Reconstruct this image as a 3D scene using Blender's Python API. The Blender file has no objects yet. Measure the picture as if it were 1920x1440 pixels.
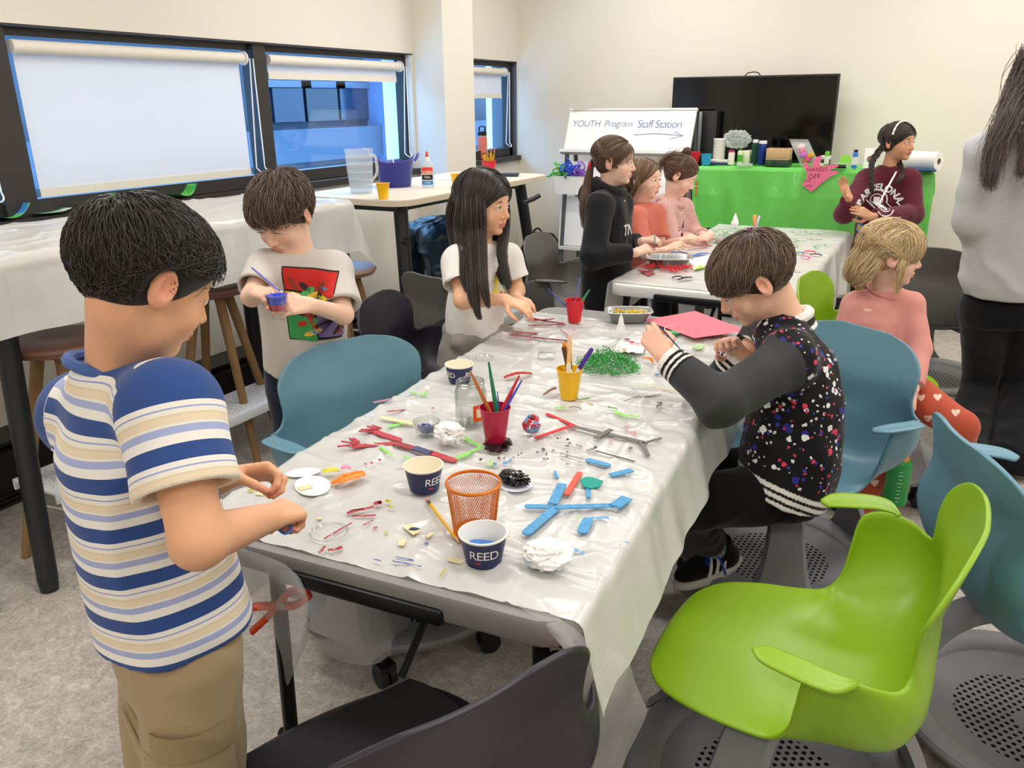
import bpy, bmesh, math, random
import numpy as np
from mathutils import Vector, Matrix
from mathutils.bvhtree import BVHTree
random.seed(7); rng = np.random.default_rng(7)
S = bpy.context.scene
COL = S.collection
PI = math.pi

# ------------------------------------------------------------------ camera
F_PX, PITCH, YAW, ROLL, CAM_H = 1501.94, .339162, .500942, -.0102169, 1.47
_f = np.array([-math.sin(YAW)*math.cos(PITCH), math.cos(YAW)*math.cos(PITCH), -math.sin(PITCH)])
_r = np.array([math.cos(YAW), math.sin(YAW), 0.]); _u = np.cross(_r, _f)
_R = _r*math.cos(ROLL)+_u*math.sin(ROLL); _U = -_r*math.sin(ROLL)+_u*math.cos(ROLL)
CAMP = np.array([0, 0, CAM_H])
cd = bpy.data.cameras.new('camera'); cam = bpy.data.objects.new('camera', cd); COL.objects.link(cam)
cam.matrix_world = Matrix([[_R[0], _U[0], -_f[0], 0], [_R[1], _U[1], -_f[1], 0], [_R[2], _U[2], -_f[2], CAM_H], [0, 0, 0, 1]])
cd.sensor_width = 36; cd.lens = 36*F_PX/1920; cd.clip_start = .05; cd.clip_end = 80
S.camera = cam

# ------------------------------------------------------------------ world, light, exposure
S.view_settings.view_transform = 'Standard'; S.view_settings.look = 'None'
S.view_settings.gamma = 1; S.view_settings.use_curve_mapping = False
S.view_settings.exposure = 0.14
w = bpy.data.worlds.new('sky'); S.world = w; w.use_nodes = True
bg = w.node_tree.nodes['Background']; bg.inputs[0].default_value = (.30, .60, 1., 1); bg.inputs[1].default_value = 9.0
CEIL = 2.75
def area(name, loc, sx, sy, power, col=(1, .97, .93), rot=(0, 0, 0)):
    l = bpy.data.lights.new(name, 'AREA'); l.shape = 'RECTANGLE'; l.size = sx; l.size_y = sy; l.energy = power; l.color = col
    o = bpy.data.objects.new(name, l); COL.objects.link(o); o.location = loc; o.rotation_euler = rot
    return o
for lx in (-1.9, .2, 2.4):
    for ly in (-1.2, 1.3, 3.6, 5.2):
        area('ceiling_lamp', (lx, ly, CEIL-.03), 1.2, .35, 17 if ly > 4.5 else 20)

# ------------------------------------------------------------------ geometry helpers
def ray(px, py):
    return _R*((px-960)/F_PX) - _U*((py-720)/F_PX) + _f
def W(px, py, z):                     # where the sight line meets the horizontal plane z
    d = ray(px, py); return CAMP + d*((z-CAM_H)/d[2])
def J(px, py, d):                     # point at camera distance d
    return CAMP + ray(px, py)*d
def D(r, f, u=0.):                    # direction: to the camera's right, away from it, up
    v = r*np.array([_r[0], _r[1], 0]) + f*np.array([-math.sin(YAW), math.cos(YAW), 0]) + u*np.array([0, 0, 1.])
    return v/np.linalg.norm(v)
def nrm(v): v = np.asarray(v, float); return v/(np.linalg.norm(v)+1e-12)

def new_mesh(name, V, F, mat, parent=None, smooth=True, mats=None, mi=None):
    me = bpy.data.meshes.new(name)
    V = np.asarray(V, np.float32)
    if isinstance(F, np.ndarray) and F.ndim == 2 and F.shape[1] == 4:
        me.vertices.add(len(V)); me.vertices.foreach_set('co', V.ravel())
        me.loops.add(F.size); me.loops.foreach_set('vertex_index', F.ravel().astype(np.int32))
        me.polygons.add(len(F)); me.polygons.foreach_set('loop_start', np.arange(0, F.size, 4, dtype=np.int32))
        me.update(calc_edges=True)
    else:
        me.from_pydata([tuple(map(float, v)) for v in V], [], [tuple(int(i) for i in f) for f in F])
    if smooth: me.polygons.foreach_set('use_smooth', np.ones(len(me.polygons), bool))
    for m in (mats or [mat]): me.materials.append(m)
    if mi is not None: me.polygons.foreach_set('material_index', np.asarray(mi, np.int32))
    me.update()
    o = bpy.data.objects.new(name, me); COL.objects.link(o)
    if parent is not None: o.parent = parent
    return o
class MB:                              # collects shapes into one mesh
    def __init__(s): s.v = []; s.f = []; s.m = []; s.cur = 0
    def add(s, V, F):
        n = len(s.v); s.v += [tuple(map(float, v)) for v in V]; s.f += [tuple(int(i)+n for i in f) for f in F]; s.m += [s.cur]*len(F); return s
    def box(s, c, d, R=None, bev=0.):
        x, y, z = d[0]/2, d[1]/2, d[2]/2
        if bev <= 0:
            V = [(sx*x, sy*y, sz*z) for sz in (-1, 1) for sy in (-1, 1) for sx in (-1, 1)]
            Fs = [(0, 2, 3, 1), (4, 5, 7, 6), (0, 1, 5, 4), (2, 6, 7, 3), (0, 4, 6, 2), (1, 3, 7, 5)]
        else:
            bm = bmesh.new(); bmesh.ops.create_cube(bm, size=1)
            for v in bm.verts: v.co = Vector((v.co.x*2*x, v.co.y*2*y, v.co.z*2*z))
            bmesh.ops.bevel(bm, geom=bm.edges[:], offset=bev, segments=2, affect='EDGES', profile=.5)
            bm.verts.index_update(); V = [v.co.copy() for v in bm.verts]; Fs = [[v.index for v in f.verts] for f in bm.faces]; bm.free()
        V = np.array([tuple(v) for v in V])
        if R is not None: V = V @ np.asarray(R).T
        return s.add(V+np.asarray(c), Fs)
    def tube(s, pts, rad, n=10, cap=True, flat=None):
        P = np.asarray(pts, float); k = len(P)
        r = np.full(k, rad) if np.isscalar(rad) else np.asarray(rad, float)
        T = np.gradient(P, axis=0); T /= np.linalg.norm(T, axis=1)[:, None]+1e-12
        up = np.array([0, 0, 1.]) if abs(T[0][2]) < .9 else np.array([1., 0, 0])
        a = nrm(np.cross(T[0], up)); V = []
        for i in range(k):
            a = nrm(a - T[i]*np.dot(a, T[i])); b = np.cross(T[i], a)
            for j in range(n):
                t = 2*PI*j/n; fa, fb = (1, 1) if flat is None else flat
                V.append(P[i]+r[i]*(fa*a*math.cos(t)+fb*b*math.sin(t)))
        Fs = [(i*n+j, i*n+(j+1) % n, (i+1)*n+(j+1) % n, (i+1)*n+j) for i in range(k-1) for j in range(n)]
        if cap: Fs += [tuple(range(n-1, -1, -1)), tuple(range((k-1)*n, k*n))]
        return s.add(V, Fs)
    def lathe(s, prof, c=(0, 0, 0), n=32, R=None, sq=1.):   # prof: (radius, z)
        V = []
        for (r, z) in prof:
            for j in range(n): V.append((r*math.cos(2*PI*j/n), r*sq*math.sin(2*PI*j/n), z))
        k = len(prof)
        Fs = [(i*n+j, i*n+(j+1) % n, (i+1)*n+(j+1) % n, (i+1)*n+j) for i in range(k-1) for j in range(n)]
        if 0 < prof[0][0] < .004: Fs += [tuple(range(n-1, -1, -1))]
        if 0 < prof[-1][0] < .004: Fs += [tuple(range((k-1)*n, k*n))]
        V = np.array(V)
        if R is not None: V = V @ np.asarray(R).T
        return s.add(V+np.asarray(c), Fs)
    def grid(s, fn, nu, nv):
        V = [fn(i/nu, j/nv) for i in range(nu+1) for j in range(nv+1)]
        Fs = [(i*(nv+1)+j, (i+1)*(nv+1)+j, (i+1)*(nv+1)+j+1, i*(nv+1)+j+1) for i in range(nu) for j in range(nv)]
        return s.add(V, Fs)
    def prism(s, poly, h, c=(0, 0, 0), R=None):            # extruded outline in local xy
        n = len(poly); V = np.array([(x, y, 0) for x, y in poly]+[(x, y, h) for x, y in poly])
        Fs = [tuple(range(n-1, -1, -1)), tuple(range(n, 2*n))]+[(i, (i+1) % n, n+(i+1) % n, n+i) for i in range(n)]
        if R is not None: V = V @ np.asarray(R).T
        return s.add(V+np.asarray(c), Fs)
    def build(s, name, mat, parent=None, smooth=True, mats=None):
        o = new_mesh(name, s.v, s.f, mat, parent, smooth, mats, s.m if mats else None)
        if smooth: sharp(o)
        return o
def sharp(o, ang=38):
    me = o.data; bm = bmesh.new(); bm.from_mesh(me); c = math.radians(ang)
    for e in bm.edges: e.smooth = not (len(e.link_faces) != 2 or e.calc_face_angle(9) > c)
    bm.to_mesh(me); bm.free()
def RZ(a): c, s = math.cos(a), math.sin(a); return np.array([[c, -s, 0], [s, c, 0], [0, 0, 1.]])
def RX(a): c, s = math.cos(a), math.sin(a); return np.array([[1, 0, 0], [0, c, -s], [0, s, c]])
def RY(a): c, s = math.cos(a), math.sin(a); return np.array([[c, 0, s], [0, 1, 0], [-s, 0, c]])
def frame(x, z): x = nrm(x); z = nrm(np.asarray(z)-x*np.dot(x, z)); return np.array([x, np.cross(z, x), z]).T
def tag(o, label=None, cat=None, group=None, kind=None):
    if label: o['label'] = label
    if cat: o['category'] = cat
    if group: o['group'] = group
    if kind: o['kind'] = kind
    return o
def empty(name, loc, label=None, cat=None, group=None, rz=0.):
    o = bpy.data.objects.new(name, None); COL.objects.link(o); o.empty_display_size = .05
    o.location = tuple(map(float, loc)); o.rotation_euler = (0, 0, rz); return tag(o, label, cat, group)
def wrap(name, loc, label, cat, group=None):      # Empty whose children are given in world coordinates
    return empty(name, loc, label, cat, group)
def adopt(root, kids=None):                        # children modelled in world space: shift them under their root
    for c in (kids if kids is not None else list(root.children)): c.location = -root.location
def struct(o): o['kind'] = 'structure'; return o
def copy_tree(o, parent=None):
    c = o.copy(); COL.objects.link(c)
    if parent is not None: c.parent = parent
    for ch in [x for x in COL.objects if x.parent is o]: copy_tree(ch, c)
    return c

# ------------------------------------------------------------------ materials
def srgb(h):
    if isinstance(h, str):
        h = h.lstrip('#'); c = [int(h[i:i+2], 16)/255 for i in (0, 2, 4)]
    else: c = list(h)
    return tuple((x/12.92 if x <= .04045 else ((x+.055)/1.055)**2.4) for x in c)
MATS = {}
def mat(name, col, rough=.5, metal=0., spec=.5, trans=0., alpha=1., sss=0., bump=None, var=None, emit=0., attr=None, ior=1.45, sheen=0., coat=0.):
    if name in MATS: return MATS[name]
    m = bpy.data.materials.new(name); m.use_nodes = True; nt = m.node_tree; b = nt.nodes['Principled BSDF']
    c = srgb(col)+(1,)
    b.inputs['Base Color'].default_value = c; b.inputs['Roughness'].default_value = rough; b.inputs['Metallic'].default_value = metal
    b.inputs['Specular IOR Level'].default_value = spec; b.inputs['Transmission Weight'].default_value = trans; b.inputs['IOR'].default_value = ior
    b.inputs['Alpha'].default_value = alpha; b.inputs['Sheen Weight'].default_value = sheen; b.inputs['Coat Weight'].default_value = coat
    if sss: b.inputs['Subsurface Weight'].default_value = sss; b.inputs['Subsurface Radius'].default_value = (.6, .25, .12); b.inputs['Subsurface Scale'].default_value = .01
    if emit: b.inputs['Emission Color'].default_value = c; b.inputs['Emission Strength'].default_value = emit
    src = None
    if attr:
        a = nt.nodes.new('ShaderNodeAttribute'); a.attribute_name = attr; src = a.outputs['Color']; nt.links.new(src, b.inputs['Base Color'])
    if var:     # (scale, amount)
        tc = nt.nodes.new('ShaderNodeTexCoord'); n = nt.nodes.new('ShaderNodeTexNoise'); n.inputs['Scale'].default_value = var[0]; n.inputs['Detail'].default_value = 5
        nt.links.new(tc.outputs['Object'], n.inputs['Vector'])
        mr = nt.nodes.new('ShaderNodeMapRange'); mr.inputs[1].default_value = .3; mr.inputs[2].default_value = .7; mr.inputs[3].default_value = 1-var[1]; mr.inputs[4].default_value = 1+var[1]
        nt.links.new(n.outputs['Fac'], mr.inputs[0])
        mx = nt.nodes.new('ShaderNodeVectorMath'); mx.operation = 'SCALE'
        if src: nt.links.new(src, mx.inputs[0])
        else: mx.inputs[0].default_value = c[:3]
        nt.links.new(mr.outputs[0], mx.inputs['Scale']); nt.links.new(mx.outputs[0], b.inputs['Base Color'])
    if bump:    # (scale, strength, distance)
        tc = nt.nodes.new('ShaderNodeTexCoord'); n = nt.nodes.new('ShaderNodeTexNoise'); n.inputs['Scale'].default_value = bump[0]; n.inputs['Detail'].default_value = 4
        bn = nt.nodes.new('ShaderNodeBump'); bn.inputs['Strength'].default_value = bump[1]; bn.inputs['Distance'].default_value = bump[2] if len(bump) > 2 else .01
        nt.links.new(tc.outputs['Object'], n.inputs['Vector']); nt.links.new(n.outputs['Fac'], bn.inputs['Height']); nt.links.new(bn.outputs[0], b.inputs['Normal'])
    MATS[name] = m; return m
def set_col(o, cols, name='Col'):
    a = o.data.color_attributes.new(name, 'FLOAT_COLOR', 'POINT')
    c = np.ones((len(o.data.vertices), 4), np.float32); c[:, :3] = cols; a.data.foreach_set('color', c.ravel())

# ------------------------------------------------------------------ value noise on points
_PERM = rng.random((64, 64, 64)).astype(np.float32)
def vnoise(P, s):
    Q = np.asarray(P)*s; i = np.floor(Q).astype(int); f = Q-i; f = f*f*(3-2*f); out = 0
    for a in (0, 1):
        for b in (0, 1):
            for c in (0, 1):
                wgt = (f[:, 0] if a else 1-f[:, 0])*(f[:, 1] if b else 1-f[:, 1])*(f[:, 2] if c else 1-f[:, 2])
                out = out+wgt*_PERM[(i[:, 0]+a) % 64, (i[:, 1]+b) % 64, (i[:, 2]+c) % 64]
    return out*2-1

# ------------------------------------------------------------------ distance-field sculpting
class SDF:
    def __init__(s, lo, hi, h):
        s.lo = np.asarray(lo, float); s.h = h; s.n = (np.ceil((np.asarray(hi)-s.lo)/h)).astype(int)+1
        s.D = np.full(s.n, .05, np.float32)
    def _sl(s, lo, hi):
        a = np.clip(np.floor((lo-s.lo)/s.h).astype(int), 0, s.n); b = np.clip(np.ceil((hi-s.lo)/s.h).astype(int)+1, 0, s.n)
        if np.any(b <= a): return None, None
        g = [(s.lo[i]+s.h*np.arange(a[i], b[i])).astype(np.float32) for i in range(3)]
        return tuple(slice(a[i], b[i]) for i in range(3)), (g[0][:, None, None], g[1][None, :, None], g[2][None, None, :])
    def _comb(s, sl, d, k, op):
        D = s.D[sl]
        if op == 'u':
            if k > 0: h = np.clip(.5+.5*(D-d)/k, 0, 1); s.D[sl] = D*(1-h)+d*h-k*h*(1-h)
            else: s.D[sl] = np.minimum(D, d)
        elif op == 's':
            if k > 0: h = np.clip(.5-.5*(D+d)/k, 0, 1); s.D[sl] = D*(1-h)-d*h+k*h*(1-h)
            else: s.D[sl] = np.maximum(D, -d)
    def cap(s, a, b, ra, rb, k=.01, op='u'):
        a = np.asarray(a, float); b = np.asarray(b, float); m = max(ra, rb)+k+2*s.h
        sl, g = s._sl(np.minimum(a, b)-m, np.maximum(a, b)+m)
        if sl is None: return
        ba = b-a; L = float(ba@ba)+1e-12
        px, py, pz = g[0]-a[0], g[1]-a[1], g[2]-a[2]
        t = np.clip((px*ba[0]+py*ba[1]+pz*ba[2])/L, 0, 1)
        d = np.sqrt((px-t*ba[0])**2+(py-t*ba[1])**2+(pz-t*ba[2])**2)-(ra+(rb-ra)*t)
        s._comb(sl, d, k, op)
    def ell(s, c, r, R=None, k=.01, op='u'):
        c = np.asarray(c, float); r = np.asarray(r, float); R = np.eye(3) if R is None else np.asarray(R)
        e = np.sqrt((R**2) @ (r**2)); m = e+k+2*s.h
        sl, g = s._sl(c-m, c+m)
        if sl is None: return
        p = [g[i]-c[i] for i in range(3)]
        q = [p[0]*R[0, j]+p[1]*R[1, j]+p[2]*R[2, j] for j in range(3)]
        k0 = np.sqrt(sum((q[j]/r[j])**2 for j in range(3)))+1e-6; k1 = np.sqrt(sum((q[j]/r[j]**2)**2 for j in range(3)))+1e-6
        s._comb(sl, k0*(k0-1)/k1, k, op)
    def loft(s, secs, k=.01, cap_r=.01, op='u', sq=2.0, xdir=(1, 0, 0)):
        # secs: (centre, rx, ry); slices are perpendicular to first->last; xdir = direction of rx
        Cs = np.array([c for c, _, _ in secs], float); rx = np.array([a for _, a, _ in secs]); ry = np.array([b for _, _, b in secs])
        A = nrm(Cs[-1]-Cs[0]); X = nrm(np.asarray(xdir)-A*np.dot(A, xdir)); Y = np.cross(A, X); L = (Cs-Cs[0]) @ A
        m = max(rx.max(), ry.max())+k+2*s.h
        sl, g = s._sl(Cs.min(0)-m, Cs.max(0)+m)
        if sl is None: return
        p = [g[i]-Cs[0][i] for i in range(3)]
        t = p[0]*A[0]+p[1]*A[1]+p[2]*A[2]; u = p[0]*X[0]+p[1]*X[1]+p[2]*X[2]; v = p[0]*Y[0]+p[1]*Y[1]+p[2]*Y[2]
        tt = np.linspace(0, L[-1], 64)
        def smooth(y):
            z = np.interp(tt, L, y); 
            for _ in range(3): z[1:-1] = (z[:-2]+2*z[1:-1]+z[2:])/4
            return z
        cu = smooth((Cs-Cs[0]) @ X); cv = smooth((Cs-Cs[0]) @ Y); a = smooth(rx); b = smooth(ry)
        ti = np.clip(t, 0, L[-1]).ravel()
        sh = t.shape; I = lambda y: np.interp(ti, tt, y).reshape(sh).astype(np.float32)
        A_, B_ = I(a), I(b); uu = np.abs(u-I(cu))/A_; vv = np.abs(v-I(cv))/B_
        q = (uu**sq+vv**sq)**(1/sq)
        d = (q-1)*np.minimum(A_, B_)
        e = np.maximum(-t, t-L[-1])
        d = np.where((d > 0) & (e > 0), np.sqrt(np.maximum(d, 0)**2+np.maximum(e, 0)**2), np.maximum(d, e-0*cap_r))
        s._comb(sl, d.astype(np.float32), k, op)
    def plane(s, p, n, lo=None, hi=None):      # remove everything on the +n side (inside the optional box)
        p = np.asarray(p, float); n = nrm(n)
        lo = s.lo if lo is None else np.asarray(lo); hi = s.lo+s.n*s.h if hi is None else np.asarray(hi)
        sl, g = s._sl(lo, hi)
        if sl is None: return
        d = (g[0]-p[0])*n[0]+(g[1]-p[1])*n[1]+(g[2]-p[2])*n[2]
        s.D[sl] = np.maximum(s.D[sl], d)
    def mesh(s):
        D = s.D; D[0], D[-1], D[:, 0], D[:, -1], D[:, :, 0], D[:, :, -1] = .05, .05, .05, .05, .05, .05
        neg = D < 0; nx, ny, nz = D.shape
        cnt = np.zeros((nx-1, ny-1, nz-1), np.uint8)
        for a in (0, 1):
            for b in (0, 1):
                for c in (0, 1): cnt += neg[a:nx-1+a, b:ny-1+b, c:nz-1+c]
        cell = (cnt > 0) & (cnt < 8); I = np.argwhere(cell); del cnt
        idx = np.full(cell.shape, -1, np.int32); idx[cell] = np.arange(len(I), dtype=np.int32)
        cor = {}
        for a in (0, 1):
            for b in (0, 1):
                for c in (0, 1): cor[a, b, c] = D[I[:, 0]+a, I[:, 1]+b, I[:, 2]+c]
        acc = np.zeros((len(I), 3)); num = np.zeros(len(I))
        for ax in range(3):
            for u in (0, 1):
                for v in (0, 1):
                    A = [0, 0, 0]; B = [0, 0, 0]; o = [i for i in range(3) if i != ax]
                    A[o[0]] = B[o[0]] = u; A[o[1]] = B[o[1]] = v; B[ax] = 1
                    d0, d1 = cor[tuple(A)], cor[tuple(B)]; mk = (d0 < 0) != (d1 < 0)
                    t = np.where(mk, d0/(d0-d1+1e-12*(~mk)), 0)
                    P = np.zeros((len(I), 3)); P[:, o[0]] = u; P[:, o[1]] = v; P[:, ax] = t
                    acc += P*mk[:, None]; num += mk
        V = s.lo+s.h*(I+acc/np.maximum(num, 1)[:, None])
        Fs = []
        for ax in range(3):
            n0 = np.moveaxis(neg, ax, 0); ch = n0[:-1] != n0[1:]
            ii = np.argwhere(ch); flip = n0[ii[:, 0], ii[:, 1], ii[:, 2]]
            id0 = np.moveaxis(idx, ax, 0)
            ok = (ii[:, 1] > 0) & (ii[:, 2] > 0) & (ii[:, 1] < id0.shape[1]) & (ii[:, 2] < id0.shape[2]); ii = ii[ok]; flip = flip[ok]
            a, b, c = ii.T
            q = np.stack([id0[a, b-1, c-1], id0[a, b, c-1], id0[a, b, c], id0[a, b-1, c]], 1)
            if ax == 1: flip = ~flip
            q[~flip] = q[~flip][:, ::-1]; Fs.append(q)
        Fs = np.concatenate(Fs); return V, Fs[(Fs >= 0).all(1)]
def normals(V, F):
    a = V[F[:, 2]]-V[F[:, 0]]; b = V[F[:, 3]]-V[F[:, 1]]; n = np.cross(a, b); N = np.zeros_like(V)
    for i in range(4):
        for c in range(3): N[:, c] += np.bincount(F[:, i], n[:, c], len(V))
    return N/(np.linalg.norm(N, axis=1)[:, None]+1e-12)
def smoothv(V, F, it=1, lam=.5):
    E = np.concatenate([F[:, [0, 1]], F[:, [1, 2]], F[:, [2, 3]], F[:, [3, 0]]])
    deg = np.bincount(E.ravel(), minlength=len(V)).astype(float)
    for _ in range(it):
        A = np.zeros_like(V)
        for c in range(3): A[:, c] = np.bincount(E[:, 0], V[E[:, 1], c], len(V))+np.bincount(E[:, 1], V[E[:, 0], c], len(V))
        V = V*(1-lam)+lam*A/np.maximum(deg, 1)[:, None]
    return V
# ================================================================== ROOM
def onX(px, py, X): d = ray(px, py); return CAMP+d*(X/d[0])
def onY(px, py, Y): d = ray(px, py); return CAMP+d*(Y/d[1])
XL, YB, XR, YF = -3.27, 6.12, 4.2, -3.2
m_wall = mat('wall_paint', '#e6e0d3', .75, bump=(60, .08, .004), var=(1.2, .012))
m_ceil = mat('ceiling_paint', '#efede8', .9)
m_dark = mat('window_bronze', '#3a3634', .45, metal=.2)
m_white = mat('white_plastic', '#f2f1ee', .4)
m_base = mat('baseboard_rubber', '#3c3a38', .5)

def floor_mat():
    m = bpy.data.materials.new('mottled_linoleum'); m.use_nodes = True; nt = m.node_tree; b = nt.nodes['Principled BSDF']; L = nt.links.new
    tc = nt.nodes.new('ShaderNodeTexCoord')
    def noise(sc, det, rough=.6, dis=0.):
        n = nt.nodes.new('ShaderNodeTexNoise'); n.inputs['Scale'].default_value = sc; n.inputs['Detail'].default_value = det; n.inputs['Roughness'].default_value = rough; n.inputs['Distortion'].default_value = dis
        L(tc.outputs['Object'], n.inputs['Vector']); return n.outputs['Fac']
    def ramp(src, stops):
        r = nt.nodes.new('ShaderNodeValToRGB'); L(src, r.inputs[0]); e = r.color_ramp.elements
        while len(e) < len(stops): e.new(.5)
        for q, (p, c) in zip(e, stops): q.position = p; q.color = srgb(c)+(1,)
        return r.outputs[0]
    c1 = ramp(noise(26, 8, .72, 1.2), [(.34, '#918a83'), (.47, '#b3aba2'), (.56, '#c9c1b7'), (.66, '#e2dbd1')])
    c2 = ramp(noise(120, 5, .75, .8), [(.36, '#8e8881'), (.5, '#b8b1a9'), (.64, '#e3ddd3')])
    c3 = ramp(noise(1.6, 3), [(.35, '#d9d5d0'), (.65, '#ffffff')])
    mx = nt.nodes.new('ShaderNodeMix'); mx.data_type = 'RGBA'; mx.inputs[0].default_value = .42; L(c1, mx.inputs[6]); L(c2, mx.inputs[7])
    m2 = nt.nodes.new('ShaderNodeMix'); m2.data_type = 'RGBA'; m2.blend_type = 'MULTIPLY'; m2.inputs[0].default_value = .35; L(mx.outputs[2], m2.inputs[6]); L(c3, m2.inputs[7])
    L(m2.outputs[2], b.inputs['Base Color'])
    b.inputs['Roughness'].default_value = .29; b.inputs['Specular IOR Level'].default_value = .5
    bn = nt.nodes.new('ShaderNodeBump'); bn.inputs['Strength'].default_value = .25; bn.inputs['Distance'].default_value = .004; L(noise(55, 5, .6), bn.inputs['Height']); L(bn.outputs[0], b.inputs['Normal'])
    return m
struct(MB().box(((XL+XR)/2, (YF+YB)/2, -.05), (XR-XL+.6, YB-YF+.6, .1)).build('floor', floor_mat(), smooth=False))
struct(MB().box(((XL+XR)/2, (YF+YB)/2, CEIL+.05), (XR-XL+.6, YB-YF+.6, .1)).build('ceiling', m_ceil, smooth=False))
# left wall with two openings
Z0, Z1 = 1.03, 1.77
YC0, YC1 = 4.66, 5.30     # the column
XC = onY(829.5, 60, YC0)[0]
w_ = MB()
def wseg(y0, y1, z0, z1): w_.box((XL-.12, (y0+y1)/2, (z0+z1)/2), (.24, y1-y0, z1-z0))
wseg(YF, YB, 0, Z0); wseg(YF, YB, Z1, CEIL); wseg(YC0-.02, YC1+.05, Z0, Z1); wseg(YF, .25, Z0, Z1)
YW2 = YB-.012
wseg(YW2, YB+.2, Z0, Z1)
struct(w_.build('wall_left', m_wall, smooth=False))
YCE = onX(886.5, 60, XC)[1]
struct(MB().box(((XL+XC)/2-.05, (YC0+YCE)/2, CEIL/2), (XC-XL+.1, YCE-YC0, CEIL)).build('wall_column', m_wall, smooth=False))
struct(MB().box(((XL+XR)/2, YB+.1, CEIL/2), (XR-XL+.6, .2, CEIL)).build('wall_back', m_wall, smooth=False))
struct(MB().box((XR+.1, (YF+YB)/2, CEIL/2), (.2, YB-YF+.6, CEIL)).build('wall_right', m_wall, smooth=False))
struct(MB().box(((XL+XR)/2, YF-.1, CEIL/2), (XR-XL+.6, .2, CEIL)).build('wall_front', m_wall, smooth=False))
struct(MB().box(((XL+XR)/2, YB-.006, .052), (XR-XL, .012, .104)).build('baseboard_back', m_base, smooth=False))
# finned heater cover running along the left wall
hb = MB(); hx = -3.055
hb.box(((XL+hx)/2, 1.2, .13), (hx-XL, 6.9, .17))
hb.box(((XL+hx)/2-.02, 1.2, .235), (hx-XL-.04, 6.9, .015))
for k in range(4): hb.box((hx+.004, 1.2, .016+.018*k), (.012, 6.9, .008))
hb.box(((XL+hx)/2-.02, 1.2, .04), (hx-XL-.05, 6.9, .06))
struct(hb.build('baseboard_left', mat('heater_black', '#23211f', .38, metal=.3), smooth=False))

# glass that lets daylight through and mirrors a little
def glass_mat():
    m = bpy.data.materials.new('window_glass'); m.use_nodes = True; nt = m.node_tree; nt.nodes.remove(nt.nodes['Principled BSDF'])
    t = nt.nodes.new('ShaderNodeBsdfTransparent'); t.inputs[0].default_value = (.86, .93, 1, 1); g = nt.nodes.new('ShaderNodeBsdfGlossy'); g.inputs['Roughness'].default_value = .02
    lw = nt.nodes.new('ShaderNodeLayerWeight'); lw.inputs[0].default_value = .5; pw = nt.nodes.new('ShaderNodeMath'); pw.operation = 'POWER'; pw.inputs[1].default_value = 5; nt.links.new(lw.outputs['Facing'], pw.inputs[0]); f = nt.nodes.new('ShaderNodeMath'); f.operation = 'MULTIPLY_ADD'; f.inputs[1].default_value = .7; f.inputs[2].default_value = .045; nt.links.new(pw.outputs[0], f.inputs[0]); x = nt.nodes.new('ShaderNodeMixShader')
    nt.links.new(f.outputs[0], x.inputs[0]); nt.links.new(t.outputs[0], x.inputs[1]); nt.links.new(g.outputs[0], x.inputs[2]); nt.links.new(x.outputs[0], nt.nodes['Material Output'].inputs[0]); return m
m_glass = glass_mat()
def blind_mat():
    m = mat('roller_blind_fabric', '#eeecea', .8, bump=(500, .12, .001)); nt = m.node_tree; b = nt.nodes['Principled BSDF']
    t = nt.nodes.new('ShaderNodeBsdfTranslucent'); t.inputs[0].default_value = (.95, .95, .97, 1); x = nt.nodes.new('ShaderNodeMixShader'); x.inputs[0].default_value = .24
    o = nt.nodes['Material Output']; nt.links.new(b.outputs[0], x.inputs[1]); nt.links.new(t.outputs[0], x.inputs[2]); nt.links.new(x.outputs[0], o.inputs[0]); return m
m_blind = blind_mat(); m_hem = mat('blind_hem', '#e9e2d6', .7)
XF = XL-.05               # front of the frames
def window(n, y0, y1, muls):
    r = MB()
    r.box((XF-.03, (y0+y1)/2, Z1-.02), (.06, y1-y0, .04)); r.box((XF-.03, (y0+y1)/2, Z0+.05), (.07, y1-y0, .06))
    r.box((XL-.12, (y0+y1)/2, Z1-.004), (.24, y1-y0, .008))
    r.box((XF-.03, y1-.02, (Z0+Z1)/2), (.07, .05, Z1-Z0)); r.box((XF-.03, y0+.02, (Z0+Z1)/2), (.07, .05, Z1-Z0))
    fr = struct(r.build(n, m_dark, smooth=False))
    for (a, b) in muls: MB().box((XF-.015, (a+b)/2, (Z0+Z1)/2), (.09, b-a, Z1-Z0)).build('mullion', m_dark, fr, smooth=False)
    MB().box((XL-.05, (y0+y1)/2, Z0-.0), (.17, y1-y0, .035)).build('window_sill', m_dark, fr, smooth=False)
    e = [y0]+[q for ab in muls for q in ab]+[y1]
    for i in range(0, len(e), 2):
        MB().box((XF-.075, (e[i]+e[i+1])/2, (Z0+Z1)/2+.01), (.006, e[i+1]-e[i], Z1-Z0-.04)).build('window_pane', m_glass, fr, smooth=False)
    return fr
window('window_1', .25, YC0, [(1.87, 2.0), (3.275, 3.36)])
wf = window('window_2', YCE, YW2, [])
MB().box((XL-.12, YW2+.004, (Z0+Z1)/2), (.235, .01, Z1-Z0)).build('window_jamb', mat('jamb_grey', '#5c6066', .5), wf, smooth=False)
MB().box((XL-.06, YCE-.12, (Z0+Z1)/2), (.01, .02, Z1-Z0)).build('jamb_strip', m_dark, wf, smooth=False)
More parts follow.
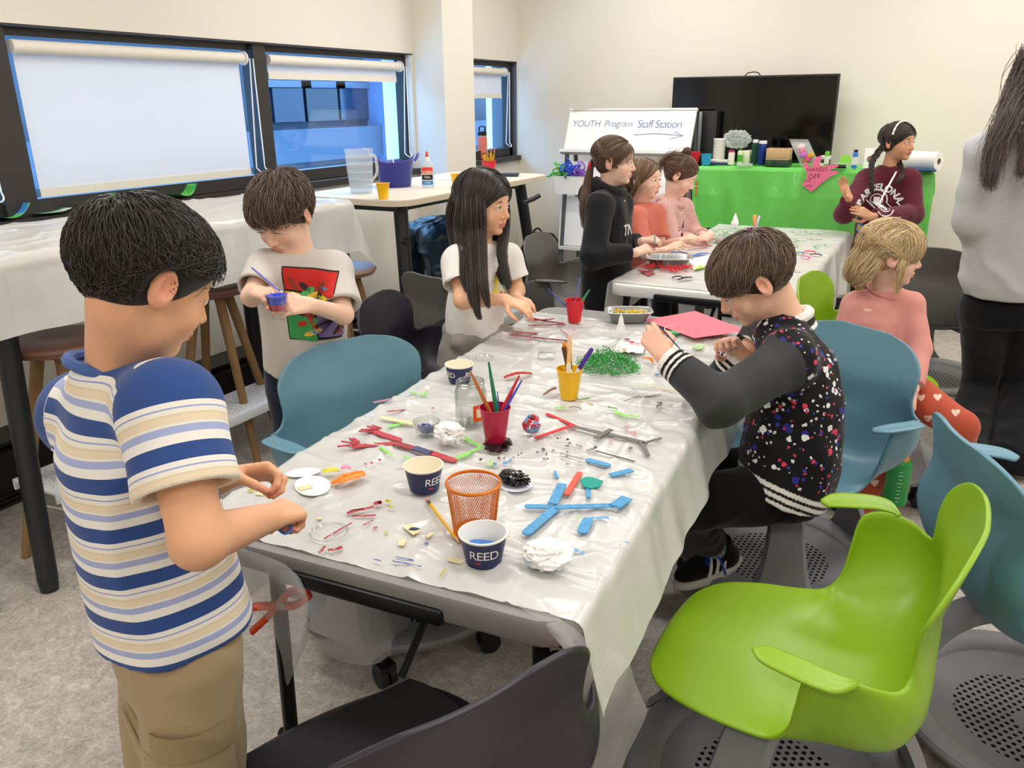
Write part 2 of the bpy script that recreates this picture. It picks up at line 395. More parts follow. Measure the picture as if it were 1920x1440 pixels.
def blind(y0, y1, zb, label, chain_y):
    e = empty('roller_blind', (XL-.03, (y0+y1)/2, 1.69), label, 'blind', 'roller blinds in the left wall windows')
    X = XF+.02
    t = MB(); n = 20
    t.tube([(X, y0, 1.69), (X, y1, 1.69)], .026, 20); t.build('blind_roll', m_hem, e)
    MB().box((X-.02, (y0+y1)/2, (1.69+zb)/2), (.002, y1-y0-.03, 1.69-zb)).build('blind_fabric', m_blind, e, smooth=False)
    MB().box((X-.02, (y0+y1)/2, zb+.012), (.008, y1-y0-.03, .034)).build('hem_bar', m_hem, e, smooth=False)
    MB().tube([(X, y1-.004, 1.69), (X, y1+.006, 1.69)], .034, 20).build('end_bracket', mat('bracket_clear', '#dfe3e4', .3), e)
    pts = [(X+.006+.03*math.sin(PI*k/12)*(1 if k < 13 else 1), chain_y+.028*math.cos(0)*0+(.03*math.cos(PI*k/12)), 1.69-.54-.03*math.sin(PI*k/12)) for k in range(13)]
    loop = [(X+.02, chain_y+.014, 1.69)]+pts+[(X+.02, chain_y-.008, 1.69)]
    MB().tube(loop, .0034, 6).build('bead_chain', m_white, e)
    adopt(e)
blind(.4, 1.80, 1.13, 'white roller blind pulled down at the far left edge, cut by the frame', 1.835)
blind(2.02, 3.21, 1.12, 'wide white roller blind pulled fully down over the big window', 3.245)
blind(3.38, 4.55, 1.60, 'white roller blind rolled up above the clear blue window', 4.585)
blind(YCE-.2, YW2-.16, 1.50, 'short white roller blind half lowered in the narrow corner window', YW2-.12)
# building across the courtyard
XB = -9.5
bd = empty('office_building', (XB, 12, -4), 'pale office building with strip windows seen through the clear window', 'building')
fa = MB(); fa.box((XB-.5, 12, 0), (1, 40, 7.2)); fa.build('facade', mat('facade_panels', '#1b222d', .7, var=(.6, .1)), bd, smooth=False)
p0 = onX(515, 165, XB); p1 = onX(640, 225, XB)
for a, b, cc in ((505, 562, '#0c1626'), (568, 627, '#05080e'), (632, 690, '#1d2634')):
    q0 = onX(a, 163, XB); q1 = onX(b, 163, XB)
    o = MB().box((XB+.02, (q0[1]+q1[1])/2, (p0[2]+p1[2])/2), (.06, q1[1]-q0[1], abs(p0[2]-p1[2]))).build('office_window', mat('office_glass'+cc, cc, .15), bd, smooth=False)
    MB().box((XB+.06, (q0[1]+q1[1])/2, max(p0[2], p1[2])+.06), (.1, q1[1]-q0[1]+.3, .1)).build('lintel', mat('lintel_pale', '#3c4554', .6), o, smooth=False)
    o.children[0].location = (0, 0, 0)
z0 = onX(560, 235, XB)[2]
MB().box((XB+.15, 12, z0-.3), (.35, 40, .5)).build('ledge', mat('ledge_pale', '#2f3846', .7), bd, smooth=False)
q0 = onX(690, 200, XB)[1]
MB().box((XB+.3, q0+.9, 0), (.6, 1.9, 7)).build('stair_tower', mat('tower_pale', '#46597a', .6), bd, smooth=False)
adopt(bd)
# ================================================================== NODE-STYLE SWIVEL CHAIRS
ROWS = [  # C(y,z), B(x,y,z), T(x,y,z), hC
    ((0.242, 0.424), (0.08, 0.241, 0.423), (-0.03, 0.002, 0.0), 0.03),
    ((0.236, 0.434), (0.15, 0.224, 0.429), (-0.06, 0.006, 0.002), 0.06),
    ((0.212, 0.444), (0.2, 0.184, 0.436), (-0.08, 0.004, 0.002), 0.08),
    ((0.15, 0.449), (0.23, 0.112, 0.442), (-0.08, 0.0, 0.0), 0.09),
    ((0.08, 0.447), (0.244, 0.03, 0.448), (-0.08, 0.0, -0.004), 0.1),
    ((0.02, 0.44), (0.252, -0.025, 0.462), (-0.055, -0.002, -0.018), 0.12),
    ((-0.035, 0.433), (0.26, -0.05, 0.505), (-0.012, -0.006, -0.066), 0.16),
    ((-0.085, 0.428), (0.27, -0.06, 0.57), (0.002, -0.01, -0.115), 0.2),
    ((-0.128, 0.427), (0.28, -0.07, 0.635), (0.006, -0.012, -0.16), 0.215),
    ((-0.165, 0.432), (0.288, -0.1, 0.654), (0.006, -0.014, -0.165), 0.22),
    ((-0.194, 0.446), (0.292, -0.135, 0.654), (0.004, -0.03, -0.155), 0.22),
    ((-0.214, 0.472), (0.284, -0.17, 0.648), (-0.002, -0.05, -0.13), 0.215),
    ((-0.226, 0.512), (0.262, -0.196, 0.638), (-0.02, -0.06, -0.08), 0.19),
    ((-0.233, 0.56), (0.24, -0.208, 0.645), (-0.05, -0.05, -0.035), 0.16),
    ((-0.239, 0.612), (0.23, -0.21, 0.675), (-0.07, -0.03, 0.0), 0.12),
    ((-0.236, 0.679), (0.234, -0.212, 0.717), (-0.08, -0.028, 0.0), 0.11),
    ((-0.25, 0.732), (0.232, -0.222, 0.753), (-0.08, -0.025, 0.0), 0.1),
    ((-0.264, 0.777), (0.208, -0.238, 0.785), (-0.08, -0.02, 0.002), 0.09),
    ((-0.274, 0.807), (0.16, -0.256, 0.811), (-0.06, -0.012, 0.002), 0.07),
    ((-0.28, 0.824), (0.085, -0.274, 0.825), (-0.035, -0.004, 0.001), 0.04)]
def catmull(A, n):
    A = np.asarray(A, float); P = np.vstack([2*A[0]-A[1], A, 2*A[-1]-A[-2]]); out = []
    for i in range(len(A)-1):
        p0, p1, p2, p3 = P[i:i+4]
        for k in range(n):
            t = k/n; out.append(.5*((2*p1)+(-p0+p2)*t+(2*p0-5*p1+4*p2-p3)*t*t+(-p0+3*p1-3*p2+p3)*t**3))
    return np.array(out+[A[-1]])
def shell_mesh():
    A = np.array([[c[0], c[1], *b, *t, h] for c, b, t, h in ROWS]); R = catmull(A, 5); nv = 16; V = []; 
    for r in R:
        P0 = np.array([0, r[0], r[1]]); B = r[2:5]; P1 = P0+[r[8], 0, 0]; P2 = B+r[5:8]
        half = []
        for j in range(nv+1):
            t = j/nv; half.append((1-t)**3*P0+3*(1-t)**2*t*P1+3*(1-t)*t*t*P2+t**3*B)
        half = np.array(half); left = half[1:][::-1]*[-1, 1, 1]; V += list(left)+list(half)
    m = 2*nv+1; F = [(i*m+j, i*m+j+1, (i+1)*m+j+1, (i+1)*m+j) for i in range(len(R)-1) for j in range(m-1)]
    # flat arm ledges
    for s in (-1, 1):
        inn = catmull([(.266, -.006, .650), (.272, -.040, .654), (.280, -.072, .656), (.288, -.100, .657), (.290, -.125, .656), (.288, -.140, .654)], 6)
        out = catmull([(.284, .016, .652), (.317, -.002, .657), (.334, -.040, .660), (.344, -.088, .661), (.336, -.122, .658), (.294, -.146, .653)], 6)
        n0 = len(V); k = len(inn)
        for i in range(k):
            for q in (0, .33, .67, 1.): p = inn[i]*(1-q)+out[i]*q; V.append((p[0]*s, p[1], p[2]-.004*(q*(1-q))*4))
        for i in range(k-1):
            for q in range(3):
                f = (n0+i*4+q, n0+i*4+q+1, n0+(i+1)*4+q+1, n0+(i+1)*4+q); F.append(f if s > 0 else f[::-1])
    return V, F
_sv, _sf = shell_mesh()
def chair_shell(name, m, parent):
    o = new_mesh(name, _sv, _sf, m, parent); md = o.modifiers.new('thick', 'SOLIDIFY'); md.thickness = .009; md.offset = 0
    b = o.modifiers.new('sub', 'SUBSURF'); b.levels = b.render_levels = 1
    return o
m_base_grey = mat('chair_base_grey', '#86868a', .5, var=(30, .03)); m_base_dark = mat('chair_tray_dark', '#55565a', .45); m_cast = mat('caster_black', '#161618', .45)
def tray_mat():
    m = mat('perforated_tray', '#7b7b80', .5); nt = m.node_tree; L = nt.links.new; b = nt.nodes['Principled BSDF']
    tc = nt.nodes.new('ShaderNodeTexCoord'); sp = nt.nodes.new('ShaderNodeSeparateXYZ'); L(tc.outputs['Object'], sp.inputs[0])
    def M(op, a, b2=None, c=None):
        n = nt.nodes.new('ShaderNodeMath'); n.operation = op
        for i, q in enumerate((a, b2, c)):
            if q is None: continue
            if isinstance(q, (int, float)): n.inputs[i].default_value = q
            else: L(q, n.inputs[i])
        return n.outputs[0]
    s = .0185
    X = M('DIVIDE', sp.outputs[0], s); Y = M('DIVIDE', sp.outputs[1], s*.87); row = M('FLOOR', Y); odd = M('MULTIPLY', M('MODULO', M('ABSOLUTE', row), 2), .5)
    fx = M('SUBTRACT', M('FRACT', M('ADD', X, odd)), .5); fy = M('MULTIPLY', M('SUBTRACT', M('FRACT', Y), .5), .87)
    dd = M('SQRT', M('ADD', M('MULTIPLY', fx, fx), M('MULTIPLY', fy, fy)))
    rr = M('SQRT', M('ADD', M('MULTIPLY', sp.outputs[0], sp.outputs[0]), M('MULTIPLY', M('ADD', sp.outputs[1], 0.0), sp.outputs[1])))
    inside = M('MULTIPLY', M('LESS_THAN', rr, .158), M('GREATER_THAN', rr, .035))
    hole = M('MULTIPLY', M('LESS_THAN', dd, .27), inside)
    tr = nt.nodes.new('ShaderNodeBsdfDiffuse'); tr.inputs[0].default_value = (.012, .012, .013, 1); x = nt.nodes.new('ShaderNodeMixShader'); L(hole, x.inputs[0]); L(b.outputs[0], x.inputs[1]); L(tr.outputs[0], x.inputs[2]); L(x.outputs[0], nt.nodes['Material Output'].inputs[0])  # near-black dots painted on: they stand in for the shadow inside the holes
    return m
m_tray = tray_mat()
def node_base(e, rz0=0.):
    """swivel column, three broad arched arms, ring with perforated tray, casters"""
    zt = .135
    MB().lathe([(.0, zt-.028), (.17, zt-.026), (.225, zt-.012), (.232, zt), (.226, zt+.002), (.17, zt-.018), (.0, zt-.020)], n=56).build('tray', m_tray, e)
    MB().lathe([(.226, zt-.012), (.270, zt-.02), (.292, zt-.01), (.300, zt+.006), (.294, zt+.016), (.272, zt+.02), (.236, zt+.012), (.226, zt+.0)], n=56).build('ring', m_base_grey, e)
    MB().lathe([(.0, .39), (.085, .395), (.10, .412), (.10, .43), (.0, .432)], n=28).build('hub', m_base_grey, e)
    for k in range(3):
        a = rz0+2*PI*k/3; c, s = math.cos(a), math.sin(a)
        prof = [(.03, .405, .060), (.10, .40, .052), (.160, .375, .048), (.207, .33, .050), (.240, .27, .058), (.262, .20, .075), (.276, .150, .112), (.282, .132, .14)]
        P = catmull([(r, z, w_) for r, z, w_ in prof], 5); V = []; Fc = []
        for i, (r, z, w2) in enumerate(P):
            t = P[min(i+1, len(P)-1)]-P[max(i-1, 0)]; n2 = nrm((-t[1], 0, t[0])) if False else nrm((t[1], -t[0]))
            for sgn in (-1, 1):
                for o in (0, .022):
                    R0 = r-n2[0]*o*-1*-1; Z0_ = z-n2[1]*o*-1*-1
                    x = R0; y = sgn*w2*(1. if o == 0 else .82)
                    V.append((x*c-y*s, x*s+y*c, Z0_))
        for i in range(len(P)-1):
            b0, b1 = i*4, (i+1)*4
            for (p, q) in ((0, 2), (2, 3), (3, 1), (1, 0)): Fc.append((b0+p, b0+q, b1+q, b1+p))
        Fc += [(0, 1, 3, 2)]; b0 = (len(P)-1)*4; Fc += [(b0, b0+2, b0+3, b0+1)]
        mb = MB().add(V, Fc); mb.build('arched_leg', m_base_grey, e)
    for k in range(5):
        a = rz0+2*PI*k/5+.4; c, s = .262*math.cos(a), .262*math.sin(a)
        mb = MB(); R = RZ(a+.8)
        for sd in (-.013, .013): mb.tube([np.array((c, s, .032))+R@np.array((0, sd-.009, 0)), np.array((c, s, .032))+R@np.array((0, sd+.009, 0))], .031, 16)
        mb.tube([(c, s, .05), (c, s, .12)], .011, 8); mb.box((c, s, .062), (.05, .045, .02), R)
        mb.build('caster', m_cast, e)
SHELLC = {'teal': mat('shell_teal', '#648fa1', .38, bump=(900, .05, .0005)), 'green': mat('shell_lime', '#86ad1c', .36, bump=(900, .05, .0005)),
          'black': mat('shell_charcoal', '#29262f', .42, bump=(900, .06, .0005)), 'grey': mat('shell_grey', '#63625f', .5)}
_proto = {}
def node_chair(x, y, rz, color, label, group, base_rot=0.):
    """rz: heading of the seat front (0 = +y)"""
    key = color
    if key not in _proto:
        e = empty('swivel_chair', (x, y, 0), label, 'chair', group, rz)
        s = chair_shell('seat_shell', SHELLC[color], e)
        if color == 'black':      # dark seat pad
            V = []
            mb = MB()
            def fn(u, v):
                yy = .205-.30*u; xx = (v-.5)*2*(.205-.03*abs(u-.4))*(1-.12*(2*u-1)**4); return (xx, yy+.0, .457-.010*u*0+.006*math.sin(PI*u)*math.sin(PI*v)+.030*abs(2*v-1)**4*(u > .55)*(u-.55)*2)
            mb.grid(fn, 14, 14).build('seat_pad', mat('pad_black', '#15141b', .95, sheen=.2, bump=(700, .3, .001)), e)
        node_base(e, base_rot); _proto[key] = e
    else:
        e = copy_tree(_proto[key]); e.location = (x, y, 0); e.rotation_euler = (0, 0, rz); tag(e, label, 'chair', group)
    return e
def face(dx, dy): return math.atan2(-dx, dy)
GC = 'swivel chairs with moulded shells'
CH = {}
CH['green_near'] = node_chair(-.155, 1.39, face(-1, .03), 'green', 'lime green swivel chair in the right foreground, empty, facing the main table', 'lime green swivel chairs', .9)
CH['black_near'] = node_chair(-.65, .74, face(-.9, .43), 'black', 'charcoal swivel chair with dark seat pad at the bottom edge of the picture', 'charcoal swivel chairs', .3)
CH['teal_boy'] = node_chair(-.33, 2.30, face(-.55, -.84), 'teal', 'teal swivel chair with the boy in the paint-splatter jacket on it', 'teal swivel chairs', .3)
CH['teal_right'] = node_chair(.33, 1.86, face(.9, .4), 'teal', 'teal swivel chair cut by the right edge, behind the lime green chair', 'teal swivel chairs')
CH['teal_left'] = node_chair(-1.24, 1.62, face(.93, -.33), 'teal', 'empty teal swivel chair on the window side of the main table', 'teal swivel chairs')
CH['black_left'] = node_chair(-1.51, 2.28, face(.95, .25), 'black', 'charcoal swivel chair between the teal chair and the long-haired girl', 'charcoal swivel chairs')
CH['green_blond'] = node_chair(-.20, 3.22, face(.9, -.1), 'green', 'lime green swivel chair holding the blond girl', 'lime green swivel chairs')
CH['grey_right'] = node_chair(.0, 4.40, face(.3, .95), 'grey', 'grey swivel chair behind the blond girl, back turned to the camera', 'grey swivel chairs')
CH['grey_left'] = node_chair(-1.72, 2.85, face(.3, .95), 'grey', 'grey swivel chair behind the long-haired girl', 'grey swivel chairs')
CH['grey_hoodie'] = node_chair(-1.62, 3.72, face(.95, .1), 'grey', 'grey swivel chair behind the girl in the black hoodie', 'grey swivel chairs')
# ================================================================== TABLES
m_tgrey = mat('table_grey_plastic', '#8b8987', .5, bump=(120, .1, .002)); m_leg = mat('leg_dark_metal', '#34363a', .35, metal=.5)
m_legblack = mat('leg_black', '#1f2022', .4, metal=.4)
def film(name, col, alpha, rough=.28, trans=.25):
    m = mat(name, col, rough, spec=.5, coat=.25, bump=(14, .25, .012)); nt = m.node_tree; b = nt.nodes['Principled BSDF']; o = nt.nodes['Material Output']
    t = nt.nodes.new('ShaderNodeBsdfTranslucent'); t.inputs[0].default_value = srgb(col)+(1,); x = nt.nodes.new('ShaderNodeMixShader'); x.inputs[0].default_value = trans
    tr = nt.nodes.new('ShaderNodeBsdfTransparent'); y = nt.nodes.new('ShaderNodeMixShader'); y.inputs[0].default_value = alpha
    L = nt.links.new; L(b.outputs[0], x.inputs[1]); L(t.outputs[0], x.inputs[2]); L(tr.outputs[0], y.inputs[1]); L(x.outputs[0], y.inputs[2]); L(y.outputs[0], o.inputs[0]); return m
m_cloth = film('white_plastic_film', '#ecebe7', .93); m_cloth2 = film('thin_plastic_film', '#f1f2f2', .38, trans=.45); m_gcloth = film('green_plastic_film', '#76dd62', .97, .32, .25)
def rrect(hx, hy, r, n=6):
    P = []
    for (cx, cy, a0) in ((hx-r, hy-r, 0), (-hx+r, hy-r, 90), (-hx+r, -hy+r, 180), (hx-r, -hy+r, 270)):
        for k in range(n+1): a = math.radians(a0+90*k/n); P.append((cx+r*math.cos(a), cy+r*math.sin(a)))
    return P
def folding_table(c, rot, hx, hy, label, group=None, h=.735, white=False):
    e = empty('folding_table', (c[0], c[1], 0), label, 'table', group, rot)
    mt = mat('table_white_plastic', '#e9e7e2', .45) if white else m_tgrey
    bm = bmesh.new()
    P = rrect(hx, hy, .06)
    t = MB(); n = len(P)
    rings = [(P, h-.045, 1.0), (P, h-.040, 1.006), (P, h-.008, 1.006), (P, h, .996), (P, h, .93)]
    V = []; 
    for (Q, z, s) in rings: V += [(x*(1+(s-1)*(.38/hx)), y*(1+(s-1)*(.38/hy)), z) for x, y in Q]
    F = [(i*n+j, i*n+(j+1) % n, (i+1)*n+(j+1) % n, (i+1)*n+j) for i in range(4) for j in range(n)]+[tuple(range(4*n, 5*n)), tuple(range(n-1, -1, -1))]
    t.add(V, F); t.build('tabletop', mt, e); bm.free()
    for s in (-1, 1):      # hand recess under each end
        MB().box((0, s*(hy-.004), h-.037), (.34, .03, .03), bev=.008).build('end_recess', m_legblack, e)
        for q in (-1, 1):
            qx = -(hx-.165) if (q < 0 and s < 0 and not white) else q*(hx-.055)
            MB().tube([(qx*.97, s*(hy-.05), h-.04), (qx, s*(hy-.03), .01)], .0145, 12).build('leg', m_legblack, e)
        MB().tube([(-(hx-.07), s*(hy-.11), .20), ((hx-.07), s*(hy-.11), .20)], .010, 8).build('cross_bar', m_legblack, e)
        MB().tube([(0, s*(hy-.12), h-.30), (0, s*(hy-.5), h-.045)], .008, 8).build('brace', m_legblack, e)
    return e
def cloth_sheet(name, c, rot, hx, hy, z, hl, hr, mtl, label, seed=0, wr=.003, y0=None, y1=None, flare=.12, hemz=None, group=None, nx=150, ny=220, hem_wave=.02, side_fold=.012):
    y0 = -hy-.01 if y0 is None else y0; y1 = hy+.01 if y1 is None else y1
    tot = hl+2*hx+hr; u = np.linspace(-hl-hx, hx+hr, nx+1); v = np.linspace(y0, y1, ny+1); U, Vv = np.meshgrid(u, v, indexing='ij')
    u_, v_ = U.ravel(), Vv.ravel(); s = np.full(len(u_), seed*1.7+.5)
    X = np.clip(u_, -hx, hx); over = np.maximum(np.abs(u_)-hx, 0); sg = np.sign(u_)
    r = .018; ang = np.minimum(over/r, PI/2); drop = np.where(over > r*PI/2, over-r*PI/2, 0)
    Xo = np.sin(ang)*r+drop*flare; Zo = -(1-np.cos(ang))*r-drop*math.sqrt(1-flare**2)
    fold = vnoise(np.c_[v_*7, s, over*2.], 1.)*side_fold+vnoise(np.c_[v_*16, s+9, over*3.], 1.)*side_fold*.5
    fold *= np.clip(over/.10, 0, 1.6)
    X = X+sg*(Xo+fold); Z = z+Zo
    top = np.clip(1-over/.05, 0, 1)
    # creases: ridged noise along and across
    n1 = vnoise(np.c_[u_*4, v_*13, s], 1.); n2 = vnoise(np.c_[u_*11+v_*5, v_*4-u_*3, s+3], 1.); n3 = vnoise(np.c_[u_*16-v_*10, v_*15+u_*8, s+5], 1.)
    rid = (1-np.abs(n1))**6*1.1+(1-np.abs(n2))**8*.9+(1-np.abs(n3))**7*.5
    fl = (np.abs(((u_+.09) % .24)-.12) < .0035)*.5+(np.abs(((v_+.02) % .30)-.15) < .0035)*.5
    Z = Z+top*wr*(rid+fl)+np.clip(over/.1, 0, 1)*vnoise(np.c_[v_*3, s, s], 1.)*hem_wave*over/.3
    P = np.c_[X, v_, Z]; P = P @ RZ(rot).T+np.array([c[0], c[1], 0])
    m = ny+1; i, j = np.meshgrid(np.arange(nx), np.arange(ny), indexing='ij'); i = i.ravel(); j = j.ravel()
    F = np.stack([i*m+j, (i+1)*m+j, (i+1)*m+j+1, i*m+j+1], 1)
    return P, F
TC, TR = (-.856, 1.79), .0785
folding_table(TC, TR, .38, .915, 'grey folding table under the paint-stained cloth in the middle of the room', 'folding tables')
P, F = cloth_sheet('c', TC, TR, .38, .915, .7355, .34, .17, None, '', 1, wr=.0062, y0=-.895, y1=.80, flare=.28)
e_cl = empty('plastic_tablecloth', (TC[0], TC[1], .74), 'white plastic tablecloth stained with paint, clamped over the main craft table', 'tablecloth')
new_mesh('cloth_sheet', P, F, m_cloth, e_cl)
def patch(pts_rows, mtl, name, parent, n=24, seed=0, amp=.012):
    A = [catmull(r, n//(len(r)-1)) for r in pts_rows]; k = min(len(a) for a in A); A = np.array([a[:k] for a in A])
    B = np.array([catmull(A[:, j], 8) for j in range(k)]); V = B.reshape(-1, 3); m = B.shape[1]
    V = V+np.c_[vnoise(V, 9.), vnoise(V+5, 9.), vnoise(V+9, 9.)*.5]*amp
    F = [(j*m+i, j*m+i+1, (j+1)*m+i+1, (j+1)*m+i) for j in range(k-1) for i in range(m-1)]
    return new_mesh(name, V, F, mtl, parent)
def tl(lx, ly, z): c, s = math.cos(TR), math.sin(TR); return np.array([TC[0]+lx*c-ly*s, TC[1]+lx*s+ly*c, z])
# gathered corner tails
patch([[tl(.36, -.88, .742), tl(.395, -.86, .70), tl(.43, -.78, .60), tl(.45, -.72, .46)],
       [tl(.33, -.90, .745), tl(.395, -.905, .71), tl(.42, -.85, .58), tl(.44, -.80, .40)],
       [tl(.28, -.895, .743), tl(.385, -.935, .705), tl(.40, -.93, .56), tl(.405, -.90, .30)],
       [tl(.38, -.90, .70), tl(.375, -.925, .66), tl(.37, -.92, .56), tl(.36, -.90, .36)],
       [tl(.39, -.86, .68), tl(.38, -.88, .62), tl(.345, -.85, .54), tl(.33, -.84, .44)]], m_cloth2, 'corner_drape', e_cl, seed=3, amp=.016)
tn = np.array([-math.sin(TR), math.cos(TR), 0]); tx_ = np.array([math.cos(TR), math.sin(TR), 0])
def hit(px, py, p0, n): d = ray(px, py); return CAMP+d*(((p0-CAMP) @ n)/(d @ n))
ty = lambda px, py, ly: hit(px, py, tl(0, ly, 0), tn)
tx = lambda px, py, lx: hit(px, py, tl(lx, 0, 0), tx_)
patch([[ty(440, 1022, -.92), ty(444, 1070, -.93), ty(450, 1105, -.93), ty(455, 1130, -.93)],
       [ty(490, 1040, -.93), ty(494, 1090, -.945), ty(496, 1130, -.95), ty(498, 1160, -.95)],
       [ty(530, 1058, -.93), ty(532, 1110, -.955), ty(526, 1180, -.96), ty(522, 1225, -.95)],
       [ty(560, 1085, -.93), ty(574, 1130, -.95), ty(558, 1210, -.955), ty(536, 1285, -.95)],
       [ty(566, 1095, -.90), ty(580, 1140, -.91), ty(575, 1185, -.91), ty(548, 1262, -.92)]], m_cloth2, 'corner_drape', e_cl, seed=5, amp=.006)
patch([[tx(565, 1070, -.36), tx(640, 1050, -.36), tx(760, 1020, -.38), tx(900, 990, -.39)],
       [tx(572, 1150, -.33), tx(650, 1140, -.32), tx(770, 1120, -.34), tx(905, 1080, -.38)],
       [tx(580, 1200, -.30), tx(660, 1205, -.27), tx(775, 1175, -.31), tx(900, 1120, -.37)],
       [tx(600, 1215, -.29), tx(690, 1248, -.26), tx(790, 1205, -.30), tx(900, 1145, -.37)]], m_cloth2, 'hanging_side', e_cl, seed=6, amp=.012)
adopt(e_cl)
# far folding table
FC, FR = (-.885, 4.07), .012
folding_table(FC, FR, .37, .93, 'white folding table at the back, crowded with feathers and markers', 'folding tables', white=True)
P, F = cloth_sheet('c', FC, FR, .37, .93, .7395, .20, .30, None, '', 2, wr=.003, y0=-.90, y1=.95, flare=.10, nx=90, ny=120)
o = new_mesh('plastic_tablecloth', P-np.array([FC[0], FC[1], .74]), F, m_cloth, None); o.location = (FC[0], FC[1], .74)
tag(o, 'white plastic cloth over the far craft table beside the hoodie girls', 'tablecloth')
# clear drape below the far table front
# ---------------------------------------------------------------- bar-height tables by the windows
m_wood_top = mat('pale_wood_laminate', '#e3d9c8', .45, var=(3, .03)); m_edge = mat('laminate_edge', '#d3c5ae', .5)
def bar_table(x0, x1, y0, y1, label, zt=1.06, r=.10, foot=True):
    cx, cy = (x0+x1)/2, (y0+y1)/2; hx, hy = (x1-x0)/2, (y1-y0)/2
    e = empty('bar_table', (cx, cy, 0), label, 'table', 'bar-height tables along the windows')
    MB().prism(rrect(hx, hy, r, 8), .028, (0, 0, zt-.028)).build('tabletop', m_wood_top, e)
    MB().prism(rrect(hx+.0008, hy+.0008, r, 8), .022, (0, 0, zt-.026)).build('edge_band', m_edge, e)
    for sx in (-1, 1):
        for sy in (-1, 1):
            o = MB().tube([(sx*(hx-.13), sy*(hy-.16), zt-.03), (sx*(hx-.02), sy*(hy-.05), .035)], [.034, .031], 18); o.tube([(sx*(hx-.021), sy*(hy-.051), .045), (sx*(hx-.018), sy*(hy-.048), 0)], [.032, .027], 18); o.build('leg', m_leg, e)
    MB().box((0, 0, zt-.05), (hx*1.3, hy*1.7, .03)).build('under_frame', m_leg, e, smooth=False)
    if foot:
        f = MB(); f.box((.10, 0, .265), (.24, 2*hy-.34, .012), bev=.004); f.box((.215, 0, .25), (.012, 2*hy-.34, .04), bev=.004); f.box((-.015, 0, .25), (.012, 2*hy-.34, .04), bev=.004)
        f.build('footrest', mat('footrest_white', '#dfe2e6', .4), e)
        dots = MB(); ny = int((2*hy-.4)/.033)
        for i in range(ny):
            for k in range(8): dots.lathe([(.0022, 0), (.0022, .0006)], (.02+.024*k, -hy+.2+.033*i+.004*(k % 2), .2712), 6)
        q = dots.build('perforations', m_legblack, e, smooth=False); q['kind'] = 'stuff'
    return e
bar_table(-2.98, -2.36, 1.18, 2.80, 'bar-height table under a creased white cloth along the window wall')
bar_table(-2.78, -2.14, 2.92, 4.42, 'bare pale wood bar-height table carrying the water pitcher')
e2 = [o for o in COL.objects if o.name == 'bar_table.001'][0]
for px, py, yy in ((486-486, 0, -.6),): pass
MB().tube([(.31, .42, .93), (.345, .46, .945), (.375, .49, .965)], .013, 10).build('bag_hook', m_leg, e2)
MB().tube([(.20, -.62, .86), (.245, -.625, .86)], [.016, .020], 12).build('bag_hook', m_leg, e2)
def box_cloth(c, hx, hy, z, drops, mtl, seed, wr=.004, n=150, flare=.1, rot=0.):
    """sheet draped over a rectangle: drops = left, right, front, back hang lengths"""
    dl, dr, df, db = drops
    u = np.linspace(-hx-dl, hx+dr, n+1); v = np.linspace(-hy-df, hy+db, int(n*1.4)+1); U, V = np.meshgrid(u, v, indexing='ij'); u_, v_ = U.ravel(), V.ravel()
    ox = np.maximum(np.abs(u_)-hx, 0); oy = np.maximum(np.abs(v_)-hy, 0); ov = np.maximum(ox, oy)+.35*np.minimum(ox, oy)
    s = np.full(len(u_), seed*3.1); t = np.where(ox > oy, v_, u_)
    f = (vnoise(np.c_[t*6, s, ov*2], 1.)*.02+vnoise(np.c_[t*14, s+2, ov*3], 1.)*.010)*np.clip(ov/.12, 0, 1.5)
    k = np.clip(ov/.02, 0, 1)
    nx = np.where(ox > 0, np.sign(u_)*ox/np.maximum(ox+oy, 1e-6), 0); ny = np.where(oy > 0, np.sign(v_)*oy/np.maximum(ox+oy, 1e-6), 0)
    out = k*.012+ov*flare+f
    X = np.clip(u_, -hx, hx)+nx*out; Y = np.clip(v_, -hy, hy)+ny*out
    corner = np.minimum(ox, oy); X += nx*corner*.35; Y += ny*corner*.35
    n1 = vnoise(np.c_[u_*4, v_*10, s], 1.); n2 = vnoise(np.c_[u_*10+v_*4, v_*3-u_*3, s+3], 1.)
    rid = (1-np.abs(n1))**6+(1-np.abs(n2))**7
    fl = (np.abs(((u_+.09) % .3)-.15) < .004)*.6+(np.abs(((v_+.02) % .34)-.17) < .004)*.6
    Z = z-ov*.985+np.clip(1-ov/.05, 0, 1)*wr*(rid+fl)
    P = np.c_[X, Y, Z] @ RZ(rot).T+np.array([c[0], c[1], 0]); m = len(v); a, b = np.meshgrid(np.arange(n), np.arange(m-1), indexing='ij'); a = a.ravel(); b = b.ravel()
    return P, np.stack([a*m+b, (a+1)*m+b, (a+1)*m+b+1, a*m+b+1], 1)
P, F = box_cloth((-2.67, 1.98), .325, .835, 1.064, (.14, .22, .28, .22), m_cloth, 4, wr=.006, flare=.14)
o = new_mesh('plastic_tablecloth', P-np.array([-2.67, 1.98, 1.06]), F, film('bar_cloth_film', '#efeeea', .88, trans=.35), None); o.location = (-2.67, 1.98, 1.06)
tag(o, 'creased white plastic cloth hanging over the bar-height table behind the boys', 'tablecloth')
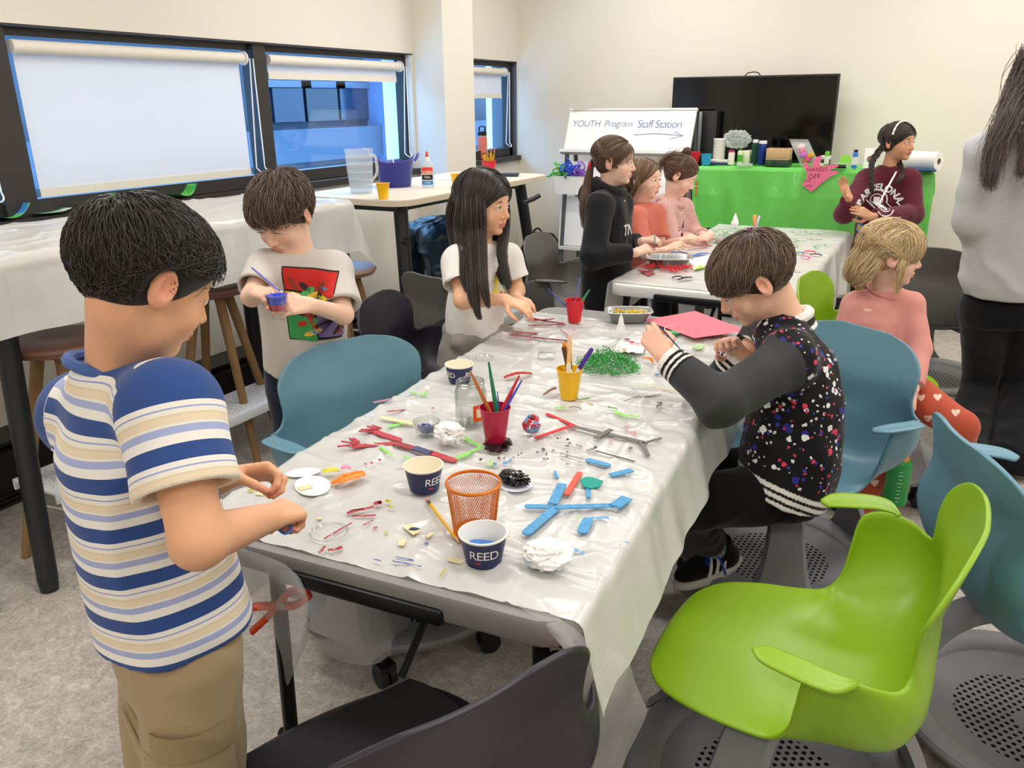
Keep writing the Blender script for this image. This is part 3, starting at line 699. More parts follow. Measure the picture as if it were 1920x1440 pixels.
# ---------------------------------------------------------------- supply table with green cloth at the back wall
e = empty('supply_table', (-.86, 5.70, 0), 'bar-height supply table against the back wall under green plastic', 'table')
MB().box((0, 0, 1.03), (1.38, .40, .03), bev=.006).build('tabletop', m_wood_top, e)
for sx in (-1, 1):
    for sy in (-1, 1): MB().tube([(sx*.60, sy*.14, 1.02), (sx*.64, sy*.17, 0)], .033, 14).build('leg', m_leg, e)
e.rotation_euler = (0, 0, .07)
P, F = box_cloth((-.86, 5.70), .70, .205, 1.05, (.10, .10, .40, .04), m_gcloth, 8, wr=.004, flare=.05, rot=.07)
o = new_mesh('green_tablecloth', P-np.array([-.86, 5.70, 1.05]), F, m_gcloth, None); o.location = (-.86, 5.70, 1.05)
tag(o, 'bright green plastic tablecloth hanging down from the supply table', 'tablecloth')
# ---------------------------------------------------------------- stools
m_oak = mat('stool_wood', '#8f6f48', .5, var=(14, .1))
def stool(x, y, seatcol, label, zs=.76, rz=0., r=.17):
    e = empty('bar_stool', (x, y, 0), label, 'stool', 'round wooden bar stools', rz)
    MB().lathe([(0, zs-.045), (.11, zs-.045), (r-.01, zs-.03), (r, zs-.012), (r-.004, zs-.002), (r-.03, zs+.004), (.05, zs-.004), (0, zs-.006)], n=40).build('seat', mat('stool_seat'+seatcol, seatcol, .4), e)
    for k in range(4):
        a = PI/4+k*PI/2; c, s = math.cos(a), math.sin(a)
        MB().tube([(.07*c, .07*s, zs-.045), (.235*c, .235*s, 0)], [.021, .015], 12).build('leg', m_oak, e)
    q = [(.192*math.cos(PI/4+k*PI/2), .192*math.sin(PI/4+k*PI/2), .205+.0*(k % 2)) for k in range(4)]
    for k in range(4): MB().tube([q[k], q[(k+1) % 4]], .008, 8).build('foot_rail', mat('rail_chrome', '#c9cbcd', .2, metal=.9), e)
    return e
stool(-2.70, 2.30, '#7d5149', 'reddish brown round stool at the cloth-covered bar table behind the striped boy', rz=.5)
stool(-3.0, 3.42, '#b79ac4', 'lilac round stool between the two bar tables', rz=.3, zs=.74)
stool(-2.62, 4.02, '#6d5a4a', 'wooden stool with a dark coat over it beneath the wood bar table', zs=.72, rz=.2)
stool(-2.50, 1.50, '#7a5446', 'wooden stool mostly hidden by the striped boy under the bar cloth', rz=.15)
stool(-2.45, 2.83, '#8a6a52', 'wooden stool seen only by its legs beside the grey-shirt boy', rz=.0)
# ================================================================== BACK WALL THINGS
m_black = mat('matte_black', '#141416', .45); m_tv = mat('tv_screen', '#050506', .09, spec=.6); m_navy = mat('navy', '#202a4a', .4)
def text_mesh(s, size, font_off=0., shear=0., spacing=1.):
    cu = bpy.data.curves.new('t', 'FONT'); cu.body = s; cu.size = size; cu.align_x = 'CENTER'; cu.align_y = 'CENTER'; cu.offset = font_off; cu.shear = shear; cu.space_character = spacing
    cu.fill_mode = 'FRONT'
    ob = bpy.data.objects.new('t', cu); me = bpy.data.meshes.new_from_object(ob)
    V = np.array([tuple(v.co) for v in me.vertices]); F = [tuple(p.vertices) for p in me.polygons]
    bpy.data.objects.remove(ob); bpy.data.curves.remove(cu); bpy.data.meshes.remove(me); return V, F
def text_on(s, size, origin, xdir, zdir, mtl, parent, name='lettering', **k):
    V, F = text_mesh(s, size, **k); x = nrm(xdir); z = nrm(np.asarray(zdir)-x*np.dot(x, zdir))
    P = np.asarray(origin)+V[:, :1]*x+V[:, 1:2]*z; return new_mesh(name, P, F, mtl, parent, smooth=False)
# television
YT = 5.95
tva, tvb = onY(1262, 145, YT), onY(1575, 139, YT)
e = empty('television', ((tva[0]+tvb[0])/2, YT, 0), 'large black flat television standing behind the supply table', 'television')
x0, x1, zt = tva[0], tvb[0], tva[2]; cx = (x0+x1)/2; ww = x1-x0; zb = zt-ww*.575
MB().box((cx, YT+.025, (zt+zb)/2), (ww, .045, zt-zb), bev=.006).build('casing', m_black, e)
MB().box((cx, YT+.001, (zt+zb)/2+.006), (ww-.022, .004, zt-zb-.034)).build('screen', m_tv, e, smooth=False)
MB().box((cx, YT+.06, (zt+zb)/2), (.5, .05, .35), bev=.01).build('back_mount', m_black, e)
MB().box((cx, YT+.06, .5), (.08, .05, 1.0)).build('stand_post', m_black, e); MB().box((cx, YT+.02, .015), (.7, .24, .03)).build('stand_foot', m_black, e)
MB().tube([(cx-.06, YT+.03, zt), (cx-.04, YT+.03, zt+.018), (cx, YT+.03, zt+.024), (cx+.03, YT+.03, zt+.018), (cx+.045, YT+.03, zt)], .004, 6).build('cable', m_black, e)
adopt(e)
# black speaker tower beside it
q = onY(1318, 208, 5.85); q2 = onY(1343, 208, 5.85)
e = empty('speaker_tower', ((q[0]+q2[0])/2, 5.9, 0), 'tall black box standing between whiteboard and television', 'speaker')
MB().box(((q[0]+q2[0])/2, 5.9, q[2]/2), (q2[0]-q[0]+.02, .1, q[2]), bev=.01).build('cabinet', m_black, e)
MB().box((q[0]-.012, 5.88, 1.25), (.02, .10, .28), bev=.004).build('side_panel', mat('panel_grey', '#8d9095', .4), e); adopt(e)
# whiteboard easel
e = empty('whiteboard_easel', (-2.12, 5.60, 0), 'white rolling whiteboard easel reading Youth Program Staff Station', 'whiteboard')
m_wb = mat('whiteboard_surface', '#f4f4f2', .25); m_fr = mat('easel_frame', '#dcdcd9', .4); m_pole = mat('easel_pole', '#5b6165', .4, metal=.3)
A, B, Cc, Dd = np.array([-2.60, 5.72, 1.395]), np.array([-1.655, 5.74, 1.395]), np.array([-2.62, 5.60, 1.12]), np.array([-1.66, 5.62, 1.12])
xd = nrm(B-A); zd = nrm((A-Cc)-xd*np.dot(xd, A-Cc)); nn = np.cross(xd, zd); cc = (A+B+Cc+Dd)/4; hh = np.linalg.norm(A-Cc)
Rb = np.array([xd, nn, zd]).T
MB().box(cc-nn*-.008, (np.linalg.norm(B-A), .016, hh), Rb).build('board', m_wb, e, smooth=False)
MB().box(cc+zd*(hh/2+.006)+nn*.008, (np.linalg.norm(B-A)+.01, .03, .014), Rb).build('top_rail', m_fr, e)
MB().box((cc-zd*(hh/2+.012)+nn*.02), (np.linalg.norm(B-A)+.04, .06, .022), Rb).build('pen_tray', m_fr, e)
fo = cc+nn*.0175
text_on('YOUTH  Program', .068, fo+zd*.050-xd*.205, xd, zd, mat('marker_blue', '#2d55a5', .5), e, font_off=-.0012, shear=.1, spacing=.9)
text_on('Staff Station', .080, fo+zd*.048+xd*.225, xd, zd, mat('marker_blue', '#2d55a5', .5), e, font_off=-.0012, shear=.06, spacing=.88)
MB().tube([fo+nn*.001+xd*a+zd*b for a, b in ((.05, -.03), (.2, -.018), (.40, -.03))], .0014, 5).tube([fo+nn*.001+xd*a+zd*b for a, b in ((.34, -.004), (.41, -.03), (.32, -.055))], .0014, 5).build('drawn_arrow', mat('marker_blue', '#2d55a5', .5), e)
for sx in (0, 1):
    a = A if sx == 0 else B
    for dy, z1 in ((-.24, 0), (.14, 0)):
        p0 = np.array([a[0]+(.02 if sx == 0 else -.02), a[1]+.0, 1.12 if dy < 0 else 1.38]); p1 = np.array([a[0]+(.02 if sx == 0 else -.02), a[1]+dy, .07])
        if dy < 0: p0[1] = 5.60
        MB().tube([p0, p1], .016, 10).build('leg', m_pole, e)
        MB().tube([(p1[0]-.012, p1[1], .035), (p1[0]+.012, p1[1], .035)], .035, 16).build('caster', m_cast, e)
lowA = np.array([-2.62, 5.50, .62]); 
MB().box((-2.13, 5.55, .62), (.96, .014, .36), RX(-.12)).build('lower_board', m_wb, e, smooth=False); MB().box((-2.13, 5.515, .425), (1.0, .07, .022)).build('lower_tray', m_fr, e)
MB().box((-2.14, 5.57, .93), (.80, .014, .24), RX(-.2)).build('middle_panel', m_wb, e, smooth=False)
adopt(e)
o = MB().box((-2.50, 5.73, 1.413), (.16, .06, .018), RZ(.1)).build('marker_box', mat('box_cream', '#d9cfc0', .6), None); tag(o, 'small flat marker box lying on the whiteboard top rail', 'box')
o = empty('storage_caddy', (-2.50, 5.46, .83), 'white plastic caddy of craft scraps hanging on the easel', 'caddy')
mb = MB(); P0 = rrect(.11, .06, .02, 4); n = len(P0)
V = [(x*.86, y*.86, .0) for x, y in P0]+[(x, y, .13) for x, y in P0]+[(x*1.07, y*1.07, .13) for x, y in P0]+[(x*.95, y*.95, .128) for x, y in P0]+[(x*.8, y*.8, .01) for x, y in P0]
mb.add(V, [(i*n+j, i*n+(j+1) % n, (i+1)*n+(j+1) % n, (i+1)*n+j) for i in range(4) for j in range(n)]+[tuple(range(n-1, -1, -1)), tuple(range(4*n, 5*n))]); mb.build('tub', m_white, o)
def tangle(name, c, r, n, rad, mtl, parent=None, seed=1, flat=.6, L=14, step=.02):
    R = np.random.default_rng(seed); mb = MB()
    for _ in range(n):
        p = R.normal(size=3)*np.array([r, r, r*flat])*.5; d = nrm(R.normal(size=3)); pts = []
        for _ in range(L):
            pts.append(p+c); d = nrm(d+R.normal(size=3)*.6-p/np.array([r, r, r*flat])*.45); p = p+d*step
            if p[2] < -r*flat*.9: p[2] = -r*flat*.9
        mb.tube(pts, rad, 4)
    return mb.build(name, mtl, parent)
for k, (cl, off) in enumerate((('#2f56c8', (0, 0, .16)), ('#8f5fc0', (.05, .01, .15)), ('#57b93f', (-.05, 0, .15)))): tangle('craft_scraps', np.array(off), .07, 14, .006, mat('scrap'+cl, cl, .6), o, seed=k, flat=.8)['kind'] = 'stuff'
# backpack
e = empty('backpack', (-2.93, 5.86, 0), 'black backpack on the floor in the corner by the whiteboard', 'backpack', None, -.35)
s = SDF((-.24, -.20, -.01), (.24, .2, .56), .008)
s.loft([((0, 0, .01), .205, .11), ((0, 0, .12), .215, .125), ((0, .01, .28), .20, .115), ((0, .02, .38), .175, .09), ((0, .03, .46), .10, .05)], k=.0, sq=2.8)
s.ell((0, -.10, .14), (.16, .06, .13), k=.03)
V, F = s.mesh(); V = V+normals(V, F)*(vnoise(V, 14.)*.006)[:, None]; new_mesh('pack_body', V, F, mat('backpack_nylon', '#111113', .75, bump=(200, .2, .002)), e)
MB().tube(catmull([(-.05, -.02, .42), (-.05, -.03, .47), (0, -.03, .50), (.05, -.03, .47), (.05, -.02, .42)], 6), .008, 8).build('grab_handle', m_black, e)
for sx in (-1, 1): MB().tube(catmull([(sx*.06, -.09, .40), (sx*.07, -.15, .33), (sx*.09, -.18, .2), (sx*.11, -.15, .06)], 6), .02, 8, flat=(1., .3)).build('shoulder_strap', mat('strap_black', '#1f1f22', .7), e)
MB().box((-.20, -.09, .33), (.05, .01, .014), RZ(.3)).build('zipper_pull', mat('zip_white', '#d8d8d8', .4), e)
# items on the supply table -------------------------------------------------
ZS = 1.056
def put(px, py, z): p = W(px, py, z); return p
def lathe_obj(name, px, py, z, prof, mtl, label, cat, group=None, n=28, parent=None, loc=None, inner=None):
    p = W(px, py, z) if loc is None else np.asarray(loc)
    o = MB().lathe(prof, n=n).build(name, mtl, parent); o.location = tuple(p); 
    if label: tag(o, label, cat, group)
    return o
def cup_prof(rb, rt, h, t=.0015, rings=()):
    P = [(0, 0), (rb, 0)]
    for k in range(1, 9):
        f = k/8; r = rb+(rt-rb)*f; P.append((r+(0.0012 if k % 2 else 0)*(1 if rings else 0), h*f))
    P += [(rt+.0018, h-.001), (rt+.0018, h+.001), (rt-t, h+.001), (rb-t, .003), (0, .003)]; return P
def at_s(px, zoff=0., back=0.):           # point on the supply table top along its front half
    return W(px, 300, ZS)
def S_(px, py, dy=0.):
    p = W(px, py, ZS); p[1] = min(max(p[1], 5.46), 5.9)
    d = ray(px, py); 
    return p
def onYp(px, py, Y): return onY(px, py, Y)
def base(px, Y): p = onY(px, 300, Y); return np.array([p[0], Y, ZS])
YFt = 5.58
mk = lambda n, c, **k: mat(n, c, k.pop('rough', .4), **k)
# sleeve of paper cups in a clear bag
b = base(1347, 5.72); mb = MB(); h = 0
prof = [(0, 0)]
for k in range(16): prof += [(.036, .004+k*.0095), (.042, .0115+k*.0095)]
prof += [(.04, .16), (0, .16)]
o = MB().lathe(prof, n=28).build('cup_stack', mk('paper_white', '#e9e6df', rough=.7), None); o.location = tuple(b); tag(o, 'sleeve of stacked white paper cups on the green supply table', 'cups')
def crumple(name, c, r, mtl, label, cat, seed, amp=.4, sc=7., n=24, group=None, parent=None, taper=0.):
    bm = bmesh.new(); bmesh.ops.create_icosphere(bm, subdivisions=4, radius=1); V = np.array([tuple(v.co) for v in bm.verts]); F = [[v.index for v in f.verts] for f in bm.faces]; bm.free()
    k = 1+amp*(1-2*np.abs(vnoise(V+seed, sc*.35)))*.6+amp*.5*(1-2*np.abs(vnoise(V+seed*2, sc)))
    V = V*k[:, None]*np.asarray(r); V[:, 2] -= V[:, 2].min()
    if taper: V[:, :2] *= (1-taper*V[:, 2:]/V[:, 2].max())
    o = new_mesh(name, V, F, mtl, parent, smooth=False); o.location = tuple(c)
    if label: tag(o, label, cat, group)
    return o
m_bag = film('clear_bag', '#e8ecee', .42, .15, .3)
crumple('clear_plastic_bag', base(1378, 5.74)+[0, 0, .09], (.075, .05, .05), m_bag, 'crumpled clear plastic bag hanging off the paper cup stack', 'bag', 3)
def cup(name, p, rb, rt, h, mtl, label, cat='cup', group=None, rings=True):
    o = MB().lathe(cup_prof(rb, rt, h, rings=rings), n=32).build(name, mtl, None); o.location = tuple(p); return tag(o, label, cat, group)
cup('craft_cup', base(1324, 5.50), .026, .034, .07, mk('cup_sky', '#2ba3cf'), 'small sky blue cup at the left end of the supply table', group='craft cups on the supply table')
cup('craft_cup', base(1302, 5.60)+[0, 0, .01], .028, .040, .065, mk('cup_red', '#d3202f'), 'red cup behind the blue cup on the supply table', group='craft cups on the supply table')
for i, (px, Y, wd, dp, ht, cl, rot, lb) in enumerate(((1345, 5.60, .16, .12, .012, '#2e3f78', .2, 'navy folder lying flat under papers on the supply table'), (1350, 5.62, .15, .11, .014, '#ddd9cf', -.1, 'stack of white papers on the supply table left end'))):
    o = MB().box((0, 0, ht/2), (wd, dp, ht), RZ(rot), bev=.002).build('paper_stack', mk('paper%d' % i, cl, rough=.6), None); p = base(px, Y); p[2] += .013*i; o.location = tuple(p); tag(o, lb, 'paper', 'papers on the supply table')
def bottle(name, p, r, h, body, capc, label, capr=.55, group=None, lab=None, sq=1.):
    e = empty(name, p, label, 'bottle', group)
    MB().lathe([(0, 0), (r, .002), (r, h*.78), (r*.9, h*.84), (r*capr, h*.88), (r*capr, h*.9), (0, h*.9)], n=24, sq=sq).build('bottle_body', body, e)
    MB().lathe([(0, h*.88), (r*capr*1.15, h*.88), (r*capr*1.1, h), (0, h)], n=20).build('cap', capc, e)
    if lab: MB().lathe([(r+.0006, h*.2), (r+.0006, h*.62)], n=24, sq=sq).build('label', lab, e)
    return e
gp = 'paint and drink bottles on the supply table'
bottle('spray_bottle', base(1371, 5.56), .021, .095, mk('body_cream', '#e6ddd2'), mk('cap_magenta', '#a9285f'), 'cream bottle with a magenta lid on the supply table', .85, gp)
bottle('paint_bottle', base(1387, 5.58), .017, .105, mk('body_limewhite', '#d9e3b8'), mk('cap_green', '#3d7f2a'), 'pale bottle with green label beside the magenta lid', .6, gp, mk('lab_green', '#4fae3a'))
bottle('water_bottle', base(1414, 5.64), .020, .16, mk('glass_green', '#1d5a44', rough=.1, trans=.4), mk('cap_white', '#e4e6ea'), 'dark green tall bottle standing beside the blue bottle', .8, gp)
bottle('water_bottle', base(1428, 5.60), .026, .155, mk('metal_blue', '#1d3a86', rough=.15, metal=.5), mk('cap_white', '#e4e6ea'), 'shiny blue tall bottle with white cap on the supply table', .85, gp)
for k in range(2):
    p = base(1398+k*7, 5.62); o = MB().box((0, 0, .045), (.055, .04, .09), bev=.003).build('napkin_pack', mk('napkin_cream', '#dfe0c4', rough=.8), None); o.location = tuple(p+[0, .045*k, 0]); tag(o, ['pale green-edged napkin pack in front of the green bottle', 'second pale napkin pack tucked behind the first'][k], 'napkins', 'napkin packs')
e = empty('wooden_box', base(1460, 5.58), 'small pale wooden box on a dark green box on the supply table', 'box')
MB().box((0, 0, .045), (.145, .11, .006)).build('divider', mk('pine', '#c9a87c', rough=.6), e); MB().box((0, 0, .080), (.145, .11, .062), bev=.002).build('lid_box', mk('pine', '#c9a87c', rough=.6), e)
for k in range(5): MB().box((-.045+.022*k, 0, .1115), (.007, .08, .003), RZ(.5)).build('slot', mk('slot_brown', '#8f6a45', rough=.7), e, smooth=False)
MB().box((0, 0, .021), (.15, .115, .042), bev=.002).build('base_box', mk('box_green', '#26402f', rough=.5, var=(30, .6)), e)
# resealable bag with flowers and feathers
e = empty('craft_bag', base(1505, 5.60), 'clear resealable bag of pink and yellow craft flowers leaning on the television', 'bag', None)
mb = MB()
def fb(u, v): x = (u-.5)*.12; return (x-.10*v+.05, .02+.04*v+.02*math.sin(PI*u)*(1-v), .0+.165*v)
mb.grid(fb, 8, 10); mb.grid(lambda u, v: tuple(np.array(fb(u, v))+[0, -.028*math.sin(PI*u)*math.sin(PI*min(v*1.2, 1)), 0]), 8, 10); mb.build('bag_film', m_bag, e)
for k, (dx, dy, dz, cl) in enumerate(((.03, .0, .025, '#e5559b'), (.0, .0, .05, '#c77ad0'), (-.01, .01, .075, '#e88aa8'), (.045, 0, .05, '#d9a441'), (-.02, .01, .10, '#f0d7de'), (.02, 0, .01, '#a77b2d'))): crumple('craft_flower', (dx, dy, dz), (.018, .010, .015), mk('flower%d' % k, cl, rough=.8), None, None, k, parent=e)
gp2 = gp
bottle('acrylic_bottle', base(1550, 5.54), .0145, .115, mk('paint_lime', '#6cbf2e'), m_black, 'lime green acrylic paint bottle with black cap', .7, gp, mk('lab_white', '#e8ece4'))
bottle('acrylic_bottle', base(1603, 5.53), .0155, .112, mk('paint_blue', '#2d7fd0'), m_black, 'bright blue acrylic paint bottle with black cap', .7, gp, mk('lab_white', '#e8ece4'))
for k in range(3):
    p = base(1546+4*k, 5.66); o = MB().lathe([(0, 0), (.03, 0), (.034, .02), (.03, .022), (0, .022)], n=20).build('paper_bowl', mk('bowl_dark', '#3a3c40', rough=.5) if k == 1 else mk('paper_white', '#e9e6df', rough=.7), None); o.location = tuple(p+[-.02, 0, .022*k]); tag(o, ['lowest paper bowl of the short stack by the lime bottle', 'dark middle bowl of the short stack by the lime bottle', 'topmost paper bowl of the short stack by the lime bottle'][k], 'bowl', 'short bowl stack')
o = MB().lathe([(.0, 0), (.038, 0), (.042, .022), (.044, .022), (.044, .024), (0, .024)], n=28).build('clear_tub', m_bag, None); o.location = tuple(base(1580, 5.60)); tag(o, 'low clear deli tub on the supply table', 'tub')
o = MB().lathe([(0, 0), (.036, 0), (.036, .004), (0, .004)], n=28, R=RX(1.25)).build('plastic_disc', mk('lid_green', '#7cc433'), None); o.location = tuple(base(1585, 5.70)+[0, 0, .036]); tag(o, 'round lime green lid standing behind the clear tub', 'lid')
for k, px in enumerate((1562, 1578)):
    o = MB().tube([(-.03, 0, .012), (.03, .008, .012)], .012, 10).build('paint_tube', m_black, None); o.location = tuple(base(px, 5.49)); tag(o, ['black paint tube lying left of the blue bottle', 'second black paint tube lying closest to the blue bottle'][k], 'tube', 'black tubes')
e = empty('photo_card', base(1632, 5.60), 'small white card with a photo of a brown and white dog', 'card')
MB().box((0, 0, .06), (.075, .006, .12), RX(-.15)).build('card_sheet', m_white, e, smooth=False); crumple('dog_picture', (0, -.008, .035), (.018, .002, .018), mk('dog_brown', '#9b7a63', rough=.8), None, None, 4, amp=.15, parent=e)
e = empty('paper_towel_roll', base(1722, 5.56)+[0, 0, .055], 'white paper towel roll lying on its side at the right end', 'paper towel', None, -.45)
R = RY(PI/2); MB().lathe([(.018, -.125), (.054, -.125), (.054, .125), (.018, .125), (.018, -.125)], n=40, R=R).build('towel_roll', mk('towel_white', '#f0eee9', rough=.9), e); MB().lathe([(.0185, -.126), (.0185, .126), (.016, .126), (.016, -.126), (.0185, -.126)], n=28, R=R).build('core_tube', mk('core_brown', '#8f7b66', rough=.8), e)
for c in e.children:
    me = c.data; bm = bmesh.new(); bm.from_mesh(me); bmesh.ops.delete(bm, geom=[f for f in bm.faces if len(f.verts) > 6], context='FACES_ONLY'); bm.to_mesh(me); bm.free()
for k, (dz, rt, cl) in enumerate(((0, .1, '#2a4d77'), (.007, -.15, '#39618f'))):
    o = MB().box((0, 0, .003), (.17, .11, .005), RZ(rt)).build('folder', mk('folder%d' % k, cl, rough=.5), None, smooth=False); o.location = tuple(base(1728, 5.50)+[.0, -.02, dz]); tag(o, ['lower blue folder beneath the paper towel roll', 'upper blue folder beneath the paper towel roll'][k], 'folder', 'blue folders')
o = MB().box((0, 0, .009), (.10, .06, .018), RZ(.2), bev=.004).build('clear_bead_box', m_bag, None); o.location = tuple(base(1397, 5.48)); tag(o, 'flat clear box of small beads at the front table edge', 'box')
# pink hand sign
e = empty('hand_sign', (0, 0, 0), 'pink paper hand sign reading HANDS OFF staff only', 'sign')
YH = 5.45; HC = onY(1534, 330, YH); e.location = tuple(HC)
k_ = onY(1544, 330, YH)[0]-onY(1534, 330, YH)[0]
hp = [(1504, 347), (1512, 333), (1513, 325), (1507, 313), (1506, 304), (1512, 304), (1519, 314), (1523, 311), (1525, 300), (1531, 294), (1540, 292), (1541, 298), (1536, 308), (1541, 312), (1555, 309), (1571, 309), (1572, 313), (1560, 317), (1552, 320), (1571, 320), (1570, 325), (1556, 332), (1545, 340), (1533, 350), (1522, 360)]
poly = [onY(a, b, YH) for a, b in hp]; n = len(poly)
V = [p-HC for p in poly]+[p-HC+np.array([0, .0015, 0]) for p in poly]
from mathutils.geometry import tessellate_polygon
tri = tessellate_polygon([[Vector((v[0], v[2], 0)) for v in V[:n]]])
new_mesh('hand_cutout', V, [tuple(t) for t in tri]+[tuple(i+n for i in t[::-1]) for t in tri]+[(i, (i+1) % n, n+(i+1) % n, n+i) for i in range(n)], mk('paper_pink', '#f2789a', rough=.7), e, smooth=False)
for s_, px, py, sz in (('HANDS', 1532, 318, .036), ('OFF', 1527, 331, .042), ('staff', 1514, 338, .026), ('only', 1517, 348, .026)):
    text_on(s_, sz, onY(px, py, YH-.002)-HC, (1, 0, .08), (0, 0, 1), mk('ink_brown', '#6b2d3c', rough=.6), e, font_off=-.0004)
# orange clamp on the green cloth corner etc.
def clamp(p, R, label, s=1.):
    e = empty('spring_clamp', p, label, 'clamp', 'orange spring clamps')
    mc = mk('clamp_orange', '#f2571c')
    R = np.asarray(R)
    for sg in (-1, 1):
        pts = catmull([(0, sg*.006, .05), (0, sg*.012, .02), (0, sg*.004, .0), (0, sg*-.010, -.03), (0, sg*-.022, -.065)], 5)*[1, -1 if False else 1, 1]
        V = []
        MBx = MB().tube((pts*s) @ R.T, np.linspace(.008, .0075, len(pts))*s, 8, flat=(1.3, .7)); MBx.build('jaw', mc, e)
    MB().tube((np.array([(-.013, 0, 0), (.013, 0, 0)])*s) @ R.T, .007*s, 12).build('pivot_spring', mk('spring_steel', '#c8c8c8', rough=.25, metal=.9), e)
    return e
p = onY(1306, 350, 5.42); clamp(p, frame((.9, .1, 0), (.12, 0, 1)), 'orange spring clamp gathering the left corner of the green cloth', .8)
# ================================================================== PEOPLE
def basis(fwd, up=(0, 0, 1)):
    y = nrm(fwd); x = nrm(np.cross(y, up)); z = np.cross(x, y); return np.array([x, y, z]).T       # columns: right, forward, up
def head_sdf(s, c, R, size, eye_open=1., young=1.):
    q = size/.20; c = np.asarray(c, float)
    P = lambda x, y, z: c+R @ (np.array([x, y, z])*q)
    E = lambda p, r, k, op='u', RR=None: s.ell(P(*p), np.array(r)*q, R if RR is None else RR, k*q, op)
    E((0, -.014, .026), (.071, .087, .074), .01); E((0, .030, .030), (.056, .048, .050), .02)
    E((0, .028, -.026), (.053, .052, .062), .02); E((0, .026, -.060), (.043, .044, .034), .02)
    E((0, .060, -.083), (.017, .016, .013), .012)
    for sx in (-1, 1): E((sx*.029, .050, -.034), (.024, .022, .025), .015)
    for sx in (-1, 1): E((sx*.027, .088, .000), (.015, .011, .0085), .010, 's')
    for sx in (-1, 1): E((sx*.027, .0655, .0), (.0135, .0130, .0125), .003)
    s.cap(P(0, .074, .004), P(0, .090, -.026), .0065*q, .0085*q, .008*q); E((0, .091, -.029), (.0095, .0085, .0080), .004)
    for sx in (-1, 1): E((sx*.0095, .083, -.033), (.0060, .0065, .0055), .004)
    E((0, .0775, -.0535), (.019, .0085, .0052), .004); E((0, .0755, -.0625), (.0155, .0085, .0058), .004)
    s.cap(P(-.017, .085, -.0582), P(.017, .085, -.0582), .0012*q, .0012*q, .003*q, 's')
    for sx in (-1, 1):
        E((sx*.0275, .0790, -.0012), (.0115, .0105, .0050*eye_open+.0003), .001, 's')
        Re = R @ RZ(-sx*.35) @ RX(-.15)
        E((sx*.0745, -.010, -.006), (.0070, .0175, .0285), .004, 'u', Re); E((sx*.0720, -.004, -.026), (.006, .009, .010), .006, 'u', Re)
        E((sx*.0815, -.005, -.001), (.0068, .0100, .0180), .0025, 's', Re)
    return P
def hand_sdf(s, w, d, n, side, curl=(.5, .5, .5, .5), thumb=.4, size=.75, spread=.1, k=.004):
    """w wrist, d direction of the palm, n back of hand, side: +1 thumb towards d x n"""
    d = nrm(d); n = nrm(np.asarray(n)-d*np.dot(n, d)); t = np.cross(d, n)*side; w = np.asarray(w, float); q = size
    P = lambda a, b, c: w+(t*a+d*b+n*c)*q
    offs = (.029, .0095, -.0095, -.027); kn = (.090, .094, .090, .080); Ls = (.072, .080, .074, .058); rr = (.0092, .0095, .0090, .0080)
    tips = []
    for i in range(4): s.cap(P(offs[i]*.55, .0, 0), P(offs[i], kn[i], .002), .0145*q, .0115*q, .012*q)
    for i in range(4):
        p = P(offs[i], kn[i], .002); ang = 0.; sp = spread*(1.5-i)*.6
        for j, (fr, cf) in enumerate(((.46, .85), (.30, 1.15), (.24, .8))):
            ang += curl[i]*cf; dd = nrm(d*math.cos(ang)*math.cos(sp)+t*math.sin(sp)*math.cos(ang)-n*math.sin(ang))
            p2 = p+dd*Ls[i]*fr*q; r0 = rr[i]*(1-.09*j)*q; s.cap(p, p2, r0, r0*.92, k*q if j else .006*q); p = p2
        tips.append(p)
    a = P(.026, .020, -.006); b1 = nrm(t*.75+d*.65-n*(.25+thumb*.5)); p1 = a+b1*.040*q
    s.cap(P(.012, .012, -.002), p1, .0150*q, .0120*q, .012*q)
    b2 = nrm(t*(.45-thumb*.7)+d*.85-n*(.25+thumb*.35)); p2 = p1+b2*.032*q; s.cap(p1, p2, .0108*q, .0098*q, .003*q)
    b3 = nrm(t*(.25-thumb*.9)+d*.9-n*(.3+thumb*.3)); p3 = p2+b3*.026*q; s.cap(p2, p3, .0098*q, .0082*q, .003*q); tips.append(p3)
    return tips
def limb(s, pts, rad, k=.012):
    for i in range(len(pts)-1): s.cap(pts[i], pts[i+1], rad[i], rad[i+1], k)
def foot_sdf(s, ankle, d, L=.2, r=.032):
    d = nrm([d[0], d[1], 0]); a = np.asarray(ankle, float)
    s.ell([a[0]+d[0]*L*.30, a[1]+d[1]*L*.30, r*.9], (r*1.15, L*.5, r*.95), basis(d), .01); s.cap(a, [a[0], a[1], r], r*.95, r*.9, .015)
def gar(parent, name, lo, hi, h, fn, mtl, wr=.004, wsc=(9, 9, 5), colfn=None, sm=1, seed=0, post=None, mask=None):
    s = SDF(lo, hi, h); fn(s); V, F = s.mesh(); V = smoothv(V, F, sm)
    N = normals(V, F)
    if wr:
        W_ = (V+seed)*np.array(wsc); W2 = W_+np.c_[vnoise(W_*.7+3, 1.), vnoise(W_*.7+7, 1.), vnoise(W_*.7+11, 1.)]*.9
        f = (1-np.sqrt(vnoise(W2, 1.)**2+.012))**3*1.3+vnoise(W2*2.3, 1.)*.25-.5
        am = 1. if mask is None else mask(V)
        V = V+N*(f*wr*am)[:, None]
    o = new_mesh(name, V, F, mtl, parent)
    if colfn is not None: set_col(o, colfn(V))
    return o, V, F
def lohi(pts, m): P = np.array(pts); return P.min(0)-m, P.max(0)+m
SKIN = {}
def skin_mat():
    m = mat('skin', '#e0a98c', .5, spec=.35, sss=.15, attr='Col', bump=(260, .06, .001), sheen=.05); return m
m_skin = skin_mat()
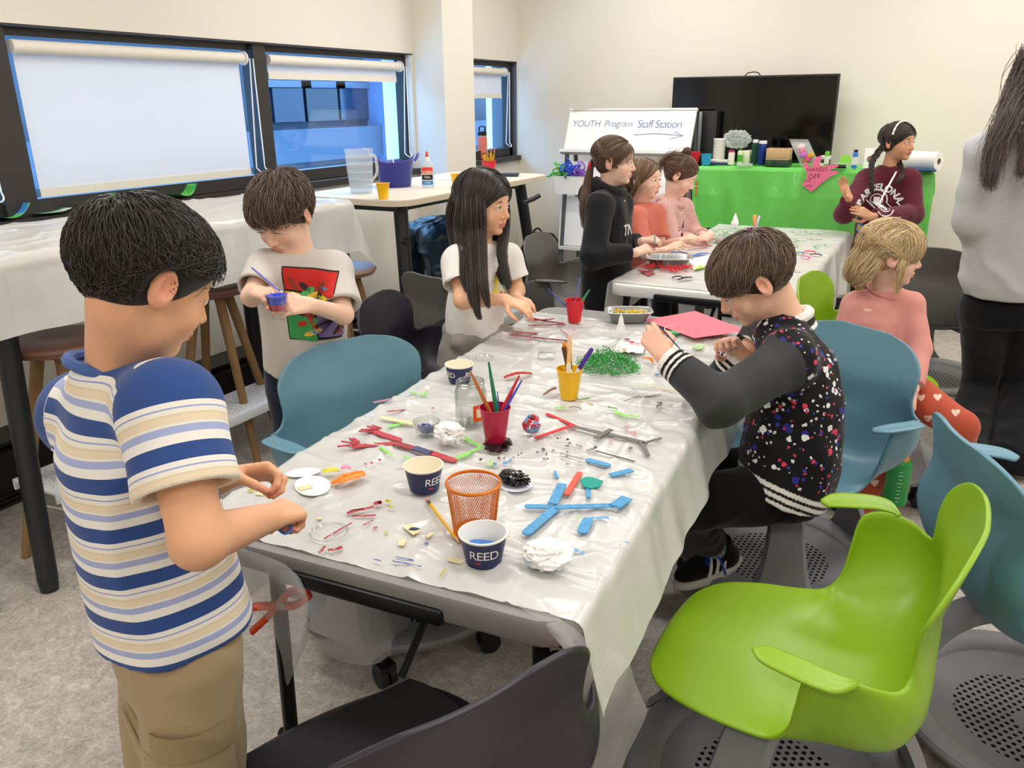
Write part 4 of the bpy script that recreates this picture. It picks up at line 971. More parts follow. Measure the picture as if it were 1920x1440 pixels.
def skin_cols(V, base, P, q, R, c, tips=(), lips='#c98076', blush=.5, rosy='#d9836f'):
    b = np.array(srgb(base)); C = np.tile(b, (len(V), 1)); C *= (1+.05*vnoise(V, 22.))[:, None]
    L = (V-np.asarray(c)) @ R/q
    def mixin(col, a): nonlocal C; C = C*(1-a[:, None])+np.array(srgb(col))*a[:, None]
    for sx in (-1, 1):
        d = np.linalg.norm((L-[sx*.034, .068, -.032])/[.024, .03, .020], axis=1); mixin(rosy, np.clip(1-d, 0, 1)*blush)
        d = np.linalg.norm((L-[sx*.078, -.008, -.005])/[.016, .03, .04], axis=1); mixin(rosy, np.clip(1.2-d, 0, 1)*.5)
    d = np.linalg.norm((L-[0, .095, -.030])/[.014, .02, .014], axis=1); mixin(rosy, np.clip(1-d, 0, 1)*.4)
    d = np.linalg.norm((L-[0, .082, -.0582])/[.0195, .012, .0098], axis=1); mixin(lips, np.clip((1.12-d)*5, 0, 1)*.7)
    for t in tips: d = np.linalg.norm(V-t, axis=1)/.014; mixin(rosy, np.clip(1.3-d, 0, 1)*.5)
    return C
def eye(parent, P, R, q, sx, gaze, iris='#4a3222', open_=1.):
    c = P(sx*.0275, .0655, -.0005); r = .0122*q; g = nrm(gaze); x = nrm(np.cross(g, [0, 0, 1])); y = np.cross(x, g)
    V = []; Cc = []; nu, nv = 24, 28
    for i in range(nu+1):
        a = PI*i/nu*1.0
        for j in range(nv): b = 2*PI*j/nv; V.append(c+r*(g*math.cos(a)+(x*math.cos(b)+y*math.sin(b))*math.sin(a))); Cc.append(srgb('#0a0808') if a < .22 else srgb(iris) if a < .50 else srgb('#f2eeea'))
    F = [(i*nv+j, i*nv+(j+1) % nv, (i+1)*nv+(j+1) % nv, (i+1)*nv+j) for i in range(nu) for j in range(nv)]
    o = new_mesh('eye', V, F, mat('eye_surface', '#ffffff', .12, attr='Col', coat=.6), parent); set_col(o, np.array(Cc)); return o
def face_bits(root, P, R, q, haircol, gaze, iris='#4a3222', open_=1., brow='#4a3426', lash=True):
    for sx in (-1, 1):
        eye(root, P, R, q, sx, gaze, iris)
        hb = .0050*open_
        pts = [P(sx*(.0275+x), .0795-abs(x)*abs(x)*22-(.002 if x > 0 else 0), -.0012+hb*(1-(x/.0118)**2)) for x in np.linspace(-.0118, .0128, 7)]
        MB().tube(pts, [.0004*q, .0009*q, .0011*q, .0012*q, .0012*q, .0011*q, .0006*q], 5).build('eyelashes', mat('lash_dark', '#231a17', .6), root)
        pts = [P(sx*(.0275+x), .0800-abs(x+.002)**2*26, .0165+.003*(1-((x+.004)/.016)**2)) for x in np.linspace(-.015, .017, 9)]
        MB().tube(pts, [.0008*q, .0016*q, .0019*q, .0019*q, .0018*q, .0016*q, .0013*q, .0010*q, .0005*q], 6, flat=(1., .7)).build('eyebrow', mat('brow'+brow, brow, .8), root)
# ---------------------------------------------------------------- hair
def HL(d, lo=-.8): return d[2] > np.interp(d[1], [-1, -.2, .15, .4, .7, .95], [lo, lo+.1, -.12, .12, .36, .44])
def hair_mat(col):
    m = bpy.data.materials.new('hair_'+col); m.use_nodes = True; nt = m.node_tree; b = nt.nodes['Principled BSDF']
    a = nt.nodes.new('ShaderNodeAttribute'); a.attribute_name = 'Col'; nt.links.new(a.outputs['Color'], b.inputs['Base Color'])
    b.inputs['Roughness'].default_value = .42; b.inputs['Specular IOR Level'].default_value = .45; b.inputs['Sheen Weight'].default_value = .15; return m
def strands(name, paths, r0, col, parent, mtl, col2=None, rn=None, taper=.25, sides=3):
    """paths: array (n, k, 3)"""
    A = np.asarray(paths, float); n, k, _ = A.shape; R = rn or rng
    T = np.gradient(A, axis=1); T /= np.linalg.norm(T, axis=2)[..., None]+1e-9
    ref = R.normal(size=(n, 1, 3)); a = np.cross(T, ref); a /= np.linalg.norm(a, axis=2)[..., None]+1e-9; b = np.cross(T, a)
    rad = r0*(.7+.6*R.random(n))[:, None]*np.linspace(1, taper, k)[None, :]; rad[:, 0] *= .5
    V = np.stack([A+rad[..., None]*(a*math.cos(2*PI*j/sides)+b*math.sin(2*PI*j/sides)) for j in range(sides)], 2)
    V = V.reshape(-1, 3); i, s_, j = np.meshgrid(np.arange(n), np.arange(k-1), np.arange(sides), indexing='ij'); i, s_, j = i.ravel(), s_.ravel(), j.ravel()
    f = lambda s2, j2: (i*k+s2)*sides+(j2 % sides)
    F = np.stack([f(s_, j), f(s_, j+1), f(s_+1, j+1), f(s_+1, j)], 1)
    o = new_mesh(name, V, F, mtl, parent)
    c1 = np.array(srgb(col)); c2 = np.array(srgb(col2 or col)); m = R.random(n)[:, None]**1.6; C = c1*(1-m)+c2*m; C = C*(.75+.5*R.random((n, 1)))
    set_col(o, np.repeat(C, k*sides, 0)); return o
def cap_hair(root, c, R, size, col, col2, n=1400, length=.07, r=.0011, hairline=None, crown=(0, -.55, .83), thick=.010, mtl=None, fall=.5, seed=1, lift=.006, k=9, part=None, jit=.18, ear=None, lenfn=None, basename='hair', spread_front=0., cut=None):
    """short to medium hair combed outwards from the crown over the skull"""
    Rn = np.random.default_rng(seed); q = size/.20; c = np.asarray(c, float); ctr = np.array([0, -.013, .027]); rad = np.array([.0735, .0925, .0775])
    hl = hairline or (lambda d: d[1]*.8-d[2]*.55 < .28 and d[2] > -.62)
    cr = nrm(crown); paths = []; gl = R.T @ np.array([0, 0, -1.])
    tries = 0
    while len(paths) < n and tries < n*30:
        tries += 1
        d = nrm(Rn.normal(size=3))
        if not hl(d): continue
        L = length*(.75+.5*Rn.random())*(lenfn(d) if lenfn else 1.); p = d.copy(); pts = []; off = 1.0+Rn.random()*thick/.08
        jv = Rn.normal(size=3)*jit; st = L/(k-1)/.08
        for i in range(k):
            pts.append(ctr+rad*p*(off+(lift/.08)*math.sin(PI*min(i/(k-1)*1.1, 1))))
            if part is not None: base = nrm([math.copysign(1., p[0]+part), .15 if p[1] > -.3 else -.4, -.3])
            else: base = p-cr*np.dot(p, cr); base = base/(np.linalg.norm(base)+.15)
            g = base*(1-fall)+gl*fall+jv*.6
            g = g-p*np.dot(g, p); g = nrm(g); p = nrm(p+g*st)
        pts = np.array(pts)
        if ear:
            w_ = np.abs(pts); bad = np.linalg.norm((np.c_[w_[:, 0], pts[:, 1], pts[:, 2]]-[.078, -.004, -.010])/[.03, ear, ear*1.15], axis=1) < 1
            if bad.any():
                e_ = int(np.argmax(bad))
                if e_ < 3: continue
                pts = np.array([[np.interp(u_, np.arange(e_), pts[:e_, a_]) for a_ in range(3)] for u_ in np.linspace(0, e_-1, k)])
        paths.append(pts)
    A = np.array(paths)*q; A = A @ R.T+c
    m = mtl or hair_mat(col)
    o = strands(basename, A, r*q, col, root, m, col2, Rn)
    return o, m
def scalp(s, c, R, size, t=.006, front=.045, low=-.035):
    """cap of hair mass; cut away over the face and below the nape"""
    q = size/.20; c = np.asarray(c, float); P = lambda x, y, z: c+R @ (np.array([x, y, z])*q)
    s.ell(P(0, -.014, .026), np.array([.071+t, .087+t, .074+t])*q, R, 0)
    s.ell(P(0, .026, .034), np.array([.057+t, .048+t, .048+t])*q, R, .01*q)
    s.ell(P(0, -.030, -.010), np.array([.058+t, .054+t, .050+t])*q, R, .01*q)
    s.ell(P(0, .082, -.038), np.array([.066, .062, .072])*q, R, .006*q, 's')
    s.plane(P(0, 0, low-.02), R @ np.array([0, .25, -1.]))
    for sx in (-1, 1): s.ell(P(sx*.078, -.002, -.008), np.array([.014, .022, .030])*q, R, .004*q, 's')
def scalp_mesh(root, c, R, size, mtl, col, h=.003, **k):
    c = np.asarray(c); s = SDF(c-.14, c+.14, h); scalp(s, c, R, size, **k); V, F = s.mesh(); V = smoothv(V, F, 2)
    o = new_mesh('hair_mass', V, F, mtl, root); set_col(o, np.tile(np.array(srgb(col))*.8, (len(V), 1))*(1+.25*vnoise(V, 60.))[:, None]); return o
def guide_hair(name, root, guides, radii, n, r, col, col2, mtl, seed=1, k=16, wav=.0):
    """strands filling a tube around each guide polyline"""
    Rn = np.random.default_rng(seed); out = []
    for g, rad in zip(guides, radii):
        G = catmull(g, 8); idx = np.linspace(0, len(G)-1, k); G = np.array([[np.interp(idx, np.arange(len(G)), G[:, a]) for a in range(3)]])[0].T
        rr = np.interp(np.linspace(0, 1, k), np.linspace(0, 1, len(rad)), rad)
        for _ in range(n):
            o = Rn.normal(size=3); o = o/np.linalg.norm(o)*Rn.random()**.4; e = int(k*(.8+.2*Rn.random())); ph = Rn.random()*6
            w = np.sin(np.linspace(0, 7, k)+ph)[:, None]*wav*Rn.normal(size=3)
            P = G+o*rr[:, None]+w
            Q = P[:max(e, 4)]; ii = np.linspace(0, len(Q)-1, k); out.append(np.array([np.interp(ii, np.arange(len(Q)), Q[:, a]) for a in range(3)]).T)
    return strands(name, out, r, col, root, mtl, col2, Rn)
# ---------------------------------------------------------------- decals laid on cloth
def bvh(V, F): return BVHTree.FromPolygons([tuple(v) for v in V.tolist()], F.tolist())
def lay(tree, P, d, off=.0012):
    """push points along d until they meet the garment"""
    out = []; d = Vector(nrm(d)); ok = []
    for p in P:
        h = tree.ray_cast(Vector(p)-d*.25, d, .6); out.append(np.array(h[0])-np.array(d)*off if h[0] is not None else None); ok.append(h[0] is not None)
    last = next((o for o in out if o is not None), np.array(P[0]))
    return np.array([o if o is not None else last for o in out]), ok
def decal_text(parent, tree, txt, size, origin, xdir, updir, d, mtl, name='print', arc=None, **k):
    V, F = text_mesh(txt, size, **k)
    if arc: a = V[:, 0]/arc; rr = arc+V[:, 1]; V = np.c_[np.sin(a)*rr, np.cos(a)*rr-arc, V[:, 2]*0]
    bm = bmesh.new(); vs = [bm.verts.new(v) for v in V]
    for f in F:
        try: bm.faces.new([vs[i] for i in f])
        except ValueError: pass
    bmesh.ops.triangulate(bm, faces=bm.faces[:])
    for _ in range(3):
        es = [e for e in bm.edges if e.calc_length() > .012]
        if not es: break
        bmesh.ops.subdivide_edges(bm, edges=es, cuts=1, use_grid_fill=False); bmesh.ops.triangulate(bm, faces=bm.faces[:])
    bm.verts.index_update(); V = np.array([tuple(v.co) for v in bm.verts]); F = [[v.index for v in f.verts] for f in bm.faces]; bm.free()
    x = nrm(xdir); z = nrm(np.asarray(updir)-x*np.dot(x, updir)); P = np.asarray(origin)+V[:, :1]*x+V[:, 1:2]*z
    Q, ok = lay(tree, P, d); return new_mesh(name, Q, F, mtl, parent, smooth=False)
def decal_poly(parent, tree, outline, origin, xdir, updir, d, mtl, name='print', off=.0012, res=.008):
    """filled outline (local 2D) laid on the garment"""
    O = np.array(outline); lo, hi = O.min(0), O.max(0); x = nrm(xdir); z = nrm(np.asarray(updir)-x*np.dot(x, updir))
    bm = bmesh.new(); vs = [bm.verts.new((a, b, 0)) for a, b in O]; bm.faces.new(vs); bmesh.ops.triangulate(bm, faces=bm.faces[:])
    for _ in range(5):
        es = [e for e in bm.edges if e.calc_length() > res]
        if not es: break
        bmesh.ops.subdivide_edges(bm, edges=es, cuts=1); bmesh.ops.triangulate(bm, faces=bm.faces[:])
    bm.verts.index_update(); V = np.array([tuple(v.co) for v in bm.verts]); F = [[v.index for v in f.verts] for f in bm.faces]; bm.free()
    Q, ok = lay(tree, np.asarray(origin)+V[:, :1]*x+V[:, 1:2]*z, d, off); return new_mesh(name, Q, F, mtl, parent, smooth=False)
def fabric(name, col, rough=.9, attr=None, bump=(700, .25, .0012), **k): return mat(name, col, rough, spec=.2, sheen=.15, bump=bump, attr=attr, **k)
def finish(root, loc):
    root.location = tuple(map(float, loc))
    for c in root.children: c.location = tuple(-float(v) for v in loc)
# ---- boy in the striped tee (nearest, left) --------------------------------
def boy_striped():
    root = empty('person', (0, 0, 0), 'boy in blue, white and beige striped tee and khaki pants, nearest at left', 'person')
    q = .187; hc = J(280, 524, 1.06); R = basis(D(.62, .62, -.50)); body_f = D(.80, .60)
    rt = nrm(np.cross(body_f, [0, 0, 1]))
    neck = J(226, 690, 1.125); shR = J(318, 768, 1.02); shL = J(158, 775, 1.22); elR = J(372, 1015, .99); wrR = J(500, 972, 1.13); hdR = J(548, 945, 1.19)
    elL = J(330, 930, 1.27); wrL = J(425, 893, 1.25); pel = J(322, 1150, 1.24)
    fx, fy = pel[0], pel[1]
    hipR, hipL = pel+rt*.065+[0, 0, -.02], pel-rt*.065+[0, 0, -.02]
    knR = np.array([hipR[0]-body_f[0]*.03, hipR[1]-body_f[1]*.03, .36]); knL = np.array([hipL[0]-body_f[0]*.03, hipL[1]-body_f[1]*.03, .36])
    anR = np.array([knR[0], knR[1], .07])-np.append(body_f[:2]*.02, 0); anL = np.array([knL[0], knL[1], .07])-np.append(body_f[:2]*.02, 0)
    pts = [hc, neck, shR, shL, elR, hdR, wrL, pel, anR, anL]
    lo, hi = lohi(pts, .16); lo[2] = -.0
    s = SDF(lo, hi, .003); P = head_sdf(s, hc, R, q, .4)
    s.cap(neck+[0, 0, -.03], P(0, -.02, -.05), .050, .044, .03)
    s.loft([(pel, .085, .06), ((pel+neck)/2, .105, .075), (neck-[0, 0, .05], .11, .065)], k=.02, xdir=rt)
    for a, b, w2 in ((shR, elR, wrR), (shL, elL, wrL)): limb(s, [neck-[0, 0, .04], a, b, w2], [.045, .040, .033, .0215], .015)
    tR = hand_sdf(s, wrR, hdR-wrR+[0, 0, -.01], D(.1, -.4, 1), -1, (1.15, 1.2, 1.25, 1.3), .9, .74, .05)
    tL = hand_sdf(s, wrL, D(1, .1, .05), D(-.1, .75, .75), 1, (.85, .9, 1.0, 1.05), .7, .74, .08)
    for a, b, w2 in ((hipR, knR, anR), (hipL, knL, anL)): limb(s, [a, b, w2], [.055, .048, .034]); foot_sdf(s, w2, body_f)
    V, F = s.mesh(); V = smoothv(V, F, 1); o = new_mesh('body', V, F, m_skin, root); set_col(o, skin_cols(V, '#e3ab85', P, q/.2, R, hc, tR+tL, blush=.25))
    face_bits(root, P, R, q/.2, '#1c1613', R @ [0, .8, -.6], open_=.4, brow='#2a1f1a')
    ax = nrm(neck-pel)
    def tee(s):
        m1 = (pel*.62+neck*.38); m2 = (pel*.28+neck*.72)
        s.loft([(pel-ax*.035+body_f*.006, .132, .115), (pel+ax*.05, .126, .108), (m1-body_f*.008, .128, .106), (m2-body_f*.012, .134, .098), (neck-ax*.045, .115, .078), (neck+ax*.004, .060, .060)], k=0, xdir=rt, sq=2.2)
        for a, b in ((shR, elR), (shL, elL)):
            e = a+(b-a)*.62; s.cap(neck-ax*.035, a, .050, .058, .035); s.cap(a, e, .060, .064, .03)
            dd = nrm(b-a); s.plane(e, dd, e-.075, e+.075); s.cap(e+dd*.03, e-dd*.05, .056, .048, .004, 's')
        s.plane(pel-ax*.012, -ax, pel-[.25, .25, .2], pel+[.25, .25, .05])
    def stripe_u(V):
        u = ((neck-V) @ ax)/.0715+.42
        for a, b in ((shR, elR), (shL, elL)):
            dd = nrm(b-a); t = (V-a) @ dd; r = np.linalg.norm((V-a)-t[:, None]*dd, axis=1); L = np.linalg.norm(b-a)*.62
            out = ((V-a) @ nrm(a-neck-ax*np.dot(a-neck, ax)) > -.010) & (r < .090) & (t > -.10) & (t < L+.02)
            u = np.where(out, np.maximum(t+.012, 0)/.0715+.02, u)
        return u
    m = bpy.data.materials.new('striped_jersey'); m.use_nodes = True; nt = m.node_tree; b = nt.nodes['Principled BSDF']; L = nt.links.new
    at = nt.nodes.new('ShaderNodeAttribute'); at.attribute_name = 'stripe'; fr = nt.nodes.new('ShaderNodeMath'); fr.operation = 'FRACT'; L(at.outputs['Fac'], fr.inputs[0])
    cr = nt.nodes.new('ShaderNodeValToRGB'); cr.color_ramp.interpolation = 'CONSTANT'; e = cr.color_ramp.elements
    st = [(0, '#34508e'), (.29, '#f0ece4'), (.39, '#9aa6d6'), (.415, '#efe9dd'), (.50, '#e3d2b2'), (.54, '#ead9bd'), (.66, '#efe9dd'), (.70, '#a9b3dc'), (.83, '#f2eee7')]
    while len(e) < len(st): e.new(.5)
    for k_, (p_, c_) in zip(e, st): k_.position = p_; k_.color = srgb(c_)+(1,)
    L(fr.outputs[0], cr.inputs[0]); L(cr.outputs[0], b.inputs['Base Color']); b.inputs['Roughness'].default_value = .9; b.inputs['Specular IOR Level'].default_value = .2; b.inputs['Sheen Weight'].default_value = .15
    tc = nt.nodes.new('ShaderNodeTexCoord'); nz = nt.nodes.new('ShaderNodeTexNoise'); nz.inputs['Scale'].default_value = 600; bn = nt.nodes.new('ShaderNodeBump'); bn.inputs['Strength'].default_value = .2; bn.inputs['Distance'].default_value = .0012
    L(tc.outputs['Object'], nz.inputs['Vector']); L(nz.outputs['Fac'], bn.inputs['Height']); L(bn.outputs[0], b.inputs['Normal'])
    lo2, hi2 = lohi([pel, neck, shR, shL, elR, elL], .16)
    # stripe coordinate is read before the folds are pushed in
    s2 = SDF(lo2, hi2, .003); tee(s2); V2, F2 = s2.mesh(); V2 = smoothv(V2, F2, 1); U = stripe_u(V2)
    N2 = normals(V2, F2); W_ = V2*np.array([7, 7, 3.2]); W2 = W_+np.c_[vnoise(W_*.7+3, 1.), vnoise(W_*.7+7, 1.), vnoise(W_*.7+11, 1.)]*.9
    f = (1-np.sqrt(vnoise(W2, 1.)**2+.012))**3*1.3+vnoise(W2*2.1, 1.)*.25-.5; hgt = np.clip((neck[2]-V2[:, 2])/.15, .25, 1)
    V2 = V2+N2*(f*.010*hgt)[:, None]
    o = new_mesh('striped_tee', V2, F2, m, root); a = o.data.attributes.new('stripe', 'FLOAT', 'POINT'); a.data.foreach_set('value', U.astype(np.float32))
    # ribbed collar
    cz = neck-ax*.004; ring = [cz+(rt*math.cos(t)*.064+body_f*math.sin(t)*.062)+ax*(.006-.020*math.sin(t)) for t in np.linspace(0, 2*PI, 33)]
    MB().tube(ring, .0085, 8, flat=(1., 1.)).build('collar', fabric('collar_blue', '#4a66a4'), root)
    def pants(s):
        s.loft([(pel+ax*.08, .108, .090), (pel-[0, 0, .06], .112, .094), (pel-[0, 0, .10], .110, .092)], k=0, xdir=rt)
        for a, b2, w2 in ((hipR, knR, anR), (hipL, knL, anL)): limb(s, [a-[0, 0, .03], b2, w2], [.078, .076, .068], .02)
        s.plane([0, 0, .045], [0, 0, -1])
    _, Vp, Fp = gar(root, 'khaki_pants', *lohi([pel, hipR, hipL, knR, knL, anR, anL], .13), .004, pants, fabric('khaki_twill', '#a8926f', bump=(300, .3, .002)), wr=.0045, wsc=(10, 10, 8), seed=3)
    T = bvh(Vp, Fp); out = rt
    m_k = fabric('khaki_twill_dark', '#9c8662')
    zc = knR[2]+.20
    for nm, w_, h_, dz in (('cargo_pocket', .12, .15, -.06), ('pocket_flap', .13, .045, .035)):
        c0 = np.array([knR[0], knR[1], zc+dz]); pol = rrect(w_/2, h_/2, .01, 3); d = -nrm(rt*.85-body_f*-.2+0)
        decal_poly(root, T, pol, c0+rt*.2, body_f, [0, 0, 1], -rt, fabric('khaki_twill', '#a8926f') if nm == 'cargo_pocket' else m_k, nm, off=.007 if nm == 'cargo_pocket' else .011)
    for an in (anR, anL):
        def shoe(s, an=an):
            d = nrm([body_f[0], body_f[1], 0]); s.ell([an[0]+d[0]*.06, an[1]+d[1]*.06, .04], (.042, .118, .045), basis(d), 0); s.cap([an[0], an[1], .09], [an[0], an[1], .04], .042, .045, .02); s.plane([0, 0, .004], [0, 0, -1])
        gar(root, 'shoe', *lohi([an, an+body_f*.17, [an[0], an[1], 0]], .07), .004, shoe, mat('shoe_grey', '#4b4f57', .6), wr=0)
    hm = hair_mat('black'); scalp_mesh(root, hc, R, q, hm, '#17120f', t=.004, low=-.028)
    q2 = q/.2
    cap_hair(root, hc, R, q, '#14100e', '#3a3029', n=6200, length=.050, r=.0010, thick=.009, mtl=hm, fall=.22, seed=4, lift=.007, crown=(-.15, -.62, .77), jit=.17, ear=.030,
             hairline=lambda d: HL(d, -.92), lenfn=lambda d: 1.35 if d[1] > .3 else (.55 if d[2] < -.1 else 1.))
    finish(root, [pel[0], pel[1], 0]); return dict(tR=tR, tL=tL, wrR=wrR)
B1 = boy_striped()
# ---- boy in the light grey tee --------------------------------------------
def boy_grey():
    root = empty('person', (0, 0, 0), 'boy in light grey printed tee stirring a small cup behind the teal chair', 'person')
    q = .200; hc = J(528, 402, 2.22); R = basis(D(-.30, -.80, -.55)); bf = D(-.12, -1); rt = nrm(np.cross(bf, [0, 0, 1]))
    neck = J(563, 482, 2.27); shR = J(497, 503, 2.25); shL = J(627, 506, 2.27); elR = J(472, 556, 2.17); wrR = J(482, 549, 2.06); elL = J(644, 590, 2.20); wrL = J(582, 572, 2.06)
    pel = J(574, 680, 2.43)
    hips = [pel+rt*.055, pel-rt*.055]; kn = [np.array([h[0], h[1], .34])+bf*.01 for h in hips]; an = [np.array([k_[0], k_[1], .06]) for k_ in kn]
    lo, hi = lohi([hc, neck, shR, shL, elR, wrR, elL, wrL, pel]+an, .16); lo[2] = 0
    s = SDF(lo, hi, .003); P = head_sdf(s, hc, R, q, .45)
    s.cap(neck-[0, 0, .02], P(0, -.02, -.05), .045, .041, .03)
    s.loft([(pel, .11, .08), ((pel+neck)/2, .105, .075), (neck-[0, 0, .05], .11, .065)], k=.02, xdir=rt)
    for a, b, w2 in ((shR, elR, wrR), (shL, elL, wrL)): limb(s, [neck-[0, 0, .04], a, b, w2], [.042, .034, .026, .0185], .015)
    cupc = J(520, 566, 1.99)
    tR = hand_sdf(s, wrR, cupc+[0, 0, .02]-wrR, D(-.3, -.2, 1), -1, (.7, .8, .85, .9), .6, .70, .08)
    tL = hand_sdf(s, wrL, cupc+[0, 0, -.01]-wrL, D(.1, -.9, .6), 1, (.35, .45, .55, .6), .5, .70, .14)
    for a, b, w2 in zip(hips, kn, an): limb(s, [a, b, w2], [.065, .048, .032]); foot_sdf(s, w2, bf)
    V, F = s.mesh(); V = smoothv(V, F, 1); o = new_mesh('body', V, F, m_skin, root); set_col(o, skin_cols(V, '#e9bfa6', P, q/.2, R, hc, tR+tL))
    face_bits(root, P, R, q/.2, '', R @ [0, .7, -.7], '#5a4030', .45, '#5a4232')
    ax = nrm(neck-pel)
    def tee(s):
        m1 = pel*.5+neck*.5
        s.loft([(pel-ax*.01, .128, .110), (m1, .126, .100), (neck-ax*.08, .128, .086), (neck-ax*.025, .10, .066), (neck+ax*.002, .054, .050)], k=0, xdir=rt, sq=2.3)
        for a, b in ((shR, elR), (shL, elL)):
            e = a+(b-a)*(.72 if b is elR else .80); s.cap(neck-ax*.03, a, .044, .048, .035); s.cap(a, e, .050, .053, .03); dd = nrm(b-a); s.plane(e, dd, e-.07, e+.07); s.cap(e+dd*.03, e-dd*.03, .045, .040, .004, 's')
        s.plane(pel-ax*.008, -ax, pel-[.2, .2, .2], pel+[.2, .2, .05])
    _, Vt, Ft = gar(root, 'grey_tee', *lohi([pel, neck, shR, shL, elR, elL], .15), .004, tee, fabric('tee_grey', '#c9c2ba'), wr=.007, wsc=(8, 8, 5), seed=2)
    ring = [neck-ax*.014+(rt*math.cos(t)*.056+bf*math.sin(t)*.054)+ax*(.004-.020*math.sin(t)) for t in np.linspace(0, 2*PI, 33)]
    MB().tube(ring, .006, 8).build('collar', fabric('tee_grey', '#c9c2ba'), root)
    # colourful comic-style panels (abstract)
    T = bvh(Vt, Ft); o0 = J(553, 590, 2.1); d = -bf; xx = -rt; up = ax
    def pan(x0, y0, x1, y1, col, sk=.006, off=.0015, nm='print_panel'): decal_poly(root, T, [(x0, y0+sk), (x1, y0-sk), (x1, y1-sk), (x0, y1+sk)], o0, xx, up, d, mat('ink'+col, col, .8), nm, off=off)
    pan(-.083, -.118, .078, .094, '#222222', off=.0008); pan(-.080, .030, .075, .090, '#c8281f'); pan(-.080, -.035, .010, .025, '#e5b73b'); pan(.014, -.035, .075, .025, '#dccb3c'); pan(-.080, -.114, -.004, -.040, '#3f9a55'); pan(.0, -.114, .075, -.040, '#7e6a9c')
    Rn = np.random.default_rng(5)
    for k_ in range(26):
        cx, cy = Rn.uniform(-.066, .062), Rn.uniform(-.10, .078); a0 = Rn.uniform(0, 6); L1, L2 = Rn.uniform(.012, .026), Rn.uniform(.004, .010)
        pol = [(cx+math.cos(t)*L1*math.cos(a0)-math.sin(t)*L2*math.sin(a0), cy+math.cos(t)*L1*math.sin(a0)+math.sin(t)*L2*math.cos(a0)) for t in np.linspace(0, 2*PI, 11)[:-1]]
        cl = Rn.choice(['#c8281f', '#3a86b4', '#e8c440', '#2c2423', '#4fa860', '#8a3b2a']); decal_poly(root, T, pol, o0, xx, up, d, mat('ink'+cl, cl, .8), 'print_shape', off=.0022)
    def pants(s):
        s.loft([(pel+ax*.02, .115, .085), (pel-[0, 0, .09], .118, .09)], k=0, xdir=rt)
        for a, b2, w2 in zip(hips, kn, an): limb(s, [a-[0, 0, .03], b2, w2], [.075, .062, .052], .02)
        s.plane([0, 0, .05], [0, 0, -1])
    gar(root, 'navy_pants', *lohi([pel]+hips+kn+an, .12), .005, pants, fabric('navy_cotton', '#1d2438'), wr=.004)
    for a_ in an:
        def shoe(s, an=a_): s.ell([an[0]+bf[0]*.05, an[1]+bf[1]*.05, .035], (.038, .10, .04), basis(bf), 0); s.plane([0, 0, .004], [0, 0, -1])
        gar(root, 'shoe', *lohi([a_, a_+bf*.15, [a_[0], a_[1], 0]], .07), .005, shoe, mat('shoe_dark', '#2b2c33', .6), wr=0)
    hm = hair_mat('brown'); scalp_mesh(root, hc, R, q, hm, '#3a2a1f', t=.004, low=-.02)
    cap_hair(root, hc, R, q, '#3f2e22', '#7d6350', n=3000, length=.052, r=.0011, thick=.012, mtl=hm, fall=.35, seed=8, lift=.008, crown=(.1, -.5, .85), ear=.027, hairline=lambda d: HL(d, -.85), lenfn=lambda d: 1.3 if d[1] > .3 else (.5 if d[2] < -.1 else 1.))
    finish(root, [pel[0], pel[1], 0]); return cupc, tR
CUP2, TR2 = boy_grey()
# ---- long-haired girl in the white tee -------------------------------------
def torso_tee(s, pel, neck, rt, prof, sleeves, nk=(.056, .052), hem=.01):
    ax = nrm(neck-pel); secs = []
    for t, a, b in prof: secs.append((pel*(1-t)+neck*t, a, b))
    s.loft(secs, k=0, xdir=rt, sq=2.2)
    for a, b, frac, ra, rb in sleeves:
        e = a+(b-a)*frac; s.cap(neck-ax*.03, a, .040, ra*.92, .035); s.cap(a, e, ra, rb, .03); dd = nrm(b-a)
        s.plane(e, dd, e-rb*1.2, e+rb*1.2); s.cap(e+dd*.03, e-dd*.03, rb-.006, rb-.012, .004, 's')
    s.plane(pel-ax*hem, -ax, pel-[.3, .3, .2], pel+[.3, .3, .05])
def collar_ring(root, neck, ax, rt, bf, r=.055, rt_=.006, m=None, dz=-.014, drop=.02):
    ring = [neck+ax*dz+(rt*math.cos(t)*r+bf*math.sin(t)*r*.96)+ax*(.004-drop*math.sin(t)) for t in np.linspace(0, 2*PI, 33)]
    return MB().tube(ring, rt_, 8).build('collar', m, root)
